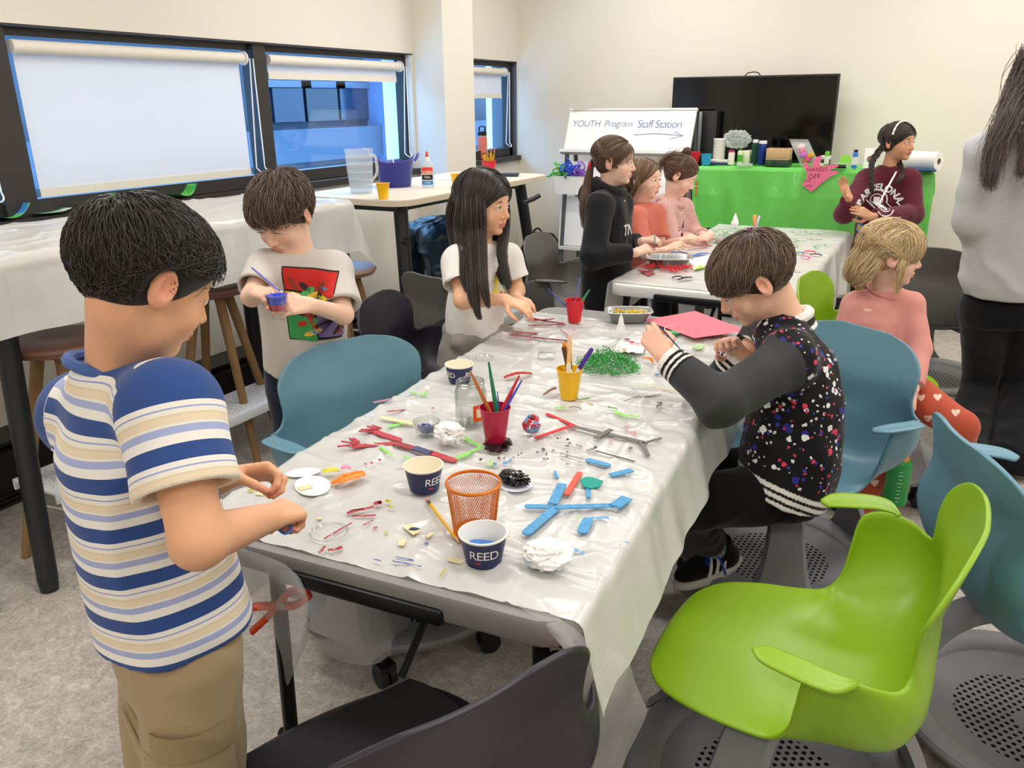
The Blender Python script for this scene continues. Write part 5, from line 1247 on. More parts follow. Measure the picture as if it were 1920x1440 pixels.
def girl_white():
    root = empty('person', (0, 0, 0), 'girl with very long dark hair in a white tee at the far left table corner', 'person')
    q = .196; hc = J(908, 380, 2.58); R = basis(D(.84, -.52, -.12)); bf = D(.88, -.35); rt = nrm(np.cross(bf, [0, 0, 1]))
    neck = J(902, 462, 2.64); shR = J(862, 492, 2.55); shL = J(952, 487, 2.72); elR = J(868, 562, 2.50); wrR = J(948, 562, 2.44); elL = J(968, 545, 2.74); wrL = J(966, 560, 2.60)
    pel = J(888, 640, 2.76); hips = [pel+rt*.05, pel-rt*.05]; kn = [np.array([h[0], h[1], .32]) for h in hips]; an = [np.array([k_[0], k_[1], .05]) for k_ in kn]
    lo, hi = lohi([hc, neck, shR, shL, elR, wrR, elL, wrL, pel]+an, .16); lo[2] = 0
    s = SDF(lo, hi, .003); P = head_sdf(s, hc, R, q, 1.)
    s.cap(neck-[0, 0, .02], P(0, -.02, -.05), .040, .038, .03)
    s.loft([(pel, .10, .075), ((pel+neck)/2, .095, .07), (neck-[0, 0, .05], .10, .06)], k=.02, xdir=rt)
    for a, b, w2 in ((shR, elR, wrR), (shL, elL, wrL)): limb(s, [neck-[0, 0, .04], a, b, w2], [.04, .034, .028, .0185], .015)
    tR = hand_sdf(s, wrR, J(985, 576, 2.42)-wrR, D(.1, -.2, 1), 1, (.35, .4, .5, .6), .5, .66, .06)
    tL = hand_sdf(s, wrL, J(990, 574, 2.52)-wrL, D(.1, -.7, .7), -1, (.5, .6, .6, .7), .6, .66, .06)
    for a, b, w2 in zip(hips, kn, an): limb(s, [a, b, w2], [.06, .045, .03]); foot_sdf(s, w2, bf)
    V, F = s.mesh(); V = smoothv(V, F, 1); o = new_mesh('body', V, F, m_skin, root); set_col(o, skin_cols(V, '#e8b48f', P, q/.2, R, hc, tR+tL, lips='#bf5c58'))
    face_bits(root, P, R, q/.2, '', D(.9, -.3, -.12), '#241812', .9, '#2a1e18')
    ax = nrm(neck-pel); m = fabric('tee_white', '#e9e5df')
    _, Vt, Ft = gar(root, 'white_tee', *lohi([pel, neck, shR, shL, elR, elL], .15), .004, lambda s: torso_tee(s, pel, neck, rt, [(.12, .118, .095), (.45, .118, .092), (.75, .12, .08), (.92, .09, .062), (1.02, .050, .048)], [(shR, elR, .62, .052, .060), (shL, elL, .62, .050, .056)], hem=-.02), m, wr=.006, wsc=(9, 9, 5), seed=4)
    collar_ring(root, neck, ax, rt, bf, .052, .005, m)
    T = bvh(Vt, Ft); o0 = J(940, 528, 2.4); d = nrm(ray(940, 528)); xx = D(.55, .85)
    m_p = mat('print_pink', '#e2688a', .8); decal_poly(root, T, rrect(.04, .007, .004, 3), o0+ax*.033, xx, ax, d, m_p, 'print_shape')
    Rn = np.random.default_rng(11)
    for k_, (x, y, r, cl) in enumerate(((-.02, .005, .024, '#f0d85a'), (.012, .008, .02, '#e9cf4e'), (-.005, -.022, .022, '#cfd6c0'), (.028, -.018, .016, '#3fa6a8'), (-.03, -.03, .018, '#f0d85a'), (.006, -.052, .018, '#d8346a'), (-.02, -.055, .016, '#d8346a'), (.02, -.045, .012, '#f0d85a'))):
        decal_poly(root, T, [(x+r*math.cos(t)*(1+.1*math.sin(3*t)), y+r*math.sin(t)) for t in np.linspace(0, 2*PI, 13)[:-1]], o0, xx, ax, d, mat('ink'+cl, cl, .8), 'print_shape', off=.0014+.0004*k_)
    # grey sweatshirt knotted at the waist
    def sweat(s):
        s.loft([(pel-ax*.08, .134, .114), (pel-ax*.02, .132, .112), (pel+ax*.05, .122, .104), (pel+ax*.075, .10, .085)], k=0, xdir=rt)
        f0 = pel+bf*.11+ax*.03-rt*.01; s.ell(f0, (.035, .035, .028), None, .02); s.cap(f0, f0+rt*.05-ax*.13+bf*.02, .028, .036, .02); s.cap(f0, f0-rt*.03-ax*.10+bf*.02, .028, .030, .02); s.cap(f0, pel+rt*.12+ax*.03, .028, .03, .02)
    gar(root, 'waist_sweatshirt', *lohi([pel], .22), .004, sweat, fabric('sweat_grey', '#9b958c'), wr=.009, wsc=(14, 14, 9), seed=8)
    def pants(s):
        s.loft([(pel+ax*.01, .105, .085), (pel-[0, 0, .09], .11, .088)], k=0, xdir=rt)
        for a, b2, w2 in zip(hips, kn, an): limb(s, [a-[0, 0, .03], b2, w2], [.068, .054, .042], .02)
        s.plane([0, 0, .05], [0, 0, -1])
    gar(root, 'black_leggings', *lohi([pel]+hips+kn+an, .12), .005, pants, fabric('black_cotton', '#17161a'), wr=.003)
    hm = hair_mat('black2'); scalp_mesh(root, hc, R, q, hm, '#241a16', t=.007, low=-.06)
    c1, c2 = '#211713', '#57443a'
    cap_hair(root, hc, R, q, c1, c2, n=1500, length=.15, r=.0011, thick=.010, mtl=hm, fall=.3, seed=3, lift=.003, part=-.12, crown=(0, .1, 1.), k=12, jit=.05, hairline=lambda d: HL(d) and d[2] > .15)
    PP = lambda x, y, z: P(x, y, z)
    bk = neck-bf*.085
    G = [[PP(.060, -.02, .05), PP(.080, .005, -.03), PP(.082, .015, -.10), J(890, 520, 2.44), J(895, 585, 2.42), J(905, 600, 2.42)],
         [PP(.050, .01, .06), PP(.076, .035, -.02), PP(.074, .045, -.09), J(905, 520, 2.40), J(912, 560, 2.39), J(918, 585, 2.39)],
         [PP(.050, -.05, .05), PP(.082, -.035, -.04), PP(.085, -.03, -.10), J(870, 480, 2.50), J(868, 520, 2.47), J(880, 560, 2.44)],
         [PP(.02, -.085, .04), PP(.03, -.105, -.04), PP(.03, -.10, -.10), J(856, 485, 2.62), J(840, 520, 2.64), J(828, 560, 2.66)],
         [PP(-.02, -.085, .04), PP(-.03, -.105, -.05), PP(-.03, -.10, -.11), J(875, 500, 2.75), J(870, 540, 2.75), J(868, 570, 2.75)],
         [PP(.055, -.035, .04), PP(.086, -.01, -.05), PP(.085, -.0, -.11), J(882, 510, 2.47), J(884, 560, 2.43), J(897, 596, 2.42)],
         [PP(-.055, .02, .05), PP(-.078, .03, -.03), PP(-.075, .04, -.10), J(941, 480, 2.56), J(953, 530, 2.52), J(950, 545, 2.50)],
         [PP(-.055, -.02, .04), PP(-.080, -.01, -.04), PP(-.078, .0, -.11), J(935, 490, 2.66), J(940, 520, 2.60), J(945, 540, 2.56)]]
    guide_hair('long_hair', root, G, [(.020, .022, .020, .018, .012, .005)]*8, 330, .0011, c1, c2, hm, seed=6)
    finish(root, [pel[0], pel[1], 0])
girl_white()
# ---- seated boy in the paint-splatter jacket --------------------------------
def jacket_boy():
    root = empty('person', (0, 0, 0), 'boy in black varsity jacket with colourful paint splatters, seated and drawing', 'person')
    q = .212; hc = J(1408, 524, 2.06); R = basis(D(-.86, .02, -.62)); bf = D(-.93, .25); rt = nrm(np.cross(bf, [0, 0, 1]))
    neck = J(1472, 592, 2.10); shL = J(1478, 672, 1.98); shR = J(1440, 625, 2.24); elL = J(1350, 756, 1.88); wrL = J(1246, 668, 1.97); elR = J(1352, 720, 2.25); wrR = J(1392, 668, 2.20)
    pel = J(1462, 905, 2.16); hipL, hipR = pel-rt*.065, pel+rt*.065
    knL = J(1262, 945, 2.12); knR = J(1275, 905, 2.28); anL = J(1345, 1030, 2.36); anR = J(1300, 985, 2.55)
    lo, hi = lohi([hc, neck, shL, shR, elL, wrL, elR, wrR, pel, knL, knR, anL, anR], .17); lo[2] = max(lo[2], -.02)
    s = SDF(lo, hi, .003); P = head_sdf(s, hc, R, q, .45)
    s.cap(neck-[0, 0, .01], P(0, -.03, -.045), .050, .046, .03)
    s.loft([(pel, .11, .085), ((pel+neck)/2-bf*.03, .11, .08), (neck-[0, 0, .06], .11, .07)], k=.02, xdir=rt)
    for a, b, w2 in ((shL, elL, wrL), (shR, elR, wrR)): limb(s, [neck-[0, 0, .05], a, b, w2], [.05, .042, .034, .022], .015)
    tL = hand_sdf(s, wrL, J(1222, 635, 1.99)-wrL, D(-.3, -.8, .3), 1, (.75, .9, 1.1, 1.2), .8, .76, .05)
    tR = hand_sdf(s, wrR, J(1362, 636, 2.17)-wrR, D(.2, .7, .5), 1, (.9, 1.0, 1.1, 1.2), .8, .76, .05)
    for a, b, w2 in ((hipL, knL, anL), (hipR, knR, anR)): limb(s, [a, b, w2], [.075, .05, .034])
    V, F = s.mesh(); V = smoothv(V, F, 1); o = new_mesh('body', V, F, m_skin, root); set_col(o, skin_cols(V, '#e9b99f', P, q/.2, R, hc, tR+tL, blush=.8))
    face_bits(root, P, R, q/.2, '', R @ [0, .75, -.65], '#3a2a20', .45, '#3a2a22')
    for t in tL[:4]+tR[:4]:
        MB().lathe([(0, 0), (.005, .0005), (.006, .002), (.004, .0035), (0, .004)], c=t, n=10).build('painted_nail', mat('nail_purple', '#6d5fc0', .2), root)
    ax = nrm(neck-pel)
    mid = (pel+neck)/2-bf*.035
    def jacket(s):
        s.loft([(pel-ax*.045-bf*.0, .165, .128), (pel+ax*.05-bf*.02, .160, .130), (mid, .155, .118), (pel*.25+neck*.75-bf*.03, .150, .10), (neck-ax*.04, .105, .075), (neck+ax*.004, .062, .060)], k=0, xdir=rt, sq=2.3)
        for a, b, w2, e in ((shL, elL, wrL, .93), (shR, elR, wrR, .93)):
            we = b+(w2-b)*e; s.cap(neck-ax*.06, a, .055, .064, .03); s.cap(a, b, .066, .056, .03); s.cap(b, we, .056, .036, .02)
            dd = nrm(w2-b); s.plane(we, dd, we-.05, we+.05)
        dn = nrm(-ax*.93+bf*.36); s.plane(pel-ax*.03, dn, pel-[.3, .3, .25], pel+[.3, .3, .02])
    def cols(V):
        C = np.tile(np.array(srgb('#070709')), (len(V), 1)); K = np.array(srgb('#353639')); Wt = np.array(srgb('#ece6e0')); Bk = np.array(srgb('#0b0a0c'))
        M = np.ones(len(V))
        for a, b, w2 in ((shL, elL, wrL), (shR, elR, wrR)):
            def dseg(p0, p1):
                d = p1-p0; t = np.clip(((V-p0) @ d)/(d@d), 0, 1); return np.linalg.norm(V-p0-t[:, None]*d, axis=1), t
            d1, t1 = dseg(a, b); d2, t2 = dseg(b, b+(w2-b)*.93)
            side = (V-a) @ nrm((a-neck)-ax*np.dot(a-neck, ax)); fr = (V-a) @ bf
            sl = ((d1 < .075) & ((t1 > .10) | (fr > .035))) | (d2 < .064); C[sl] = K; M[sl] = 0
            dist = np.linalg.norm(b-w2)*.93*(1-t2); cf = (d2 < .064) & (dist < .052)
            bands = ((dist < .014) | ((dist > .023) & (dist < .030)) | ((dist > .0385) & (dist < .0445)))
            C[cf] = Bk; C[cf & bands] = Wt
        dn = nrm(-ax*.93+bf*.36); h = -((V-(pel-ax*.03)) @ dn); near = np.linalg.norm(V-pel, axis=1) < .24
        hb = near & (h < .062) & (M > 0); C[hb] = Bk; M[hb] = 0
        C[hb & ((h < .011) | ((h > .019) & (h < .030)) | ((h > .038) & (h < .050)))] = Wt
        return np.c_[C], M
    o, Vj, Fj = gar(root, 'splatter_jacket', *lohi([pel, neck, shL, shR, elL, elR, wrL, wrR], .19), .003, jacket, None, wr=.008, wsc=(8, 8, 7), seed=6)
    C, M = cols(Vj); set_col(o, C); set_col(o, np.repeat(M[:, None], 3, 1), 'Mask')
    m = mat('jacket_cloth', '#101012', .75, spec=.3, sheen=.1, bump=(500, .2, .001), attr='Col'); nt = m.node_tree; L = nt.links.new; b = nt.nodes['Principled BSDF']
    tc = nt.nodes.new('ShaderNodeTexCoord'); at = [n for n in nt.nodes if n.bl_idname == 'ShaderNodeAttribute'][0]; mk_ = nt.nodes.new('ShaderNodeAttribute'); mk_.attribute_name = 'Mask'; cur = at.outputs['Color']
    for sc, th, cl, off in ((38, .26, '#e9e6e6', 0), (75, .30, '#d8d4d6', 3), (30, .22, '#d8405a', 7), (26, .26, '#2b2a86', 13), (60, .27, '#c23a52', 19), (18, .17, '#efeceb', 23), (50, .25, '#3a3795', 29)):
        mp = nt.nodes.new('ShaderNodeMapping'); mp.inputs['Location'].default_value = (off, off*.7, off*.3); L(tc.outputs['Object'], mp.inputs[0])
        nz = nt.nodes.new('ShaderNodeTexNoise'); nz.inputs['Scale'].default_value = 60; L(mp.outputs[0], nz.inputs['Vector'])
        ad = nt.nodes.new('ShaderNodeVectorMath'); ad.operation = 'MULTIPLY_ADD'; L(nz.outputs['Color'], ad.inputs[0]); ad.inputs[1].default_value = (.012, .012, .012); L(mp.outputs[0], ad.inputs[2])
        v = nt.nodes.new('ShaderNodeTexVoronoi'); v.inputs['Scale'].default_value = sc; L(ad.outputs[0], v.inputs['Vector'])
        n2 = nt.nodes.new('ShaderNodeTexNoise'); n2.inputs['Scale'].default_value = 7; L(mp.outputs[0], n2.inputs['Vector'])
        mm = nt.nodes.new('ShaderNodeMath'); mm.operation = 'MULTIPLY'; L(n2.outputs['Fac'], mm.inputs[0]); mm.inputs[1].default_value = th*2
        lt = nt.nodes.new('ShaderNodeMath'); lt.operation = 'LESS_THAN'; L(v.outputs['Distance'], lt.inputs[0]); L(mm.outputs[0], lt.inputs[1])
        sx = nt.nodes.new('ShaderNodeSeparateColor'); L(v.outputs['Color'], sx.inputs[0]); g2 = nt.nodes.new('ShaderNodeMath'); g2.operation = 'GREATER_THAN'; g2.inputs[1].default_value = .70; L(sx.outputs[0], g2.inputs[0])
        mu = nt.nodes.new('ShaderNodeMath'); mu.operation = 'MULTIPLY'; L(lt.outputs[0], mu.inputs[0]); L(g2.outputs[0], mu.inputs[1]); mu2 = nt.nodes.new('ShaderNodeMath'); mu2.operation = 'MULTIPLY'; L(mu.outputs[0], mu2.inputs[0]); L(mk_.outputs['Fac'], mu2.inputs[1])
        mx = nt.nodes.new('ShaderNodeMix'); mx.data_type = 'RGBA'; L(mu2.outputs[0], mx.inputs[0]); L(cur, mx.inputs[6]); mx.inputs[7].default_value = srgb(cl)+(1,); cur = mx.outputs[2]
    L(cur, b.inputs['Base Color']); o.data.materials.clear(); o.data.materials.append(m)
    # rib collar: white with a dark line
    for rr, dz, th_, cl in ((.062, .004, .014, '#ebe5df'), (.073, -.014, .0065, '#141316'), (.079, -.026, .006, '#ebe5df')):
        ring = [neck+ax*(dz-.012)+(rt*math.cos(t)*rr+bf*math.sin(t)*rr*.95)-ax*(.022*math.sin(t)) for t in np.linspace(0, 2*PI, 41)]
        MB().tube(ring, th_, 8).build('collar', fabric('rib'+cl, cl), root)
    def pants(s):
        s.loft([(pel+ax*.02, .13, .11), (pel-[0, 0, .05], .13, .11)], k=0, xdir=rt)
        for a, b2, w2 in ((hipL, knL, anL), (hipR, knR, anR)): limb(s, [a, b2, b2*.25+w2*.75], [.085, .072, .052], .03)
    gar(root, 'black_pants', *lohi([pel, knL, knR, anL, anR], .13), .004, pants, fabric('black_fleece', '#0d0c0e'), wr=.008, wsc=(10, 10, 10), seed=12)
    for a_, nm in ((anL, 'L'), (anR, 'R')):
        up_ = nrm((knL if nm == 'L' else knR)-a_)
        MB().tube([a_+up_*.075, a_+up_*.03, a_-up_*.01], [.037, .036, .034], 16).build('sock', fabric('sock_teal', '#5b8fa3'), root)
        fd = D(-.88, -.30, -.22) if nm == 'L' else D(-.9, -.1, -.2); Rb = basis(fd)
        Q = lambda x, y, z, Rb=Rb, a_=a_: a_+Rb @ np.array([x, y, z])
        def upper(s, Q=Q, Rb=Rb): s.ell(Q(0, .045, -.035), (.040, .105, .036), Rb, 0); s.cap(Q(0, -.01, .015), Q(0, -.02, -.03), .038, .042, .02); s.plane(Q(0, 0, -.052), Rb @ np.array([0, 0, -1.])); s.cap(Q(0, -.012, .07), Q(0, -.008, .01), .034, .030, .003, 's')
        gar(root, 'shoe_upper', *lohi([Q(0, .15, 0), Q(0, -.08, 0), a_], .07), .003, upper, fabric('shoe_black', '#121214'), wr=0)
        def sole(s, Q=Q, Rb=Rb): s.ell(Q(0, .042, -.060), (.046, .117, .034), Rb, 0); s.plane(Q(0, 0, -.047), Rb @ np.array([0, 0, 1.])); s.plane(Q(0, 0, -.076), Rb @ np.array([0, 0, -1.]))
        gar(root, 'shoe_sole', *lohi([Q(0, .15, -.05), Q(0, -.08, -.05)], .07), .003, sole, mat('sole_white', '#d9d3cb', .6), wr=0)
        if nm == 'L':
            for k_ in range(3): MB().tube([Q(-.022, -.012+.024*k_, .004), Q(-.036, -.001+.024*k_, -.02), Q(-.042, .012+.024*k_, -.045)], .0055, 6, flat=(1, 1)).build('white_stripe', mat('stripe_white', '#e8e6e2', .6), root)
            m_l = mat('lace_blue', '#2456b8', .6)
            for k_ in range(4): MB().tube([Q(-.022, .015+.014*k_, .008-.006*k_), Q(0, .018+.014*k_, .016-.006*k_), Q(.022, .021+.014*k_, .008-.006*k_)], .003, 6).build('lace', m_l, root)
            for sg in (-1, 1): MB().tube(catmull([Q(0, .02, .014), Q(sg*.03, .04, .035), Q(sg*.055, .06, .010), Q(sg*.035, .06, .005), Q(0, .022, .012)], 6), .003, 6).build('lace', m_l, root)
            MB().tube(catmull([Q(0, .02, .014), Q(-.035, .02, .01), Q(-.048, .015, -.03), Q(-.050, .012, -.055)], 6), .0035, 6).build('lace', m_l, root)
    hm = hair_mat('brown2'); scalp_mesh(root, hc, R, q, hm, '#4a382a', t=.004, low=-.025)
    cap_hair(root, hc, R, q, '#46352a', '#8d725a', n=4200, length=.066, r=.0011, thick=.011, mtl=hm, fall=.30, seed=18, lift=.006, crown=(.0, -.45, .88), jit=.10, ear=.028, hairline=lambda d: HL(d, -.9), lenfn=lambda d: 1.45 if d[1] > .25 else (.5 if d[2] < -.1 else 1.))
    finish(root, [pel[0], pel[1], 0]); return dict(tL=tL, tR=tR, wrL=wrL)
B9 = jacket_boy()
# ---- three girls at the far table --------------------------------------------
def generic(label, hc, q, fwd, neck, shL, shR, elL, elR, wrL, wrR, hL, hR, pel, bf, skin, top, topcol, iris, browc, gaze, legs='stand', curl=(.6, .7, .8, .8), sleeve='long', h=.0035, wr=.006, hemlow=.02, pant='#1b1c22', tw=.118, td=.10, eo=1., seed=0, lips='#c46f66', nL=None, nR=None, pantname='dark_pants', thumb=(1, -1), sl=(.052, .046, .034), extra=None, hem_taper=1., foot_dir=None, kn=None, an=None, shoe='#3a3a40', hands=.66, ribs=None, attrm=None, pr=(.072, .056, .046), blush=.6, nk=(.05, .048)):
    root = empty('person', (0, 0, 0), label, 'person'); R = basis(fwd); rt = nrm(np.cross(bf, [0, 0, 1])); ax = nrm(neck-pel)
    hips = [pel-rt*.055, pel+rt*.055]
    kn = kn or [np.array([k_[0]+bf[0]*.01, k_[1]+bf[1]*.01, pel[2]*.5]) for k_ in hips]; an = an or [np.array([k_[0], k_[1], .06]) for k_ in kn]
    lo, hi = lohi([hc, neck, shL, shR, elL, elR, wrL, wrR, hL, hR, pel]+kn+an, .16); lo[2] = max(0, lo[2])
    s = SDF(lo, hi, h); P = head_sdf(s, hc, R, q, eo); s.cap(neck-[0, 0, .02], P(0, -.02, -.05), .040, .037, .03)
    s.loft([(pel, tw*.86, td*.8), ((pel+neck)/2, tw*.82, td*.74), (neck-[0, 0, .05], tw*.85, td*.65)], k=.02, xdir=rt)
    for a, b, w2 in ((shL, elL, wrL), (shR, elR, wrR)): limb(s, [neck-[0, 0, .055], a, b, w2], [.030, .029, .027, .019], .015)
    tL = hand_sdf(s, wrL, hL-wrL, D(0, -.5, .8) if nL is None else nL, thumb[0], curl, .5, hands, .08); tR = hand_sdf(s, wrR, hR-wrR, D(0, -.5, .8) if nR is None else nR, thumb[1], curl, .5, hands, .08)
    for a, b, w2 in zip(hips, kn, an): limb(s, [a, b, w2], [.062, .046, .031]); foot_sdf(s, w2, bf if foot_dir is None else foot_dir, .17, .028)
    V, F = s.mesh(); V = smoothv(V, F, 1); o = new_mesh('body', V, F, m_skin, root); set_col(o, skin_cols(V, skin, P, q/.2, R, hc, tL+tR, lips=lips, blush=blush))
    face_bits(root, P, R, q/.2, '', gaze, iris, eo, browc)
    def f(s):
        L_ = np.linalg.norm(neck-pel); secs = [(pel-ax*hemlow, tw*hem_taper, td*hem_taper), (pel*.6+neck*.4, tw, td), (pel*.3+neck*.7, tw*1.0, td*.88), (neck-ax*.045, tw*.80, td*.68), (neck+ax*.006, nk[0], nk[1])]
        s.loft(secs, k=0, xdir=rt, sq=2.3)
        for a, b, w2 in ((shL, elL, wrL), (shR, elR, wrR)):
            s.cap(neck-ax*.03, a, .042, sl[0]*.92, .035)
            if sleeve == 'long':
                we = b+(w2-b)*.90; s.cap(a, b, sl[0], sl[1], .03); s.cap(b, we, sl[1], sl[2], .02); dd = nrm(w2-b); s.plane(we, dd, we-.045, we+.045)
            else:
                e = a+(b-a)*sleeve; s.cap(a, e, sl[0], sl[1], .03); dd = nrm(b-a); s.plane(e, dd, e-.06, e+.06)
        s.plane(pel-ax*(hemlow-.004), -ax, pel-[.2, .2, .2], pel+[.2, .2, .05])
    _, Vt, Ft = gar(root, top, *lohi([pel, neck, shL, shR, elL, elR, wrL, wrR], .15), h, f, attrm or fabric(top+topcol, topcol), wr=wr, wsc=(9, 9, 7), seed=seed)
    def pants(s):
        s.loft([(pel+ax*.01, tw*.9, td*.85), (pel-[0, 0, .06], tw*.92, td*.88)], k=0, xdir=rt)
        for a, b2, w2 in zip(hips, kn, an): limb(s, [a, b2, w2], list(pr), .02)
    gar(root, pantname, *lohi([pel]+hips+kn+an, .12), .005, pants, fabric(pantname+pant, pant), wr=.003)
    for a_ in an:
        fd = nrm((bf if foot_dir is None else foot_dir)*np.array([1, 1, 0]))
        def sh(s, an=a_, fd=fd): s.ell([an[0]+fd[0]*.045, an[1]+fd[1]*.045, .036], (.036, .098, .040), basis(fd), 0); s.cap([an[0], an[1], .08], [an[0], an[1], .04], .036, .038, .015); s.plane([0, 0, .003], [0, 0, -1])
        gar(root, 'shoe', *lohi([a_, a_+fd*.15, [a_[0], a_[1], 0]], .06), .004, sh, mat('shoe'+shoe, shoe, .6), wr=0)
    return dict(root=root, P=P, R=R, rt=rt, ax=ax, T=bvh(Vt, Ft), hc=hc, q=q, pel=pel, neck=neck, tL=tL, tR=tR, bf=bf)
# girl in black hoodie
g = generic('girl in black hoodie with ponytail holding a grey disc at the far table', J(1152, 302, 3.55), .198, D(.94, -.30, -.06), J(1142, 352, 3.60), J(1160, 382, 3.70), J(1124, 388, 3.50), J(1150, 475, 3.78), J(1112, 480, 3.46), J(1205, 452, 3.66), J(1192, 474, 3.48), J(1228, 448, 3.62), J(1222, 462, 3.50), J(1136, 555, 3.80), D(.96, -.25), '#eec4ae', 'black_hoodie', '#1b1c1f', '#4a3b2c', '#6b4c38', D(.98, -.2, 0), sl=(.062, .058, .042), tw=.128, td=.115, hemlow=.03, wr=.009, seed=3, pant='#16181f', nk=(.055, .055))
root = g['root']; hm = hair_mat('brown3'); scalp_mesh(root, g['hc'], g['R'], g['q'], hm, '#5a4030', t=.004, low=-.045)
cap_hair(root, g['hc'], g['R'], g['q'], '#5d4232', '#8a6a50', n=1300, length=.15, r=.0013, thick=.006, mtl=hm, fall=.15, seed=5, lift=.002, crown=(0, .75, .6), k=11, jit=.04, hairline=lambda d: HL(d) and d[2] > -.2)
P = g['P']; tie = P(-.0, -.105, -.030)
MB().tube([tie+g['R'] @ (np.array([math.cos(t)*.014, -.004, math.sin(t)*.014])) for t in np.linspace(0, 2*PI, 17)], .008, 8).build('hair_tie', fabric('tie_red', '#d23a55'), root)
guide_hair('ponytail', root, [[P(0, -.085, -.005), tie, J(1102, 345, 3.58), J(1094, 385, 3.54), J(1094, 440, 3.52)]], [(.022, .013, .022, .022, .006)], 420, .0012, '#54392a', '#85654c', hm, seed=2)
def hood(s): 
    n_ = g['neck']; ax = g['ax']; bf = g['bf']; rt = g['rt']
    for t in np.linspace(0, 2*PI, 15)[:-1]:
        r = .060; c = n_+rt*math.cos(t)*r+bf*math.sin(t)*r*1.0+ax*(-.004-.020*math.sin(t)); s.ell(c, (.024, .024, .022+.012*max(0, -math.sin(t))), None, .015)
    s.ell(n_-bf*.085-ax*.035, (.055, .055, .06), None, .03)
gar(root, 'hood', *lohi([g['neck']], .17), .004, hood, fabric('black_hoodie#1b1c1f', '#1b1c1f'), wr=.004)
for i_, t_ in enumerate(('TN', 'CAN BE', 'STRONG', 'MAY BE')): decal_text(root, g['T'], t_, .07 if i_ == 0 else .02, J(1178, 432 if i_ == 0 else 395+13*i_, 3.45), D(.55, .85), g['ax'], nrm(ray(1178, 420)), mat('print_white', '#e9e9e9', .8) if i_ == 0 else mat('print_grey', '#55565a', .8), 'print_lettering', font_off=.0008 if i_ == 0 else 0)
finish(root, [g['pel'][0], g['pel'][1], 0])
o = MB().lathe([(0, 0), (.022, 0), (.022, .003), (0, .003)], n=24, R=frame(D(.3, .95), D(.9, -.4, .1))).build('grey_disc', mat('disc_grey', '#8e99a5', .5), None); o.location = tuple(J(1227, 449, 3.50)); tag(o, 'small grey disc held up by the girl in the black hoodie', 'disc')
# girl in coral tee
g = generic('girl in plain coral tee seated between the two hoodie girls', J(1208, 336, 4.0), .192, D(.80, -.58, -.02), J(1204, 384, 4.05), J(1230, 402, 4.12), J(1192, 406, 3.96), J(1240, 462, 4.10), J(1205, 478, 3.90), J(1275, 452, 3.98), J(1245, 470, 3.86), J(1296, 444, 3.94), J(1264, 462, 3.84), J(1185, 520, 4.2), D(.85, -.5), '#efc4ac', 'coral_tee', '#c96f5c', '#4d3c30', '#7a5a42', D(.8, -.6, .05), sleeve=.75, sl=(.050, .052, .03), hemlow=.03, seed=5, lips='#bb6660', curl=(.4, .5, .6, .7), blush=.8)
root = g['root']; hm = hair_mat('brown4'); scalp_mesh(root, g['hc'], g['R'], g['q'], hm, '#6b4e39', t=.004, low=-.05)
cap_hair(root, g['hc'], g['R'], g['q'], '#6b4e39', '#a3815f', n=1200, length=.14, r=.0013, thick=.006, mtl=hm, fall=.25, seed=6, lift=.002, part=.02, crown=(0, .2, 1), k=11, jit=.04, hairline=lambda d: HL(d) and d[2] > .05)
P = g['P']; guide_hair('hair_lengths', root, [[P(sx*.06, .0, .04), P(sx*.078, .0, -.02), P(sx*.070, -.03, -.08), P(sx*.05, -.06, -.12)] for sx in (-1, 1)]+[[P(0, -.09, .0), P(0, -.10, -.06), P(0, -.09, -.12), P(.0, -.08, -.17)]], [(.012, .014, .014, .008)]*2+[(.04, .04, .035, .01)], 260, .0012, '#6b4e39', '#a3815f', hm, seed=3)
finish(root, [g['pel'][0], g['pel'][1], 0])
# girl in pink hoodie
g = generic('girl in heathered pink hoodie with a top knot looking down', J(1276, 328, 4.35), .20, D(.86, -.28, -.50), J(1260, 376, 4.42), J(1282, 392, 4.52), J(1246, 396, 4.32), J(1300, 440, 4.50), J(1262, 452, 4.28), J(1318, 440, 4.36), J(1302, 452, 4.22), J(1326, 438, 4.32), J(1318, 446, 4.20), J(1248, 500, 4.6), D(.85, -.5), '#f0c6b0', 'pink_hoodie', '#c99c94', '#4d3c30', '#6b4c38', D(.8, -.4, -.7), sl=(.056, .052, .040), eo=.5, seed=7, wr=.008, attrm=fabric('pink_heather', '#cda29a', var=(160, .22)))
root = g['root']; hm = hair_mat('brown5'); scalp_mesh(root, g['hc'], g['R'], g['q'], hm, '#54392b', t=.004, low=-.045)
cap_hair(root, g['hc'], g['R'], g['q'], '#54392b', '#87644a', n=1300, length=.13, r=.0013, thick=.006, mtl=hm, fall=-.1, seed=7, lift=.003, crown=(0, .9, .1), k=10, jit=.05, hairline=lambda d: HL(d, -.6))
P = g['P']; bun = P(.0, -.035, .118)
Rn = np.random.default_rng(4); loops = []
for _ in range(260):
    a = nrm(Rn.normal(size=3)); b_ = nrm(np.cross(a, Rn.normal(size=3))); r_ = .016+.010*Rn.random(); t0 = Rn.random()*6
    loops.append([bun+(a*math.cos(t0+t)+b_*math.sin(t0+t))*r_ for t in np.linspace(0, 3.4, 10)])
strands('hair_bun', np.array(loops), .0013, '#4c3326', root, hm, '#7d5c44', Rn)
guide_hair('hair_lengths', root, [[P(0, -.07, .08), P(.01, -.10, .04), P(.02, -.115, .0), P(.02, -.11, -.05)]], [(.03, .028, .022, .012)], 160, .0012, '#54392b', '#87644a', hm, seed=9, wav=.012)
hood_n = g['neck']
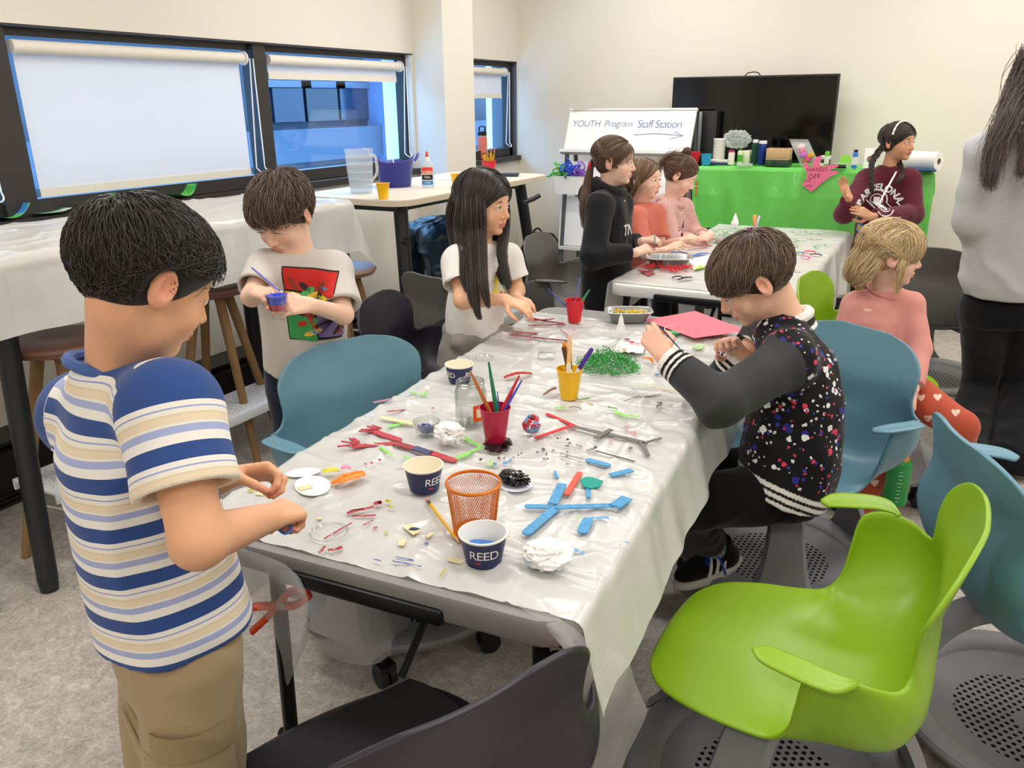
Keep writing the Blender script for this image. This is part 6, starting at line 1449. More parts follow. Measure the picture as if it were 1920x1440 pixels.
def hood2(s):
    for t in np.linspace(0, 2*PI, 15)[:-1]:
        c = hood_n+g['rt']*math.cos(t)*.058+g['bf']*math.sin(t)*.058+g['ax']*(-.006-.018*math.sin(t)); s.ell(c, (.022, .022, .022), None, .015)
    s.ell(hood_n-g['bf']*.08-g['ax']*.035, (.05, .05, .055), None, .03)
gar(root, 'hood', *lohi([hood_n], .16), .004, hood2, fabric('pink_heather', '#cda29a', var=(160, .22)), wr=.004)
m_ln = mat('line_plum', '#4a3038', .8)
T = g['T']; o0 = J(1278, 428, 4.2); dd = nrm(ray(1278, 428))
for pol in ([(0, 0), (.008, .05), (.016, .0)], [(-.022, -.005), (-.006, -.008), (-.006, -.013), (-.024, -.012)], [(.0, -.03), (.012, -.018), (.022, -.03), (.018, -.048), (.006, -.05)], [(-.03, .012), (-.012, .004), (-.014, .0), (-.030, .006)]): decal_poly(root, T, pol, o0, D(.8, .6), g['ax'], dd, m_ln, 'print_shape')
finish(root, [g['pel'][0], g['pel'][1], 0])
# girl in the maroon sweatshirt
g = generic('girl in maroon Barcelona sweatshirt with braids and white headband', J(1684, 266, 4.55), .203, D(.52, -.83, .0), J(1666, 316, 4.62), J(1704, 338, 4.58), J(1624, 338, 4.62), J(1712, 402, 4.56), J(1584, 400, 4.50), J(1632, 406, 4.34), J(1592, 372, 4.38), J(1606, 392, 4.30), J(1583, 350, 4.36), J(1640, 482, 4.80), D(-.22, -.97), '#cf9a78', 'maroon_sweatshirt', '#5a1f2e', '#2c1c14', '#2a1a14', D(.80, -.60, .03), sl=(.062, .056, .040), tw=.135, td=.105, wr=.008, hemlow=.02, seed=9, curl=(.15, .2, .25, .3), nL=D(-.3, -.8, .5), nR=D(-.5, .8, .0), lips='#b0605a', pant='#15161a', hands=.78, blush=.3, thumb=(-1, 1))
root = g['root']; P = g['P']; Rg = g['R']; hm = hair_mat('black3'); scalp_mesh(root, g['hc'], Rg, g['q'], hm, '#231712', t=.006, low=-.045)
cap_hair(root, g['hc'], Rg, g['q'], '#211612', '#4a352b', n=1600, length=.11, r=.0013, thick=.008, mtl=hm, fall=.15, seed=15, lift=.004, part=-.05, crown=(0, .5, .85), k=10, jit=.10, hairline=lambda d: HL(d) and d[2] > -.1)
def braid(name, pts, r0, r1, n=11):
    G = catmull(pts, 10); mb = []; Rn = np.random.default_rng(3); out = []
    t = np.linspace(0, 1, 60); C = np.array([[np.interp(x*(len(G)-1), np.arange(len(G)), G[:, a]) for a in range(3)] for x in t]); tang = nrm(G[-1]-G[0]); a = nrm(np.cross(tang, [0, 1, .2])); b = np.cross(tang, a)
    for st in range(3):
        ph = st*2*PI/3
        cen = C+np.array([a*math.sin(x*n*PI/1.5+ph)*(r0+(r1-r0)*x)*.7+b*math.sin(2*(x*n*PI/1.5+ph))*(r0+(r1-r0)*x)*.45 for x in t])
        for _ in range(46):
            o_ = Rn.normal(size=3); o_ = o_/np.linalg.norm(o_)*Rn.random()**.4*r0*.55; out.append(cen+o_*np.linspace(1, r1/r0, 60)[:, None])
    return strands(name, np.array(out), .0014, '#231712', root, hm, '#4a352b', Rn)
braid('braid', [P(.055, -.05, -.02), J(1637, 300, 4.55), J(1634, 320, 4.50), J(1634, 345, 4.46), J(1635, 362, 4.45)], .017, .010)
braid('braid', [P(-.055, -.05, -.03), J(1690, 320, 4.56), J(1688, 335, 4.50), J(1680, 342, 4.49)], .015, .010, 6)
ring = []
for t in np.linspace(-1.35, 1.35, 25): ring.append(P(.083*math.sin(t), .014, .022+.0885*math.cos(t)))
MB().tube(ring, [.0045+.0022*(i % 3 == 0) for i in range(25)], 8).build('headband', mat('headband_white', '#ece3e0', .5), root)
for sg in (-1, 1): crumple('hair_bow', P(.05, -.075, .03)+Rg @ [sg*.018, -.01, .0], (.022, .008, .02), mat('headband_white', '#ece3e0', .5), None, None, 5+sg, amp=.2, parent=root)
mw = mat('print_white', '#e9e9e9', .8); T = g['T']; o0 = J(1656, 372, 4.45); dv = -D(-.22, -.97); xx = -g['rt']
decal_text(root, T, 'BARCELONA', .052, o0+g['ax']*.045, xx, g['ax'], dv, mw, 'print_lettering', arc=.13, font_off=.002, spacing=1.05)
decal_text(root, T, 'UNIVERSITY', .034, o0-g['ax']*.105, xx, g['ax'], dv, mw, 'print_lettering', font_off=.0015)
for r0, r1 in ((.058, .051), (.034, .030)):
    for k_ in range(24):
        a0, a1 = 2*PI*k_/24, 2*PI*(k_+(.92 if r0 > .05 else 1))/24; decal_poly(root, T, [(r0*math.cos(a0), r0*math.sin(a0)), (r0*math.cos(a1), r0*math.sin(a1)), (r1*math.cos(a1), r1*math.sin(a1)), (r1*math.cos(a0), r1*math.sin(a0))], o0-g['ax']*.025, xx, g['ax'], dv, mw, 'print_seal', res=.03)
decal_poly(root, T, [(-.016, -.018), (.0, -.026), (.016, -.018), (.016, .016), (-.016, .016)], o0-g['ax']*.025, xx, g['ax'], dv, mw, 'print_seal')
decal_poly(root, T, [(-.035, -.022), (.035, -.022), (.035, .022), (-.035, .022)], J(1618, 438, 4.5), xx, g['ax'], dv, mat('badge_blue', '#3c86c8', .6), 'name_badge', off=.003)
decal_poly(root, T, [(-.026, -.014), (.026, -.014), (.026, .014), (-.026, .014)], J(1618, 438, 4.5), xx, g['ax'], dv, mat('badge_art', '#d9a760', .6, var=(120, .6)), 'badge_art', off=.0045)
MB().tube(catmull([P(0, .02, -.15), J(1668, 345, 4.42), J(1652, 375, 4.40), J(1645, 400, 4.42), J(1628, 425, 4.44)], 6), .005, 6, flat=(1, .5)).build('drawstring', mat('headband_white', '#ece3e0', .5), root)
finish(root, [g['pel'][0], g['pel'][1], 0])
# blond girl on the green chair
kn = [J(1800, 800, 2.62), J(1668, 812, 2.66)]; an = [W(1800, 915, .09), W(1610, 965, .12)]
g = generic('blond girl in pink long-sleeve top and heart leggings on the green chair', J(1672, 476, 2.72), .205, D(.97, -.22, -.10), J(1660, 545, 2.80), J(1708, 572, 2.78), J(1604, 574, 2.84), J(1722, 655, 2.76), J(1578, 650, 2.86), J(1712, 730, 2.68), J(1596, 690, 2.72), J(1706, 775, 2.65), J(1612, 705, 2.66), J(1642, 705, 2.90), D(.45, -.9), '#f2c9b4', 'pink_top', '#d9958c', '#5c6f86', '#b08a5a', D(1, -.1, -.05), sl=(.046, .042, .032), tw=.115, td=.092, wr=.007, hemlow=.02, seed=13, pant='#b9543c', pantname='heart_leggings', kn=kn, an=an, pr=(.075, .054, .036), h=.003, shoe='#a8aca8', curl=(.3, .35, .4, .5), nL=D(.6, -.7, .2), foot_dir=D(-.9, -.3), thumb=(-1, 1), hands=.68, lips='#d07a74', blush=.9)
root = g['root']; P = g['P']; Rg = g['R']; hm = hair_mat('blond'); scalp_mesh(root, g['hc'], Rg, g['q'], hm, '#c49f68', t=.005, low=-.05)
c1, c2 = '#c9a56c', '#f6e3b8'
cap_hair(root, g['hc'], Rg, g['q'], c1, c2, n=2300, length=.135, r=.0012, thick=.010, mtl=hm, fall=.05, seed=21, lift=.006, crown=(0, .55, .83), k=11, jit=.12, hairline=lambda d: HL(d, -.6))
cap_hair(root, g['hc'], Rg, g['q'], c1, c2, n=900, length=.085, r=.0011, thick=.012, mtl=hm, fall=.35, seed=22, lift=.006, crown=(0, -.2, 1), k=10, jit=.06, hairline=lambda d: d[1] > .15 and d[2] > .50, basename='bangs')
guide_hair('hair_lengths', root, [[P(.05, .02, .03), P(.076, .020, -.03), P(.074, .028, -.08), P(.068, .025, -.125)], [P(.04, -.06, .02), P(.05, -.09, -.04), P(.03, -.10, -.09), J(1612, 540, 2.82)], [P(.0, -.085, .02), P(.01, -.11, -.04), P(.0, -.115, -.09), J(1606, 530, 2.84)], [P(.05, -.05, -.01), P(.06, -.07, -.06), P(.04, -.09, -.1), J(1618, 545, 2.78)]], [(.010, .012, .009, .002), (.03, .03, .022, .014), (.03, .03, .022, .014), (.022, .024, .02, .012)], 230, .0011, c1, c2, hm, seed=5, wav=.004)
collar_ring(root, g['neck'], g['ax'], g['rt'], g['bf'], .060, .006, fabric('pink_topd', '#d38d84'), dz=-.002, drop=.020)
T = g['T']; o0 = J(1660, 622, 2.6); dv = -D(.45, -.9); m_l = mat('line_mauve', '#8f5560', .8)
Rn = np.random.default_rng(2)
for k_ in range(9):
    cx, cy, r_ = Rn.uniform(-.045, .045), Rn.uniform(-.03, .03), Rn.uniform(.008, .018)
    pts = [(cx+r_*math.cos(t)*(1+.3*math.sin(3*t)), cy+r_*math.sin(t)) for t in np.linspace(0, 2*PI, 14)]; x_ = -g['rt']
    Q, ok = lay(T, [np.asarray(o0)+a*x_+b*g['ax'] for a, b in pts], dv, .001)
    if all(ok): MB().tube(Q, .0015, 4).build('print_line', m_l, root)
# cream hearts on the leggings
Lg = [c for c in root.children if c.name.startswith('heart_leggings')][0]; Vl = np.zeros(len(Lg.data.vertices)*3); Lg.data.vertices.foreach_get('co', Vl); Vl = Vl.reshape(-1, 3); Fl = np.zeros(len(Lg.data.polygons)*4, int); Lg.data.polygons.foreach_get('vertices', Fl); Tl = bvh(Vl, Fl.reshape(-1, 4))
heart = [(.016*math.sin(t)**3*.9, (.013*math.cos(t)-.005*math.cos(2*t)-.002*math.cos(3*t))*.9) for t in np.linspace(0, 2*PI, 17)[:-1]]
for px, py in ((1758, 744), (1792, 773), (1740, 784), (1727, 745), (1777, 812), (1677, 786), (1668, 868), (1795, 900), (1640, 905), (1790, 860)):
    rv = nrm(ray(px, py)); p_ = CAMP+rv*2.3; h_ = Tl.ray_cast(Vector(p_), Vector(rv), 2)
    if h_[0] is None: continue
    decal_poly(root, Tl, heart, np.array(h_[0])-rv*.02, [_r[0], _r[1], 0], _U, rv, mat('heart_cream', '#eecbb2', .8), 'heart_print', off=.0012, res=.02)
MB().tube([an[0]+[0, 0, .035], an[0]-[0, 0, .01]], [.038, .038], 14).build('sock', mat('sock_white', '#ececea', .8), root)
finish(root, [g['pel'][0], g['pel'][1], 0])
# woman in the grey sweatshirt, seen from behind, cut by the frame
def woman():
    root = empty('person', (0, 0, 0), 'woman with long dark hair in light grey sweatshirt, back turned, at right edge', 'person')
    bf = D(.25, 1); rt = nrm(np.cross(bf, [0, 0, 1])); pel = J(1898, 560, 3.35); neck = J(1955, 225, 3.12); hc = J(1965, 130, 3.10); R = basis(D(.5, .85, -.05)); q = .225
    shL, shR = J(1852, 290, 3.16), J(2055, 285, 3.10); elL = J(1826, 410, 3.24); wrL = J(1850, 470, 3.50); elR = J(2085, 400, 3.1); wrR = J(2080, 500, 3.0)
    hips = [pel-rt*.085, pel+rt*.085]; kn = [J(1838, 720, 3.62), J(1915, 720, 3.55)]; an = [np.array([*W(1800, 838, .09)[:2], .09]), np.array([*W(1905, 850, .09)[:2], .09])]
    lo, hi = lohi([hc, neck, shL, shR, wrL, wrR, pel]+an, .2); lo[2] = 0
    s = SDF(lo, hi, .005); P = head_sdf(s, hc, R, q); s.cap(neck-[0, 0, .03], P(0, -.02, -.05), .055, .052, .03)
    s.loft([(pel, .15, .11), ((pel+neck)/2, .13, .10), (neck-[0, 0, .08], .15, .09)], k=.02, xdir=rt)
    for a, b, w2 in ((shL, elL, wrL), (shR, elR, wrR)): limb(s, [neck-[0, 0, .06], a, b, w2], [.05, .05, .04, .026], .015)
    hand_sdf(s, wrL, D(1, .2), D(0, 1), 1, (.4,)*4, .3, .95); hand_sdf(s, wrR, [0, 0, -1], rt, -1, (.4,)*4, .3, .95)
    for a, b, w2 in zip(hips, kn, an): limb(s, [a, b, w2], [.09, .06, .04]); foot_sdf(s, w2, bf, .24, .035)
    V, F = s.mesh(); o = new_mesh('body', V, F, m_skin, root); set_col(o, skin_cols(V, '#e6b698', P, q/.2, R, hc))
    ax = nrm(neck-pel)
    def sw(s):
        s.loft([(pel+ax*.02, .185, .150), (pel+ax*.07, .205, .170), (pel*.6+neck*.4, .200, .160), (pel*.3+neck*.7, .195, .135), (neck-ax*.10, .17, .105), (neck-ax*.02, .075, .070)], k=0, xdir=rt, sq=2.3)
        for a, b, w2 in ((shL, elL, wrL), (shR, elR, wrR)):
            s.cap(neck-ax*.08, a, .07, .080, .04); s.cap(a, b, .082, .078, .04); we = b+(w2-b)*.9; s.cap(b, we, .078, .055, .03); dd = nrm(w2-b); s.plane(we, dd, we-.06, we+.06)
        s.plane(pel+ax*.022, -ax, pel-[.4, .4, .2], pel+[.4, .4, .06])
    gar(root, 'grey_sweatshirt', *lohi([pel, neck, shL, shR, elL, elR, wrL, wrR], .22), .005, sw, fabric('sweat_heather', '#bdbcbf', var=(200, .08)), wr=.016, wsc=(6, 6, 5), seed=4)
    ring = [pel+ax*.045+(rt*math.cos(t)*.180+bf*math.sin(t)*.146) for t in np.linspace(0, 2*PI, 49)]
    MB().tube(ring, .018, 8, flat=(1., 1.)).build('waistband', fabric('sweat_band', '#b5b4b8'), root)
    def pants(s):
        s.loft([(pel+ax*.06, .16, .125), (pel-[0, 0, .10], .17, .135)], k=0, xdir=rt)
        for a, b2, w2 in zip(hips, kn, an): limb(s, [a-[0, 0, .06], b2, w2-[0, 0, .03]], [.105, .075, .100], .03)
        s.plane([0, 0, .03], [0, 0, -1])
    gar(root, 'black_flared_pants', *lohi([pel]+kn+an, .18), .005, pants, fabric('black_cord', '#101116'), wr=.008, wsc=(7, 7, 7), seed=2)
    for a_ in an:
        def sh(s, an=a_): s.ell([an[0]+bf[0]*.03, an[1]+bf[1]*.03, .04], (.045, .13, .04), basis(bf), 0); s.plane([0, 0, .003], [0, 0, -1])
        gar(root, 'shoe', *lohi([a_, a_+bf*.16, a_-bf*.1], .08), .005, sh, mat('shoe_tan', '#8a7460', .6), wr=0)
    hm = hair_mat('dark4'); scalp_mesh(root, hc, R, q, hm, '#33261f', t=.008, low=-.06, h=.004)
    G = [[P(-.03, -.08, .06), P(-.04, -.12, -.05), J(1908, 190, 3.05), J(1880, 240, 3.02), J(1862, 300, 3.0), J(1856, 340, 2.98), J(1862, 358, 2.98)], [P(-.06, -.02, .06), P(-.08, -.05, -.05), J(1895, 215, 3.03), J(1866, 270, 3.0), J(1846, 305, 2.99)],
         [P(0, -.09, .05), P(0, -.13, -.06), J(1945, 230, 3.0), J(1925, 300, 2.97), J(1905, 340, 2.96)], [P(.04, -.08, .05), P(.05, -.12, -.06), J(1985, 230, 3.0), J(1980, 320, 2.97)]]
    guide_hair('long_hair', root, G, [(.035, .05, .05, .035, .012)]*4, 420, .0016, '#2c201b', '#6a564b', hm, seed=8, wav=.012)
    finish(root, [pel[0], pel[1], 0])
woman()
# ================================================================== THINGS ON THE MAIN TABLE
ZT = .7445
def wt(px, py, z=ZT): return W(px, py, z)
def item(name, V, F, m, at, label, cat, group=None, smooth=True):
    o = new_mesh(name, V, F, m, None, smooth); o.location = tuple(map(float, at)); return tag(o, label, cat, group)
# paper tubs with the college name ------------------------------------------
m_navyp = mat('tub_navy', '#232a55', .4); m_cream = mat('tub_inside', '#efe6cf', .5); m_tubw = mat('tub_white', '#f0efea', .4)
def paper_tub(px, py, r, h, label, ang=0., inner=m_cream, full=True, z=ZT, paint=None):
    p = wt(px, py, z); e = empty('paper_tub', p, label, 'tub', 'navy paper tubs'); rb = r*.76
    MB().lathe([(0, .003), (rb*.99, .003), (rb, 0), (rb, .001), (r*.985, h*.93)], n=48).build('outer_wall', m_navyp, e)
    MB().lathe([(r*.97, h*.90), (r*1.035, h*.955), (r*1.045, h*.98), (r*1.03, h*1.0), (r*.97, h*.995), (r*.955, h*.97), (rb*.96, .006), (0, .006)], n=48).build('rim_and_lining', inner, e)
    toc = math.atan2(-p[1], -p[0])+ang
    for k, txt in enumerate(('REED',)):
        for rep in (0, 1):
            V, F = text_mesh(txt, h*.44, font_off=.0, spacing=.92); a0 = toc+rep*2.2; P = []
            for x, y, _ in V:
                zz = h*.50+y; rr = rb+(r*.985-rb)*zz/(h*.93)+.0007; a = a0+x/rr; P.append((rr*math.cos(a), rr*math.sin(a), zz))
            new_mesh('lettering', P, F, mat('print_white2', '#f4f1ea', .6), e, smooth=False)
            mb = MB()
            for d in (-1, 0, 1):
                a = a0-.33+d*.10; zz = h*.24; rr = rb+(r*.985-rb)*zz/(h*.93)+.0006; R = np.array([[-math.sin(a), 0, math.cos(a)], [math.cos(a), 0, math.sin(a)], [0, 1, 0]])
                mb.lathe([(.0016, 0), (.0016, .0004)], (rr*math.cos(a), rr*math.sin(a), zz), 10, R=R)
            mb.build('red_dots', mat('dot_red', '#d0344f', .6), e)
    if paint: 
        Rn = np.random.default_rng(3); rr = rb*1.14; pol = [(rr*.80*math.cos(t)*(1+.10*math.sin(3*t)), rr*.66*math.sin(t)*(1+.12*math.sin(2*t+1))) for t in np.linspace(0, 2*PI, 30)[:-1]]
        MB().prism(pol, .012, (0, 0, .014)).build('paint_pool', mat('paint_pool_blue', paint, .15, coat=.5), e)
    return e
paper_tub(907, 1050, .0400, .054, 'navy paper tub with blue paint at the front of the table', .02, m_tubw, paint='#1f78cf')
paper_tub(796, 915, .0385, .052, 'cream-lined navy paper tub between pencil and striped figure', .75)
paper_tub(862, 714, .0385, .050, 'farthest navy paper tub near the glass jar', -1.05)
# wire mesh cup -----------------------------------------------------------
e = empty('mesh_cup', wt(890, 1000), 'orange wire mesh pencil cup standing empty', 'cup')
mo = mat('mesh_orange', '#d97a1c', .35, metal=.2); rb, rt_, hh = .036, .0475, .100; mb = MB(); n = 64
for s_ in (-1, 1):
    for j in range(n):
        pts = []
        for i in range(8):
            t = .05+.9*i/7; a = 2*PI*j/n+s_*t*1.15; r = rb+(rt_-rb)*t; pts.append((r*math.cos(a), r*math.sin(a), hh*t))
        mb.tube(pts, .00055, 3, cap=False)
mb.build('wire_mesh', mo, e, smooth=False)
def torus(r, z, w_, hgt=None, n=48): return MB().lathe([(r-w_, z), (r-w_*.6, z+(hgt or w_)*.8), (r, z+(hgt or w_)), (r+w_, z+(hgt or w_)*.3), (r+w_, z-(hgt or w_)*.6), (r, z-(hgt or w_)), (r-w_, z)], n=n)
def nocap(o):
    me = o.data; bm = bmesh.new(); bm.from_mesh(me); bmesh.ops.delete(bm, geom=[f for f in bm.faces if len(f.verts) > 8], context='FACES_ONLY'); bm.to_mesh(me); bm.free(); return o
nocap(torus(rt_, hh, .0022, .0035).build('top_rim', mo, e)); nocap(torus(rb, .005, .0018, .005).build('bottom_rim', mo, e)); MB().lathe([(0, .001), (rb, .001), (rb, .003), (0, .003)], n=40).build('base_plate', mo, e)
# plastic cups -----------------------------------------------------------
def craft_cup(px, py, rb, rt, h, m, label, z=ZT, group='stepped plastic craft cups', name='craft_cup'):
    P = [(0, 0), (rb*.96, 0)]; steps = 4
    for k in range(steps):
        f0, f1 = k/steps, (k+1)/steps; P += [(rb+(rt-rb)*f0, h*f0+.002), (rb+(rt-rb)*(f1)*1.0-.0008, h*f1-.001)]
    P += [(rt+.0015, h-.002), (rt+.0015, h), (rt-.001, h), (rb-.001, .003), (0, .003)]
    o = MB().lathe(P, n=48).build(name, m, None); o.location = tuple(wt(px, py, z)); return tag(o, label, 'cup', group)
m_crim = mat('cup_crimson', '#b5173f', .3); m_yel = mat('cup_yellow', '#f3bd14', .3); m_red = mat('cup_red2', '#d81f2e', .3)
c1_ = craft_cup(929, 826, .0235, .0345, .082, m_crim, 'crimson craft cup of brushes standing on a spilled black puddle')
c2_ = craft_cup(1067, 746, .0225, .0335, .080, m_yel, 'yellow craft cup full of markers on the main table')
c3_ = craft_cup(1077, 603, .0225, .0330, .078, m_red, 'red craft cup with thin brushes at the far end of the main table')
def brush(cup, a, lean, L, hcol, rad, label, group, kind='brush', tipw=None, z0=.012, rot=None):
    """stands in a cup, handle end up; a = heading of the lean"""
    c = np.array(cup.location); d = nrm([math.cos(a)*math.sin(lean), math.sin(a)*math.sin(lean), math.cos(lean)]); p0 = c+[-math.cos(a)*.014, -math.sin(a)*.014, z0]
    e = empty('paint_brush' if kind == 'brush' else 'marker', p0, label, kind, group)
    if kind == 'brush':
        ts = np.array([0, .10, .3, .7, 1.])*L; MB().tube([d*t for t in ts], np.array([.9, 1.0, 1.15, .85, .45])*rad, 12).build('handle', mat('h'+hcol, hcol, .25, coat=.4), e)
        MB().tube([d*-.001, d*.035], rad*.98, 12).build('ferrule', mat('ferrule', '#c9c9c6', .25, metal=.9), e)
    elif kind == 'marker':
        mwh = mat('marker_white', '#f2f1ec', .35); MB().tube([d*0, d*(L*.60)], rad*.93, 14).build('barrel', mwh, e)
        MB().tube([d*(L*.56), d*(L*.60)], rad*.96, 14).build('colour_band', mat('h'+hcol, hcol, .35), e)
        MB().tube([d*(L*.60), d*(L*.62), d*(L*.97), d*L], [rad, rad*1.02, rad*.92, rad*.6], 14).build('marker_cap', mat('h'+hcol, hcol, .35), e)
    return e
az = lambda r, f: math.atan2(*(D(r, f)[[1, 0]]))
GB, GM = 'brushes standing in cups', 'markers standing in the yellow cup'
brush(c1_, az(-1, .15), .42, .165, '#b9632a', .0050, 'amber wooden brush leaning left out of the crimson cup', GB)
brush(c1_, az(-1, .6), .16, .175, '#177a55', .0052, 'dark green brush standing tallest in the crimson cup', GB)
brush(c1_, az(1, .3), .48, .155, '#c32430', .0050, 'red brush leaning right out of the crimson cup', GB)
brush(c1_, az(1, .15), .53, .150, '#4c49b5', .0038, 'violet-blue brush right behind the red one', GB)
brush(c1_, az(-.3, -.2), .06, .105, '#3c57c0', .0022, 'short thin blue brush in the middle of the crimson cup', GB)
o = MB().lathe([(0, .0), (.030, .0), (.030, .001), (0, .001)], n=30).build('dark_paint', mat('paint_brown', '#3b1219', .1, coat=.5), c1_); o.location = (0, 0, .060)
brush(c3_, az(-1, .1), .80, .15, '#3c57c0', .0022, 'thin blue brush leaning far left out of the red cup', GB)
brush(c3_, az(.6, .8), .32, .145, '#5f7fd6', .0020, 'thin pale blue brush standing up in the red cup', GB)
brush(c3_, az(1, .1), .58, .12, '#1c8a52', .0052, 'thick green brush leaning right in the red cup', GB)
brush(c3_, az(-.4, -.5), .10, .10, '#d2335a', .0020, 'short pink brush in the red cup', GB)
for a_, ln, L, cl, rd, lb in ((az(-1, .4), .22, .140, '#f08a1e', .0058, 'orange marker at the left back of the yellow cup'), (az(-1, -.3), .24, .132, '#5b3219', .0062, 'dark brown marker leaning left in the yellow cup'), (az(-.4, -1), .14, .115, '#7c7f80', .0062, 'grey marker at the front of the yellow cup'),
    (az(.1, .3), .06, .160, '#efc0a6', .0050, 'tall peach coloured marker in the yellow cup'), (az(.4, 1), .08, .150, '#f4c21a', .0066, 'fat yellow marker standing upright in the yellow cup'), (az(.5, .3), .12, .110, '#d92a22', .0055, 'short red marker tucked behind the teal one'),
    (az(.6, -.8), .14, .102, '#0f7d80', .0058, 'short teal marker at the front right of the yellow cup'), (az(1, -.1), .52, .142, '#4b2a92', .0062, 'purple marker leaning right out of the yellow cup')):
    brush(c2_, a_, ln, L, cl, rd, lb, GM, 'marker')
# glass jar -----------------------------------------------------------------
def clear_mat():
    m = bpy.data.materials.new('clear_glass'); m.use_nodes = True; nt = m.node_tree; nt.nodes.remove(nt.nodes['Principled BSDF']); t = nt.nodes.new('ShaderNodeBsdfTransparent'); t.inputs[0].default_value = (.93, .94, .93, 1)
    g = nt.nodes.new('ShaderNodeBsdfGlossy'); g.inputs['Roughness'].default_value = .05; lw = nt.nodes.new('ShaderNodeLayerWeight'); lw.inputs[0].default_value = .35; x = nt.nodes.new('ShaderNodeMixShader')
    pw = nt.nodes.new('ShaderNodeMath'); pw.operation = 'MULTIPLY_ADD'; pw.inputs[1].default_value = .55; pw.inputs[2].default_value = .04; L = nt.links.new; L(lw.outputs['Facing'], pw.inputs[0]); L(pw.outputs[0], x.inputs[0]); L(t.outputs[0], x.inputs[1]); L(g.outputs[0], x.inputs[2]); L(x.outputs[0], nt.nodes['Material Output'].inputs[0]); return m
m_clear = clear_mat()
e = empty('glass_jar', wt(884, 795), 'empty clear glass jar with an orange label behind the crimson cup', 'jar')
R0 = .038; nocap(MB().lathe([(R0*.9, .0), (R0, .004), (R0, .086), (R0*.86, .098), (R0*.84, .112), (R0*.80, .112), (R0*.82, .098), (R0*.95, .086), (R0*.95, .006), (R0*.9, .0)], n=48).build('glass_wall', m_clear, e)); MB().lathe([(0, .002), (R0*.9, .001), (R0*.9, .006), (0, .007)], n=40).build('glass_base', m_clear, e)
for zz in (.101, .108): nocap(torus(R0*.86, zz, .0016).build('screw_thread', m_clear, e))
a0 = math.atan2(*(-wt(884, 795)[[1, 0]]))+.55
MB().grid(lambda u, v: ((R0+.0008)*math.cos(a0+(u-.5)*.85), (R0+.0008)*math.sin(a0+(u-.5)*.85), .020+.040*v), 10, 2).build('orange_label', mat('label_orange', '#e8541c', .5), e)
MB().grid(lambda u, v: ((R0+.0014)*math.cos(a0+(u-.5)*.45), (R0+.0014)*math.sin(a0+(u-.5)*.45), .030+.022*v), 10, 2).build('label_panel', mat('label_cream', '#f3e2c4', .5), e)
# flat sticks ------------------------------------------------------------------
def stick(px0, py0, px1, py1, w_, m, label, cat='craft stick', group=None, th=.002, z=ZT, parent=None, round_=True, name='craft_stick', z1=None):
    a, b = wt(px0, py0, z), wt(px1, py1, z); d = b-a; L = np.linalg.norm(d[:2]); r = w_/2; n = 7
    P = ([(r+ -r*math.cos(t), r*math.sin(t)) for t in np.linspace(-PI/2, PI/2, n)] if round_ else [(0, -r), (0, r)])
    P2 = [(L-x, -y) for x, y in P]; pol = P+P2
    ang = math.atan2(d[1], d[0]); dz = ((z1 or z)-z); pitch = math.atan2(dz, L)
    o = MB().prism(pol, th, R=RZ(ang) @ RY(-pitch)).build(name, m, parent, smooth=False)
    if parent is None: o.location = tuple(a); tag(o, label, cat, group)
    else: o.location = tuple(a-np.array(parent.location))
    return o
m_wood = mat('raw_stick', '#e9d9ae', .6, var=(60, .06)); m_sred = mat('stick_red', '#b8404a', .6, var=(90, .12)); m_sdr = mat('stick_darkred', '#9c3a42', .6, var=(90, .15)); m_spur = mat('stick_purple', '#4a4a72', .6)
m_sblue = mat('stick_blue', '#4b97c9', .55, var=(70, .22)); m_sgrey = mat('stick_grey', '#6f6d6b', .6, var=(80, .25)); m_scor = mat('stick_coral', '#dc5a45', .6, var=(90, .1)); m_sred2 = mat('stick_red2', '#cf2f33', .6)
e = empty('stick_figure', wt(745, 835), 'red craft stick figure with two fingered hands at left', 'craft figure')
stick(690, 806, 752, 827, .019, m_sred, '', parent=e); stick(660, 838, 742, 832, .017, m_sred, '', parent=e, round_=False)
stick(742, 832, 800, 848, .019, m_sdr, '', parent=e, z=ZT+.002, round_=False); stick(776, 840, 806, 850, .0195, m_spur, '', parent=e, z=ZT+.0045, round_=False); stick(798, 846, 856, 866, .018, m_sred, '', parent=e, z=ZT+.001)
for (x0, y0, x1, y1) in ((672, 809, 700, 810), (676, 806, 704, 806), (688, 800, 712, 806), (697, 798, 716, 804), (632, 838, 668, 834), (640, 828, 668, 833), (655, 822, 672, 832), (662, 822, 674, 830)): stick(x0, y0, x1, y1, .005, m_sred, '', parent=e, z=ZT+.0025, name='finger_stick')
e = empty('stick_figure', wt(1150, 815), 'grey and red craft stick figure with V legs in the table middle', 'craft figure')
stick(1024, 776, 1080, 800, .010, m_sred2, '', parent=e); stick(1003, 822, 1074, 798, .010, m_sred2, '', parent=e, z=ZT+.002)
stick(1076, 800, 1136, 815, .013, m_sgrey, '', parent=e, z=ZT+.002); stick(1130, 812, 1215, 832, .013, m_sgrey, '', parent=e, z=ZT+.001); stick(1116, 822, 1146, 806, .012, m_sgrey, '', parent=e, z=ZT+.004, round_=False); stick(1205, 832, 1240, 822, .007, m_sgrey, '', parent=e, z=ZT+.003, round_=False); stick(1202, 828, 1216, 856, .009, m_sgrey, '', parent=e, z=ZT+.003)
e = empty('stick_cross', wt(1050, 945), 'crossed blue-painted craft sticks with a square end', 'craft figure')
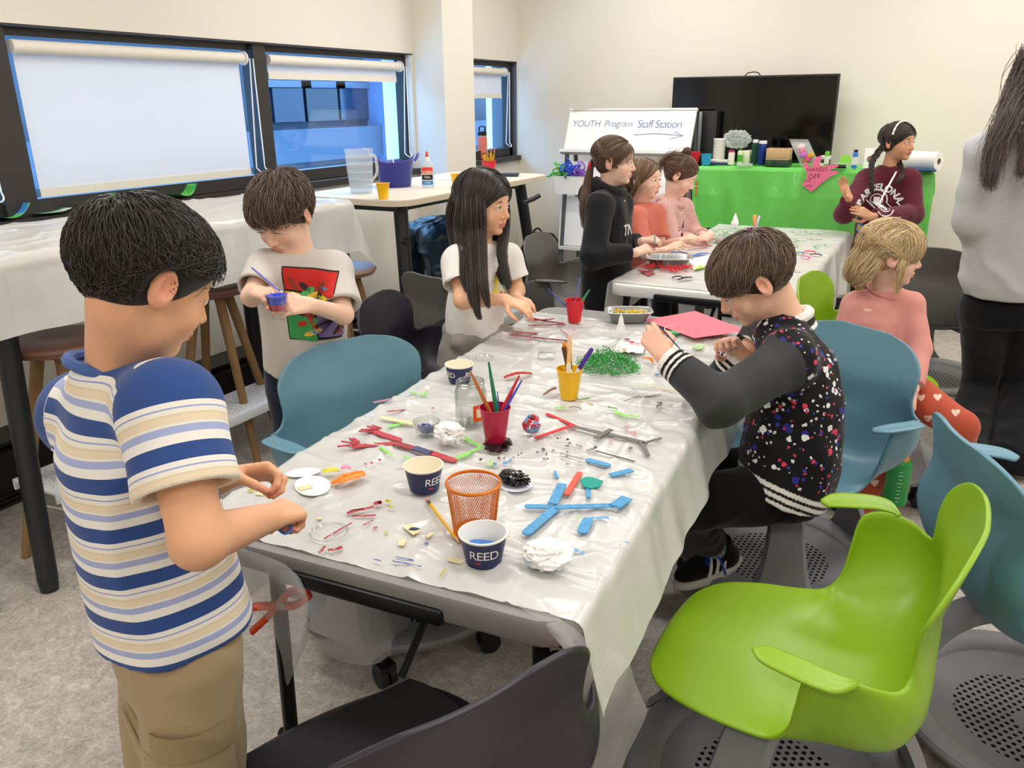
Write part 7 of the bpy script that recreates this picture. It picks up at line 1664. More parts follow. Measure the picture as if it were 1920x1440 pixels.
stick(983, 1003, 1043, 952, .019, m_sblue, '', parent=e); stick(983, 950, 1035, 951, .015, m_sblue, '', parent=e); stick(1040, 952, 1165, 948, .015, m_sblue, '', parent=e, z=ZT+.002); stick(1036, 946, 1054, 908, .019, m_sblue, '', parent=e, z=ZT+.003, round_=False); stick(1152, 950, 1176, 934, .024, m_sblue, '', parent=e, z=ZT+.004, round_=False)
stick(1062, 929, 1088, 886, .013, m_scor, 'coral red craft stick leaning beside the blue cross', group='loose painted sticks')
stick(1098, 862, 1145, 874, .016, m_sblue, 'blue rounded stick half near the grey figure foot', group='loose painted sticks')
stick(1145, 892, 1185, 882, .016, m_sblue, 'blue stick piece nearest the right table edge', group='loose painted sticks', round_=False)
stick(1090, 1001, 1104, 972, .020, m_sblue, 'blue stick stub in front of the crossed sticks', group='loose painted sticks')
stick(1117, 846, 1190, 866, .003, m_sgrey, 'thin dark grey sliver above the blue stick half', group='loose painted sticks', round_=False)
stick(1040, 884, 1045, 898, .006, m_sblue, 'tiny blue paint tube tip above the crossed sticks', group='loose painted sticks')
stick(713, 783, 778, 796, .015, m_wood, 'bare wooden craft stick left of the clear cup', group='bare wooden sticks')
stick(482, 926, 510, 930, .012, m_wood, 'bare stick under the striped boy hand', group='bare wooden sticks', round_=False)
stick(560, 918, 584, 912, .018, m_wood, 'snapped bare stick glued on the white paper oval', group='bare wooden sticks', round_=False, z=ZT+.002)
stick(594, 973, 604, 973, .007, m_wood, 'tiny bare chip in front of the orange feather', group='bare wooden sticks', round_=False)
stick(762, 986, 782, 1001, .017, m_wood, 'broken bare stick with a navy smudge', group='bare wooden sticks', round_=False)
stick(752, 1024, 756, 1012, .011, m_wood, 'small bare chip in front of the smudged stick', group='bare wooden sticks', round_=False)
stick(800, 1008, 812, 1000, .008, m_wood, 'splintered chip beside the pencil', group='bare wooden sticks', round_=False)
stick(840, 1048, 870, 1056, .013, m_wood, 'bare stick stub touching the front paper tub', group='bare wooden sticks')
stick(1225, 727, 1265, 733, .004, m_wood, 'thin bare stick by the jacket boy elbow', group='bare wooden sticks', round_=False)
stick(1083, 750, 1112, 758, .004, m_wood, 'thin bare stick right of the yellow cup', group='bare wooden sticks', round_=False)
stick(1228, 702, 1245, 702, .008, m_sblue, 'short blue stick under the jacket cuff', group='loose painted sticks', round_=False)
stick(990, 598, 1058, 607, .012, m_sdr, 'long dark red stick beside the red cup', group='dark red sticks')
stick(985, 595, 1025, 601, .009, m_sdr, 'shorter dark red stick crossing the pile', group='dark red sticks', z=ZT+.003)
stick(1000, 602, 1040, 598, .009, m_sdr, 'dark red stick lying across the others', group='dark red sticks', z=ZT+.006)
stick(990, 611, 1062, 609, .008, m_sdr, 'dark red stick at the front of the pile', group='dark red sticks')
MBn = MB().prism([(0, 0), (.010, .003), (.018, .012), (.006, .012), (.0, .008)], .0006).build('navy_smudge', m_navyp, None, smooth=False); MBn.location = tuple(wt(766, 993, ZT+.003)); 
st_ = [o for o in COL.objects if o.get('label', '').startswith('broken bare stick')][0]; MBn.location = tuple(wt(766, 993, ZT+.003)-np.array(st_.location)); MBn.parent = st_
# pencil --------------------------------------------------------------------------
def pencil(p0, p1, label, group=None, r=.0036, name='pencil'):
    p0, p1 = np.asarray(p0), np.asarray(p1); d = p1-p0; L = np.linalg.norm(d); d = d/L; e = empty(name, p0, label, 'pencil', group)
    MB().tube([d*.0, d*.012], r*1.0, 10).build('eraser', mat('eraser_pink', '#d77c80', .7), e); MB().tube([d*.010, d*.022], r*1.08, 10).build('ferrule', mat('ferrule_green', '#6d7a48', .3, metal=.7), e)
    MB().tube([d*.021, d*(L-.018)], r, 6).build('barrel', mat('pencil_yellow', '#e2ad22', .35), e); MB().tube([d*(L-.018), d*L], [r, .0006], 8).build('sharpened_tip', mat('pencil_wood', '#d9b184', .6), e); return e
pencil(wt(800, 937, ZT+.004), wt(862, 1018, ZT+.004), 'yellow pencil lying between the two near paper tubs')
# feathers --------------------------------------------------------------------
def feather(px0, py0, px1, py1, w_, col, label, group='craft feathers', z=ZT+.003, seed=0, curl=.006, ragged=.35, spine=True, n=70):
    a, b = wt(px0, py0, z), wt(px1, py1, z); d = b-a; L = np.linalg.norm(d); x = d/L; y = np.cross([0, 0, 1], x); Rn = np.random.default_rng(seed); mb = MB()
    e = empty('feather', a, label, 'feather', group)
    pos = lambda t: x*L*t+y*.006*math.sin(3*t)+np.array([0, 0, curl*math.sin(PI*t)])
    for k in range(n):
        t = .10+.90*k/n
        for sg in (-1, 1):
            wl = w_*(math.sin(PI*min(t*.86+.12, 1))**.7)*(1-ragged*Rn.random()); p = pos(t); p2 = p+y*sg*wl+x*wl*.55+np.array([0, 0, Rn.random()*.004]); pm = (p+p2)/2+np.array([0, 0, .002+.002*Rn.random()]); ww = L/n*1.6
            mb.add([p-x*ww/2, p+x*ww/2, pm+x*ww*.55, pm-x*ww*.55, p2], [(0, 1, 2, 3), (3, 2, 4)])
    mb.build('vane', mat('feather'+col, col, .8, sheen=.3), e, smooth=False)
    if spine: MB().tube([pos(t) for t in np.linspace(-.05, .95, 8)], [.0009]*4+[.0006]*4, 5).build('quill', mat('quill', '#e9dcc0', .5), e)
    return e
feather(692, 886, 622, 908, .026, '#f08a12', 'large orange feather lying left of the cream-lined tub', seed=1)
feather(640, 884, 606, 886, .016, '#e9e23a', 'small lemon yellow feather behind the orange one', seed=2)
feather(662, 880, 640, 880, .014, '#f0a8c8', 'pale pink feather peeking out behind the orange one', seed=3)
feather(940, 712, 998, 702, .014, '#c5303c', 'crimson feather in the middle of the table', seed=4, ragged=.5)
feather(1044, 728, 1018, 742, .010, '#9a7457', 'wispy brown feather left of the yellow cup', seed=5, ragged=.7)
feather(1203, 672, 1224, 682, .013, '#ef8a14', 'orange feather by the jacket boy hand', seed=6)
# papers ----------------------------------------------------------------------------
def flat_poly(name, pts, m, label, cat, z=ZT+.001, th=.0006, group=None, wave=0.):
    P = [wt(a, b, z) for a, b in pts]; c = np.mean(P, axis=0); o = MB().prism([(p[0]-c[0], p[1]-c[1]) for p in P], th).build(name, m, None, smooth=False); o.location = tuple(c)
    return tag(o, label, cat, group) if label else o
m_paper = mat('white_paper', '#f3f1ea', .7)
def ell_px(cx, cy, rx, ry, n=28, a=0.): return [(cx+rx*math.cos(t)*math.cos(a)-ry*math.sin(t)*math.sin(a), cy+rx*math.cos(t)*math.sin(a)+ry*math.sin(t)*math.cos(a)) for t in np.linspace(0, 2*PI, n+1)[:-1]]
flat_poly('paper_oval', ell_px(568, 886, 33, 8, a=-.12), m_paper, 'long narrow white paper oval near the left table edge', 'paper', group='white paper ovals')
flat_poly('paper_oval', ell_px(586, 911, 34, 19), m_paper, 'round white paper oval with a glued stick', 'paper', group='white paper ovals')
e = empty('pink_paper', wt(1310, 610), 'large pink construction paper sheet bending over the far table end', 'paper')
A_, B_, C_, D_ = wt(1208, 600, ZT+.004), wt(1304, 583, ZT+.012), wt(1402, 620, ZT+.022), wt(1302, 634, ZT+.010)
MB().grid(lambda u, v: tuple((A_*(1-u)*(1-v)+B_*(1-u)*v+D_*u*(1-v)+C_*u*v)-np.array(e.location)+np.array([0, 0, .006*math.sin(PI*u)*math.sin(PI*v)])), 16, 16).build('sheet', mat('paper_pink2', '#ee7684', .75, bump=(40, .2, .002)), e)
ring = [wt(x, y, ZT+.011)-np.array(e.location) for x, y in ell_px(1265, 617, 19, 7)]; MB().tube(ring+[ring[0]], .0011, 5, flat=(1.6, .4)).build('chalk_ring', mat('chalk_pale', '#f6c9cc', .7), e)
# aluminium tray with yellow feathers ------------------------------------------
m_alu = mat('aluminium_foil', '#c9cac9', .28, metal=.85, bump=(60, .3, .003))
def foil_tray(px, py, label, hx=.085, hy=.058, h=.045, rot=0., z=ZT):
    e = empty('foil_tray', wt(px, py, z), label, 'tray', 'foil trays', rot); n = 120; V = []
    prof = [(.74, .002, 0), (.76, .0, 0), (.94, h, 1), (1.06, h+.001, 0), (1.08, h-.002, 0)]
    for s_, z_, c in prof:
        for k in range(n):
            t = 2*PI*k/n; cx, cy = abs(math.cos(t))**.5*math.copysign(1, math.cos(t)), abs(math.sin(t))**.5*math.copysign(1, math.sin(t)); f = s_+(.018*math.sin(k*PI*.8) if 0 < z_ <= h and c else 0)
            V.append((hx*cx*f, hy*cy*f, z_))
    V2 = [(x, y, z_) for x, y, z_ in V]; F = [(i*n+j, i*n+(j+1) % n, (i+1)*n+(j+1) % n, (i+1)*n+j) for i in range(len(prof)-1) for j in range(n)]+[tuple(range(n-1, -1, -1))]
    o = new_mesh('tray_body', V2, F, m_alu, e); sm = o.modifiers.new('s', 'SOLIDIFY'); sm.thickness = .0006; return e
t_ = foil_tray(1178, 600, 'foil tray of yellow feathers at the far end of the main table', .078, .050, .036, az(1, -.05))
def fluff(c, r, col, label, group, seed, n=90, L=.03, cat='feather', flat=.5, name='feather'):
    Rn = np.random.default_rng(seed); mb = MB()
    for _ in range(n):
        p = Rn.normal(size=3)*[r*.5, r*.5, r*.2]; p[2] = abs(p[2]); d = nrm(Rn.normal(size=3)*[1, 1, flat]); d[2] = abs(d[2])*.6; q = nrm(np.cross(d, Rn.normal(size=3)))*.0022; l_ = L*(.5+Rn.random()); m_ = p+d*l_*.5
        mb.add([p, m_-q, p+d*l_+[0, 0, -.002], m_+q], [(0, 1, 2, 3)])
    o = mb.build(name, mat('feather'+col, col, .8, sheen=.3), None, smooth=False); o.location = tuple(c); return tag(o, label, cat, group)
for k_, (px, py, cl, lb) in enumerate(((1160, 584, '#f0d23c', 'yellow feather tuft at the left of the near foil tray'), (1188, 586, '#f4d94a', 'yellow feather tuft in the middle of the near foil tray'), (1202, 590, '#ecc531', 'yellow feather tuft at the right of the near foil tray'))): fluff(wt(px, py, ZT+.02), .02, cl, lb, 'feather tufts in the near foil tray', k_, 60, .022)
# shredded green paper -----------------------------------------------------------
e = empty('paper_shreds', wt(1140, 690), 'heap of crinkled green paper shreds on the main table', 'paper shreds')
Rn = np.random.default_rng(3); mb = MB(); mats_ = [mat('shred_green', '#2f9a45', .6), mat('shred_green2', '#57b85f', .6)]
for k_ in range(900):
    rr = .072*Rn.random()**.55; a = Rn.random()*2*PI; p = np.array([rr*math.cos(a)*1.25, rr*math.sin(a), max(0., .052*(1-(rr/.075)**1.6))*Rn.random()**.6+.002]); d = nrm(Rn.normal(size=3)*[1, 1, .45]); sd = nrm(np.cross(d, Rn.normal(size=3)))*.0011; pts = []
    for i in range(5): pts.append(p+[0, 0, .002*(i % 2)]); d = nrm(d+Rn.normal(size=3)*.8); p = p+d*.006; p[2] = min(max(p[2], .0005), .06)
    V = [q for p_ in pts for q in (p_-sd, p_+sd)]; mb.cur = int(Rn.random() < .35); mb.add(V, [(2*i, 2*i+1, 2*i+3, 2*i+2) for i in range(4)])
o = mb.build('shredded_strips', None, e, smooth=False, mats=mats_); o['kind'] = 'stuff'
# small clear cup and lids -----------------------------------------------------------
e = empty('clear_cup', wt(800, 812), 'shallow clear plastic cup with dark blue paint blob', 'cup')
nocap(MB().lathe([(.024, .0), (.031, .030), (.033, .031), (.030, .031), (.023, .001), (.024, 0)], n=36).build('clear_wall', m_clear, e)); MB().lathe([(0, 0), (.024, 0), (.024, .001), (0, .001)], n=30).build('clear_base', m_clear, e)
crumple('blue_paint_blob', (0.002, -.004, .001), (.018, .011, .009), mat('paint_navy', '#233a86', .2, coat=.5), None, None, 2, amp=.4, parent=e)
m_lid = film('clear_lid_film', '#f4f4f2', .35, .1, .2)
for k_, (px, py, rx, lb) in enumerate(((345*0+617, 1000, .034, 'clear round lid with a red paint streak near the table front'), (908, 672, .028, 'clear round lid behind the far paper tub'))):
    o = nocap(MB().lathe([(rx*.9, .0), (rx, .003), (rx*1.02, .0045), (rx*.97, .004), (rx*.9, 0)], n=36).build('plastic_disc', m_clear, None)); o.location = tuple(wt(px, py)); tag(o, lb, 'lid', 'clear round lids')
o = MB().box((0, 0, .008), (.05, .035, .016), RZ(.3), bev=.003).build('clear_box', m_clear, None); o.location = tuple(wt(1025, 672)); tag(o, 'small clear plastic box with a pinkish spot behind the yellow cup', 'box')
m_tis = mat('tissue', '#efedea', .85)
def painted_tissue(c, r, cols, label, seed, taper=0.): 
    o = crumple('crumpled_tissue', c, r, m_tis, label, 'tissue', seed, amp=.38, sc=4.2, taper=taper); V = np.zeros(len(o.data.vertices)*3); o.data.vertices.foreach_get('co', V); V = V.reshape(-1, 3); C = np.tile(np.array(srgb('#efedea')), (len(V), 1))
    for (p, rad, cl) in cols: a = np.clip(1.6-np.linalg.norm((V-p)/rad, axis=1)*1.5, 0, 1)[:, None]; C = C*(1-a)+np.array(srgb(cl))*a
    set_col(o, C); o.data.materials.clear(); o.data.materials.append(mat('tissue_painted', '#ffffff', .85, attr='Col')); return o
painted_tissue(wt(843, 832), (.030, .024, .020), [((.004, -.006, .026), .018, '#1c191c'), ((-.012, -.010, .014), .012, '#c98a84')], 'crumpled tissue smeared with black paint beside the clear cup', 3)
painted_tissue(wt(1026, 1062), (.034, .030, .018), [((-.018, -.016, .010), .020, '#7fb6dc'), ((.024, -.014, .006), .012, '#1d74c9')], 'crumpled white tissue with blue paint stains by the blue cross', 9)
painted_tissue(wt(1163, 640), (.017, .017, .036), [], 'upright twisted white tissue behind the green shreds', 14, .85)
e = empty('paint_palette_paper', wt(1190, 655), 'crinkled white paper smeared with red and yellow paint', 'paper')
V = []; mb = MB(); A_, B_, C_, D_ = wt(1160, 640), wt(1215, 640), wt(1205, 665), wt(1150, 664)
mb.grid(lambda u, v: tuple((A_*(1-u)*(1-v)+B_*(1-u)*v+D_*u*(1-v)+C_*u*v)-np.array(e.location)+np.array([0, 0, .004+.008*abs(math.sin(9*u+4*v))*abs(math.sin(3*v*4))*.6])), 20, 24); mb.build('crinkled_sheet', m_tis, e)
for k_, (px, py, cl) in enumerate(((1185, 642, '#c8303a'), (1176, 637, '#7b2a5a'), (1170, 655, '#e8b96a'), (1196, 645, '#e79a9a'))):
    crumple('paint_dab', wt(px, py, ZT+.010)-np.array(e.location), (.008, .006, .0015), mat('dab'+cl, cl, .3), None, None, k_, amp=.3, parent=e)
crumple('green_paint_blob', wt(1262, 628), (.016, .012, .005), mat('paint_green', '#2fa86a', .2), 'wet green paint blob in front of the pink paper', 'paint', 6, amp=.4)
# black clay on a plate ---------------------------------------------------------------
e = empty('paper_plate', wt(967, 910), 'small pale plate holding a shiny black clay lump', 'plate'); MB().lathe([(0, 0), (.030, 0), (.034, .003), (.033, .0035), (0, .0015)], n=32).build('plate_disc', mat('plate_pale', '#d9dfee', .5), e)
crumple('black_clay', wt(964, 908, ZT+.002), (.027, .019, .011), mat('clay_black', '#1f1d1e', .15, coat=.6), 'shiny black clay lump on the small pale plate', 'clay', 5, amp=.45)
e = empty('chain_ball', wt(997, 795, ZT+.024), 'ball of linked red and light blue plastic pieces', 'toy'); Rn = np.random.default_rng(2)
for k_ in range(44):
    d = nrm(Rn.normal(size=3)); t = nrm(np.cross(d, Rn.normal(size=3))); c = d*.0195; MB().box(c, (.013, .0075, .006), frame(t, d), bev=.002).build('link', mat('link_red', '#c9343a', .3) if k_ % 2 else mat('link_blue', '#6aa7d2', .3), e)
# teal foam fan, bow clip, pipe cleaners -----------------------------------------------
e = empty('foam_fan', wt(1105, 915), 'teal fan-shaped cut-out on a short blue stick', 'craft piece')
P = [wt(a, b, ZT+.003)-np.array(e.location) for a, b in ((1088, 902), (1098, 896), (1110, 897), (1131, 904), (1124, 914), (1108, 918), (1094, 914))]; MB().prism([(p[0], p[1]) for p in P], .003, (0, 0, P[0][2])).build('fan', mat('foam_teal', '#1f9c8c', .7), e, smooth=False)
stick(1103, 934, 1103, 912, .009, m_sblue, '', parent=e, z=ZT+.001, round_=False)
def wiggle(px, py, L, col, label, seed, group, cat='pipe cleaner', r=.0012):
    Rn = np.random.default_rng(seed); p = np.zeros(3); a = Rn.random()*6; pts = []
    for _ in range(12): pts.append(p.copy()+[0, 0, .002+.002*Rn.random()]); a += Rn.normal()*.7; p = p+np.array([math.cos(a), math.sin(a), 0])*L/12
    o = MB().tube(catmull(pts, 3), r, 5).build('pipe_cleaner', mat('pc'+col, col, .8), None); o.location = tuple(wt(px, py)); return tag(o, label, cat, group)
wiggle(1105, 750, .07, '#3f9a50', 'curly green wire right of the yellow cup', 1, 'loose wires'); wiggle(1088, 770, .05, '#8b8a86', 'bent grey wire clip below the yellow cup', 2, 'loose wires'); wiggle(1232, 757, .06, '#2f2c2c', 'thin dark wire near the right table edge', 3, 'loose wires'); wiggle(1158, 768, .04, '#5fae62', 'short pale green wire behind the grey figure', 7, 'loose wires')
o = MB().tube([wt(1292, 678, ZT+.004)-wt(1300, 679), wt(1310, 681, ZT+.004)-wt(1300, 679)], .0035, 8).build('crayon_stub', mat('crayon_dark', '#2f3437', .6), None); o.location = tuple(wt(1300, 679)); tag(o, 'short dark crayon near the jacket boy cuff', 'crayon')
# paint stains that belong to the cloth ------------------------------------------------
def stain_mat(col, rough):
    m = mat('stain'+col, col, rough); nt = m.node_tree; L = nt.links.new; tc = nt.nodes.new('ShaderNodeTexCoord'); nz = nt.nodes.new('ShaderNodeTexNoise'); nz.inputs['Scale'].default_value = 130; nz.inputs['Detail'].default_value = 6; nz.inputs['Roughness'].default_value = .7
    mr = nt.nodes.new('ShaderNodeMapRange'); mr.inputs[1].default_value = .36; mr.inputs[2].default_value = .52; mr.inputs[4].default_value = .92; L(tc.outputs['Object'], nz.inputs['Vector']); L(nz.outputs['Fac'], mr.inputs[0]); L(mr.outputs[0], nt.nodes['Principled BSDF'].inputs['Alpha']); return m
def splash(col, pts, name='paint_stain', alpha=None, rough=.4):
    mb = MB(); c0 = np.array([TC[0], TC[1], .74])
    for poly in pts:
        P = [wt(a, b, ZT+.0012)-c0 for a, b in poly]; mb.prism([(p[0], p[1]) for p in P], .0004, (0, 0, P[0][2]))
    o = mb.build(name, stain_mat(col, rough), e_cl, smooth=False); o['kind'] = 'stuff'; return o
def stroke(x0, y0, x1, y1, w_, seed=0, n=7):
    Rn = np.random.default_rng(int(abs(x0*7+y0*3+seed))); d = np.array([x1-x0, y1-y0]); L = np.linalg.norm(d); nn_ = np.array([-d[1], d[0]])/L; a = [np.array([x0, y0])+d*t+nn_*w_*(.4+.6*Rn.random()) for t in np.linspace(0, 1, n)]; b = [np.array([x0, y0])+d*t-nn_*w_*(.4+.6*Rn.random()) for t in np.linspace(1, 0, n)]; return [tuple(p) for p in a+b]
def blot(x, y, r, seed=0, n=14): Rn = np.random.default_rng(seed+int(x)); return [(x+r*math.cos(t)*(.75+.5*Rn.random()), y+r*.62*math.sin(t)*(.75+.5*Rn.random())) for t in np.linspace(0, 2*PI, n+1)[:-1]]
Rn = np.random.default_rng(9)
splash('#8fe05a', [stroke(858, 814, 905, 838, 4), stroke(905, 838, 852, 860, 4), stroke(728, 800, 762, 792, 3), stroke(712, 838, 735, 854, 3), stroke(690, 822, 712, 836, 2), stroke(756, 856, 772, 862, 3), stroke(1150, 770, 1178, 782, 3), stroke(1178, 778, 1200, 782, 2), stroke(795, 740, 800, 732, 2), stroke(768, 735, 800, 742, 1.5), stroke(1040, 764, 1060, 764, 2)], 'green_paint_stain')
splash('#b32a3a', [stroke(650, 962, 700, 950, 3), stroke(700, 945, 715, 942, 4), stroke(660, 968, 705, 966, 2), stroke(655, 958, 680, 954, 1.5), stroke(598, 1036, 610, 1024, 3), stroke(615, 1032, 642, 1026, 3), stroke(608, 1010, 660, 980, 1.4), stroke(680, 985, 700, 975, 1.4), blot(704, 990, 4), blot(712, 942, 5), stroke(955, 628, 1070, 640, 1.6), stroke(960, 622, 1010, 625, 2.4), stroke(1000, 632, 1072, 640, 1.4), stroke(1050, 618, 1070, 632, 1.2), blot(1064, 560, 3), blot(697, 868, 3), blot(712, 862, 3), blot(686, 870, 2), stroke(745, 880, 800, 876, .8), stroke(725, 772, 760, 768, 1.2), blot(812, 765, 3)], 'red_paint_stain')
splash('#c98f98', [blot(1175, 800, 6), blot(1188, 812, 7), blot(1145, 826, 4), stroke(700, 755, 735, 748, 2), blot(900, 893, 4), stroke(880, 886, 925, 890, 1.2)], 'pink_paint_stain')
splash('#231b20', [blot(931, 833, 26, 1, 22), stroke(940, 838, 958, 826, 6)]+[blot(Rn.uniform(900, 1110), Rn.uniform(820, 870), Rn.uniform(.8, 3.2), k) for k in range(34)]+[stroke(1050, 850, 1100, 862, 1.2), stroke(1100, 845, 1118, 840, 2), blot(1018, 842, 4), blot(1116, 838, 4), blot(1182, 840, 4), stroke(1200, 745, 1240, 740, .9), stroke(1170, 752, 1200, 742, .8)], 'black_paint_stain', rough=.15)
splash('#c9c12f', [blot(730, 940, 5), blot(734, 950, 4), blot(725, 938, 3), blot(724, 998, 4), stroke(824, 1080, 836, 1066, 2), blot(470, 920, 5), stroke(470, 905, 480, 918, 2)], 'yellow_paint_stain')
splash('#4a63b8', [stroke(736, 1052, 790, 1062, 1.4), stroke(742, 1044, 775, 1050, 1.2), stroke(700, 1048, 715, 1052, 1), blot(870*0+955, 865, 2), blot(800, 1018, 4)], 'indigo_paint_stain')
splash('#5aa6da', [stroke(1105, 972, 1142, 970, 3), blot(1080, 1032, 6), blot(1092, 1036, 5), blot(948, 868, 5), blot(928, 870, 4), blot(955, 728, 3), stroke(1172, 1016, 1180, 1018, 1.4), blot(958, 862, 3)], 'blue_paint_stain')
splash('#bfe3a0', [blot(920, 868, 7), stroke(1070, 970, 1088, 968, 1.2), blot(1250, 655, 9), blot(1310, 650, 10), stroke(1180, 725, 1230, 720, 1.2)], 'pale_green_paint_stain')
# things held in hands -------------------------------------------------------------------
o = MB().tube(catmull([J(521, 984, 1.17), J(526, 996, 1.165), J(536, 1000, 1.16), J(545, 994, 1.165), J(544, 984, 1.17)], 5), .0022, 6, flat=(1., 1.)).build('blue_loop', mat('loop_blue', '#2f6fc4', .4), None)
c = J(534, 990, 1.17); V_ = np.array([v.co for v in o.data.vertices])-c; [setattr(v, 'co', Vector(w2)) for v, w2 in zip(o.data.vertices, V_)]; o.location = tuple(c); tag(o, 'small blue plastic loop hanging from the striped boy fist', 'loop')
e = empty('small_cup', CUP2, 'little clear cup of blue and red paint in the grey-shirt boy hands', 'cup')
nocap(MB().lathe([(.020, -.02), (.027, .018), (.028, .019), (.026, .019), (.019, -.02), (.020, -.02)], n=28).build('clear_wall', m_clear, e)); MB().lathe([(0, -.02), (.019, -.02), (.0225, -.004), (0, -.004)], n=28).build('red_paint', mat('paint_red', '#b52740', .2), e); MB().lathe([(0, -.0035), (.0225, -.0035), (.026, .017), (0, .012)], n=28).build('blue_paint', mat('paint_royal', '#2b45c8', .2, var=(150, .5)), e)
p0, p1 = J(524, 545, 2.0), J(472, 502, 2.06); o = MB().tube([(p0-p1)*0, p0-p1], .0022, 8).build('paint_brush', mat('h#5a62c8', '#5a62c8', .3), None); o.location = tuple(p1); tag(o, 'thin blue brush held by the grey-shirt boy', 'brush')
p0, p1 = J(1237, 612, 1.93), J(1287, 668, 1.92); o = MB().tube([(0, 0, 0), tuple(p1-p0)], [.0022, .0012], 8).build('paint_brush', mat('h#2b2f55', '#2b2f55', .3), None); o.location = tuple(p0); tag(o, 'thin dark blue brush held by the jacket boy', 'brush')
# clamps on the main cloth ------------------------------------------------------------------
clamp(J(1045, 1275, 1.17), frame((.2, -.9, .1), D(.55, -.1, .8)), 'orange spring clamp holding the near right cloth corner', .95)
clamp(ty(528, 1132, -.915), frame(D(.1, -1, .3), D(.9, .1, .38)), 'orange spring clamp holding the near left cloth corner', 1.05)
# ================================================================== THINGS ON THE FAR TABLE
ZF = .7435
def wf_(px, py, z=ZF): return W(px, py, z)
t2 = foil_tray(1252, 497, 'foil tray edged with red feathers on the far table', .105, .075, .040, az(1, -.1), ZF)
for k_, (px, py) in enumerate(((1232, 500), (1255, 506), (1283, 503), (1215, 502), (1270, 508))): fluff(wf_(px, py, ZF+.004), .022, '#e0303c', ['red feather tuft at the left front of the far foil tray', 'red feather tuft at the front middle of the far foil tray', 'red feather tuft at the front right of the far foil tray', 'leftmost red feather tuft by the far foil tray', 'lowest red feather tuft by the far foil tray'][k_], 'red feathers by the far foil tray', 20+k_, 70, .035, flat=1.)
def ff(px0, py0, px1, py1, w_, col, label, seed, g='feathers on the far table'): return feather(px0, py0, px1, py1, w_, col, label, g, ZF+.003, seed, n=36)
_wt = wt
def wt(px, py, z=ZF): return W(px, py, z)
ff(1300, 521, 1270, 526, .016, '#1c1d22', 'black feather at the front of the far table', 31); ff(1258, 523, 1282, 521, .010, '#26262b', 'thin black feather beside the bigger black one', 32)
ff(1254, 475, 1290, 477, .014, '#2c6cc0', 'blue feather left of the brown-haired boy head', 33); ff(1296, 483, 1330, 476, .022, '#2f7bd6', 'bright blue feather closest to the boy hair', 34); ff(1300, 462, 1335, 462, .008, '#c83848', 'thin crimson feather on the far table', 35)
ff(1300, 508, 1330, 500, .022, '#bfe04a', 'lime feather beside the boy hair on the far table', 36); ff(1468, 470, 1495, 460, .014, '#f0a0cf', 'light pink feather right of the boy hair', 37); ff(1480, 474, 1506, 476, .012, '#cbe35c', 'pale lime feather in the right row', 38); ff(1492, 476, 1508, 477, .010, '#2f86c8', 'small blue feather in the right row', 39)
ff(1504, 474, 1530, 474, .012, '#e2405c', 'rose red feather in the right row', 40); ff(1516, 479, 1542, 480, .012, '#5b3480', 'purple feather at the end of the right row', 41); ff(1500, 481, 1518, 486, .012, '#e86ab8', 'magenta feather in front of the right row', 42); ff(1476, 492, 1484, 508, .016, '#7fd02f', 'lime feather standing behind the boy head', 43)
ff(1300, 446, 1328, 462, .008, '#c9303c', 'red feather under the reaching hands', 44)
e = empty('paper_shreds', wf_(1410, 445), 'scattered green paper shreds across the far table', 'paper shreds'); mb = MB(); Rn = np.random.default_rng(6)
for k_ in range(150):
    px, py = (Rn.uniform(1335, 1420), Rn.uniform(430, 452)) if Rn.random() < .6 else (Rn.uniform(1440, 1545), Rn.uniform(434, 468)); p = wf_(px, py, ZF+.002)-np.array(e.location); a = Rn.random()*6; pts = []
    for _ in range(6): pts.append(p+[0, 0, .005*Rn.random()]); a += Rn.normal()*.8; p = p+np.array([math.cos(a), math.sin(a), 0])*.008
    mb.tube(pts, .0011, 4)
o = mb.build('shredded_strips', mat('shred_green3', '#4f9c58', .6), e); o['kind'] = 'stuff'
cupF = cup('craft_cup', wf_(1412, 455), .03, .038, .075, mk('cup_plum', '#7a3f68'), 'plum cup of markers behind the brown-haired boy head', group='cups on the far table')
for a_, ln, cl, lb in ((az(-1, 0), .18, '#e89a6a', 'peach marker in the plum cup'), (az(-.2, -1), .05, '#f0b51f', 'yellow marker in the plum cup'), (az(1, .2), .28, '#cfc4dd', 'pale lilac marker leaning right in the plum cup')): brush(cupF, a_, ln, .135, cl, .007, lb, 'markers in the plum cup', 'marker')
painted_tissue(wf_(1377, 428), (.026, .024, .036), [], 'upright white tissue at the back of the far table', 21, .85)
o = MB().lathe([(0, 0), (.05, 0), (.055, .02), (.057, .02), (.05, -.002), (0, -.002)], n=32).build('shallow_bowl', mk('bowl_grey', '#b9b3a8', rough=.5), None); o.location = tuple(wf_(1360, 455)+[0, 0, .002]); tag(o, 'shallow pale bowl in front of the pink hoodie girl', 'bowl')
stick(1470, 509, 1502, 511, .006, mat('stick_slate', '#a7b0b8', .6), 'slate grey stick at the right edge of the far table', group='far table sticks', z=ZF, round_=False)
flat_poly('paper_sheet', [(1290, 485), (1330, 478), (1345, 500), (1300, 506)], m_paper, 'small white paper scrap under the lime feather', 'paper', z=ZF+.001)
for cl, pts in (('#a94a50', [(1196, 505), (1230, 512), (1215, 518)]), ('#8b3d48', [(1192, 514), (1228, 504), (1226, 507)])): flat_poly('paint_smear', pts, mat('smear'+cl, cl, .5), 'dried %s paint smear on the near left of the far table' % ('reddish' if cl == '#a94a50' else 'thin maroon'), 'paint', z=ZF+.002)
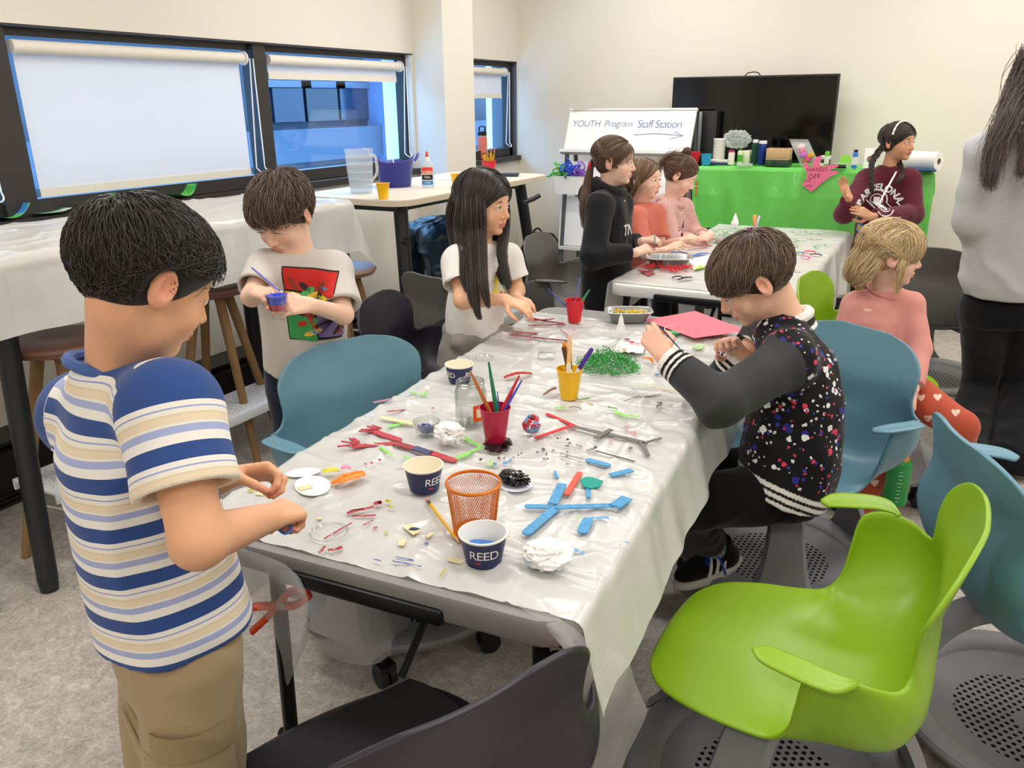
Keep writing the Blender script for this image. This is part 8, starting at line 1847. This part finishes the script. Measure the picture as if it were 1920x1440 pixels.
for k_, (px, py) in enumerate(((1350, 470), (1345, 462), (1290, 468))): stick(px, py, px+36, py-3, .006, mat('stick_rust', '#a8635a', .6), ['rust stick nearest the boy hair on the far table', 'upper rust stick on the far table', 'rust stick beside the reaching hands'][k_], group='far table sticks', z=ZF, round_=False)
wt = _wt
# ================================================================== THINGS ON THE WOOD BAR TABLE
ZB = 1.0605
def wb_(px, py, z=ZB): return W(px, py, z)
e = empty('water_pitcher', wb_(678, 362), 'clear plastic pitcher of water on the wood bar table', 'pitcher'); H_ = .205
nocap(MB().lathe([(.052, .0), (.060, .09), (.062, .095), (.066, .19), (.070, H_), (.068, H_), (.064, .19), (.060, .095), (.050, .003), (.052, 0)], n=44).build('pitcher_wall', film('pitcher_film', '#e4edf5', .20, .15, .35), e))
for k_ in range(5): nocap(torus(.053+.0022*k_*1.3, .03+.035*k_, .0012, .004, 44).build('moulded_band', m_bag, e))
MB().lathe([(0, .002), (.051, .002), (.057, .085), (.057, .1), (.059, .125), (0, .125)], n=40).build('water', film('water_tint', '#c4daf0', .22, .05, .3), e)
MB().tube(catmull([(.062, -.0, .18), (.095, 0, .17), (.10, 0, .10), (.066, 0, .06)], 6), .007, 8).build('handle', m_bag, e); MB().prism([(-.02, .058), (.02, .058), (0, .088)], .012, (0, 0, H_-.012)).build('pour_spout', m_bag, e)
e = empty('oval_bucket', wb_(742, 350), 'violet blue oval plastic bucket with cut-out handles on the bar table', 'bucket', None, az(1, .1))
m_pb = mat('bucket_violet', '#4045a0', .35); V = []; n = 72; prof = [(0, 0), (.95, 0), (1.0, .004), (1.30, 1.0), (1.36, 1.0), (1.34, .985), (1.26, .96), (.95, .03), (0, .03)]
for s_, z_ in prof:
    for k_ in range(n): t = 2*PI*k_/n; up_ = .035*abs(math.cos(t))**4*(z_ > .9); V.append((.078*s_*math.cos(t), .062*s_*math.sin(t), .125*z_+up_))
F = [(i*n+j, i*n+(j+1) % n, (i+1)*n+(j+1) % n, (i+1)*n+j) for i in range(len(prof)-1) for j in range(n)]; new_mesh('bucket_body', V, F, m_pb, e)
for sg in (-1, 1): MB().tube(catmull([(sg*.104, -.034, .128), (sg*.118, -.025, .152), (sg*.122, 0, .162), (sg*.118, .025, .152), (sg*.104, .034, .128)], 6), .006, 8).build('loop_handle', m_pb, e)
stick_ = MB().tube([(0, 0, .10), (-.03, .02, .152)], .003, 6).build('white_stick', m_white, None); stick_.location = tuple(wb_(742, 350)); tag(stick_, 'white stick poking out of the violet bucket', 'stick')
craft_cup(719, 373, .021, .031, .070, m_yel, 'yellow cup standing in front of the water pitcher', ZB, 'yellow cups on the bar table'); craft_cup(857, 352, .021, .031, .068, m_yel, 'yellow cup near the glue bottle, half behind the dark hair', ZB, 'yellow cups on the bar table')
e = empty('glue_bottle', wb_(803, 352), 'clear school glue bottle with orange cap on the bar table', 'bottle', None, az(1, -.05)); sq = .55
MB().lathe([(0, 0), (.032, 0), (.033, .006), (.033, .105), (.028, .122), (.012, .132), (0, .132)], n=32, sq=sq).build('bottle_body', film('glue_clear', '#dfeaf2', .55, .1, .4), e)
MB().lathe([(0, .130), (.013, .130), (.012, .148), (.006, .152), (0, .152)], n=20).build('collar_cap', m_white, e); MB().lathe([(0, .150), (.0085, .150), (.0045, .176), (0, .178)], n=16).build('twist_tip', mk('cap_orange', '#e3441e'), e)
toc = math.atan2(-1, 0)
def lab(z0, z1, cl, nm, w2=.95, off=.0006):
    MB().grid(lambda u, v: ((.0335+off)*math.cos(-PI/2+(u-.5)*2*w2), (.0335*sq+off)*math.sin(-PI/2+(u-.5)*2*w2), z0+(z1-z0)*v), 16, 2).build(nm, mat('lab'+cl, cl, .5), e)
lab(.014, .104, '#f0efec', 'label_back'); lab(.070, .102, '#e0452a', 'label_orange', .9, .0010); lab(.040, .066, '#1d1d22', 'label_black', .9, .0010); lab(.016, .036, '#2d7fc8', 'label_blue', .9, .0010)
for t_, z_, s_, c_ in (("ELMER'S", .078, .015, '#f4f1ea'), ('Glue', .054, .015, '#f4f1ea'), ('CLEAR', .026, .011, '#f4f1ea')):
    V, F = text_mesh(t_, s_, spacing=.9); P = [((.0345)*math.cos(-PI/2+x/.030), (.0335*sq+.0016)*math.sin(-PI/2+x/.030), z_+y) for x, y, _ in V]; new_mesh('lettering', P, F, mat('print_white2', '#f4f1ea', .6), e, smooth=False)
cR = craft_cup(917, 338, .026, .040, .105, mat('cup_coralred', '#d42f3f', .35), 'tall red cup full of yellow pencils on the bar table', ZB, None)
Rn = np.random.default_rng(1)
for k_ in range(11):
    a = k_*2*PI/11; c = np.array(cR.location); p0 = c+[.012*math.cos(a+.5), .012*math.sin(a+.5), .01]; p1 = c+[.036*math.cos(a), .036*math.sin(a), .145+.03*Rn.random()]
    pencil(p1, p0, 'yellow pencil in the tall red cup on the bar table', 'pencils in the tall red cup')
o = MB().box((0, 0, .008), (.14, .10, .014), RZ(.4), bev=.002).build('notebook', mat('note_dark', '#2b3550', .5), None); o.location = tuple(wb_(950, 330)); tag(o, 'dark blue notebook lying at the far end of the bar table', 'notebook')
o = MB().box((0, 0, .001), (.18, .12, .0012), RZ(.1)).build('paper_sheet', m_paper, None, smooth=False); o.location = tuple(wb_(826, 335)); tag(o, 'white paper sheet lying behind the glue bottle', 'paper')
# drinking bottle on the sill
p = onX(905, 292, XL-.05); p[2] = Z0+.02
e = empty('drinking_bottle', p, 'coral steel bottle with black loop lid on the corner window sill', 'bottle'); MB().lathe([(0, 0), (.036, 0), (.037, .006), (.037, .15), (.034, .165), (0, .165)], n=32).build('bottle_body', mk('steel_coral', '#e8785f', rough=.35), e)
MB().lathe([(0, .163), (.034, .163), (.034, .172), (0, .172)], n=28).build('steel_ring', mk('steel', '#c9cbcc', rough=.2, metal=.9), e); MB().lathe([(0, .172), (.035, .172), (.035, .20), (.030, .204), (0, .204)], n=28).build('screw_lid', m_black, e)
MB().tube(catmull([(-.024, 0, .20), (-.024, 0, .235), (.024, 0, .235), (.024, 0, .20)], 5), .006, 8).build('carry_loop', m_black, e)
# drawings on the sill -------------------------------------------------------------------------
def art_mat(i, a, b, c):
    m = mat('art%d' % i, a, .7); nt = m.node_tree; L = nt.links.new; tc = nt.nodes.new('ShaderNodeTexCoord'); nz = nt.nodes.new('ShaderNodeTexNoise'); nz.inputs['Scale'].default_value = 14; nz.inputs['Detail'].default_value = 3; cr = nt.nodes.new('ShaderNodeValToRGB'); e_ = cr.color_ramp.elements; e_.new(.5)
    for q_, (p_, c_) in zip(e_, ((.40, a), (.50, b), (.60, c))): q_.position = p_; q_.color = srgb(c_)+(1,)
    mp = nt.nodes.new('ShaderNodeMapping'); mp.inputs['Location'].default_value = (i*3., 0, 0); L(tc.outputs['Object'], mp.inputs[0]); L(mp.outputs[0], nz.inputs['Vector']); L(nz.outputs['Fac'], cr.inputs[0]); L(cr.outputs[0], nt.nodes['Principled BSDF'].inputs['Base Color']); return m
for i_, (px, py, rz, lb) in enumerate(((12, 402, .2, 'curled green drawing at the far left of the window sill'), (92, 400, -.3, 'flat green and blue drawing lying under the first mullion'), (180, 380, .6, 'small curled green drawing on the sill left of the dark hair'), (262, 368, .1, 'green drawing peeking over the striped boy hair'), (338, 368, .9, 'curled white-edged drawing right of the dark hair'))):
    p = W(px, py, Z0+.02); p[0] = XL-.02; p[1] = onX(px, py, XL-.02)[1]; cu_ = .05 if i_ in (0, 2, 4) else .012
    mb = MB(); mb.grid(lambda u, v: ((u-.5)*.10, (v-.5)*.15, .002+cu_*(abs(v-.5)*2)**2.2*(1 if v > .5 else .35)+.006*u), 6, 12); o = mb.build('drawing', art_mat(i_, '#3fae4a', '#7fd65a', '#3f8fd0') if i_ != 1 else art_mat(i_, '#e8efe6', '#6fc26a', '#4a9ad0'), None); o.location = tuple(p); o.rotation_euler = (0, 0, rz*.3); tag(o, lb, 'drawing', 'drawings on the window sill')
# coat over the stool --------------------------------------------------------------------------
def coat_fn(s):
    s.ell((0, 0, .78), (.23, .20, .06), None, .02); s.ell((.10, -.06, .76), (.14, .14, .09), None, .03)
    s.cap((.18, -.10, .74), (.20, -.14, .42), .085, .06, .03); s.cap((-.14, -.12, .74), (-.16, -.16, .36), .07, .05, .03); s.cap((.02, -.17, .74), (.05, -.19, .48), .08, .04, .03); s.cap((-.02, .1, .76), (-.02, .19, .45), .09, .05, .03)
s = SDF((-.36, -.34, .25), (.40, .34, .92), .006); coat_fn(s); V, F = s.mesh(); V = smoothv(V, F, 2); N = normals(V, F); f = (1-np.abs(vnoise(V*np.array([13, 13, 8]), 1.)))**3; V = V+N*(f*.022+vnoise(V, 40.)*.003)[:, None]
o = new_mesh('puffer_coat', V, F, mat('coat_teal', '#16313e', .35, sheen=.1, var=(18, .5)), None); o.location = (-2.62, 4.0, -.02); tag(o, 'dark teal puffer coat bundled over a stool under the bar table', 'coat')
# green drink bottle hanging by the blond girl, toy, floor things ------------------------------------
pB = J(1682, 905, 2.62); pB[2] = max(pB[2], .12)
e = empty('drinking_bottle', pB-[0, 0, .07], 'clear green drink bottle with measuring marks hanging beside the blond girl leg', 'bottle')
MB().lathe([(0, 0), (.036, 0), (.038, .01), (.036, .08), (.038, .14), (.028, .155), (0, .155)], n=32).build('bottle_body', film('bottle_green', '#2fae52', .75, .1, .3), e); MB().lathe([(0, .15), (.024, .15), (.022, .185), (0, .185)], n=24).build('orange_lid', mk('lid_orange', '#ee8a1f'), e)
a0 = math.atan2(-pB[1], -pB[0])+.2; mb = MB()
for k_ in range(9): mb.box(((.039)*math.cos(a0), (.039)*math.sin(a0), .02+.013*k_), (.0006, .016 if k_ % 2 else .009, .0016), RZ(a0))
mb.build('measuring_marks', m_white, e, smooth=False)
crumple('plush_charm', J(1697, 828, 2.60), (.016, .014, .020), mat('plush_cream', '#eee3da', .9, sheen=.4), 'small cream plush charm dangling over the green bottle', 'toy', 4, amp=.12)
e = empty('paint_box', J(1655, 487, 4.95)*[1, 1, 0]+[0, 0, .745], 'stack of blue, orange and green tubs right of the far table', 'tubs')
bpy.data.objects.remove(e)
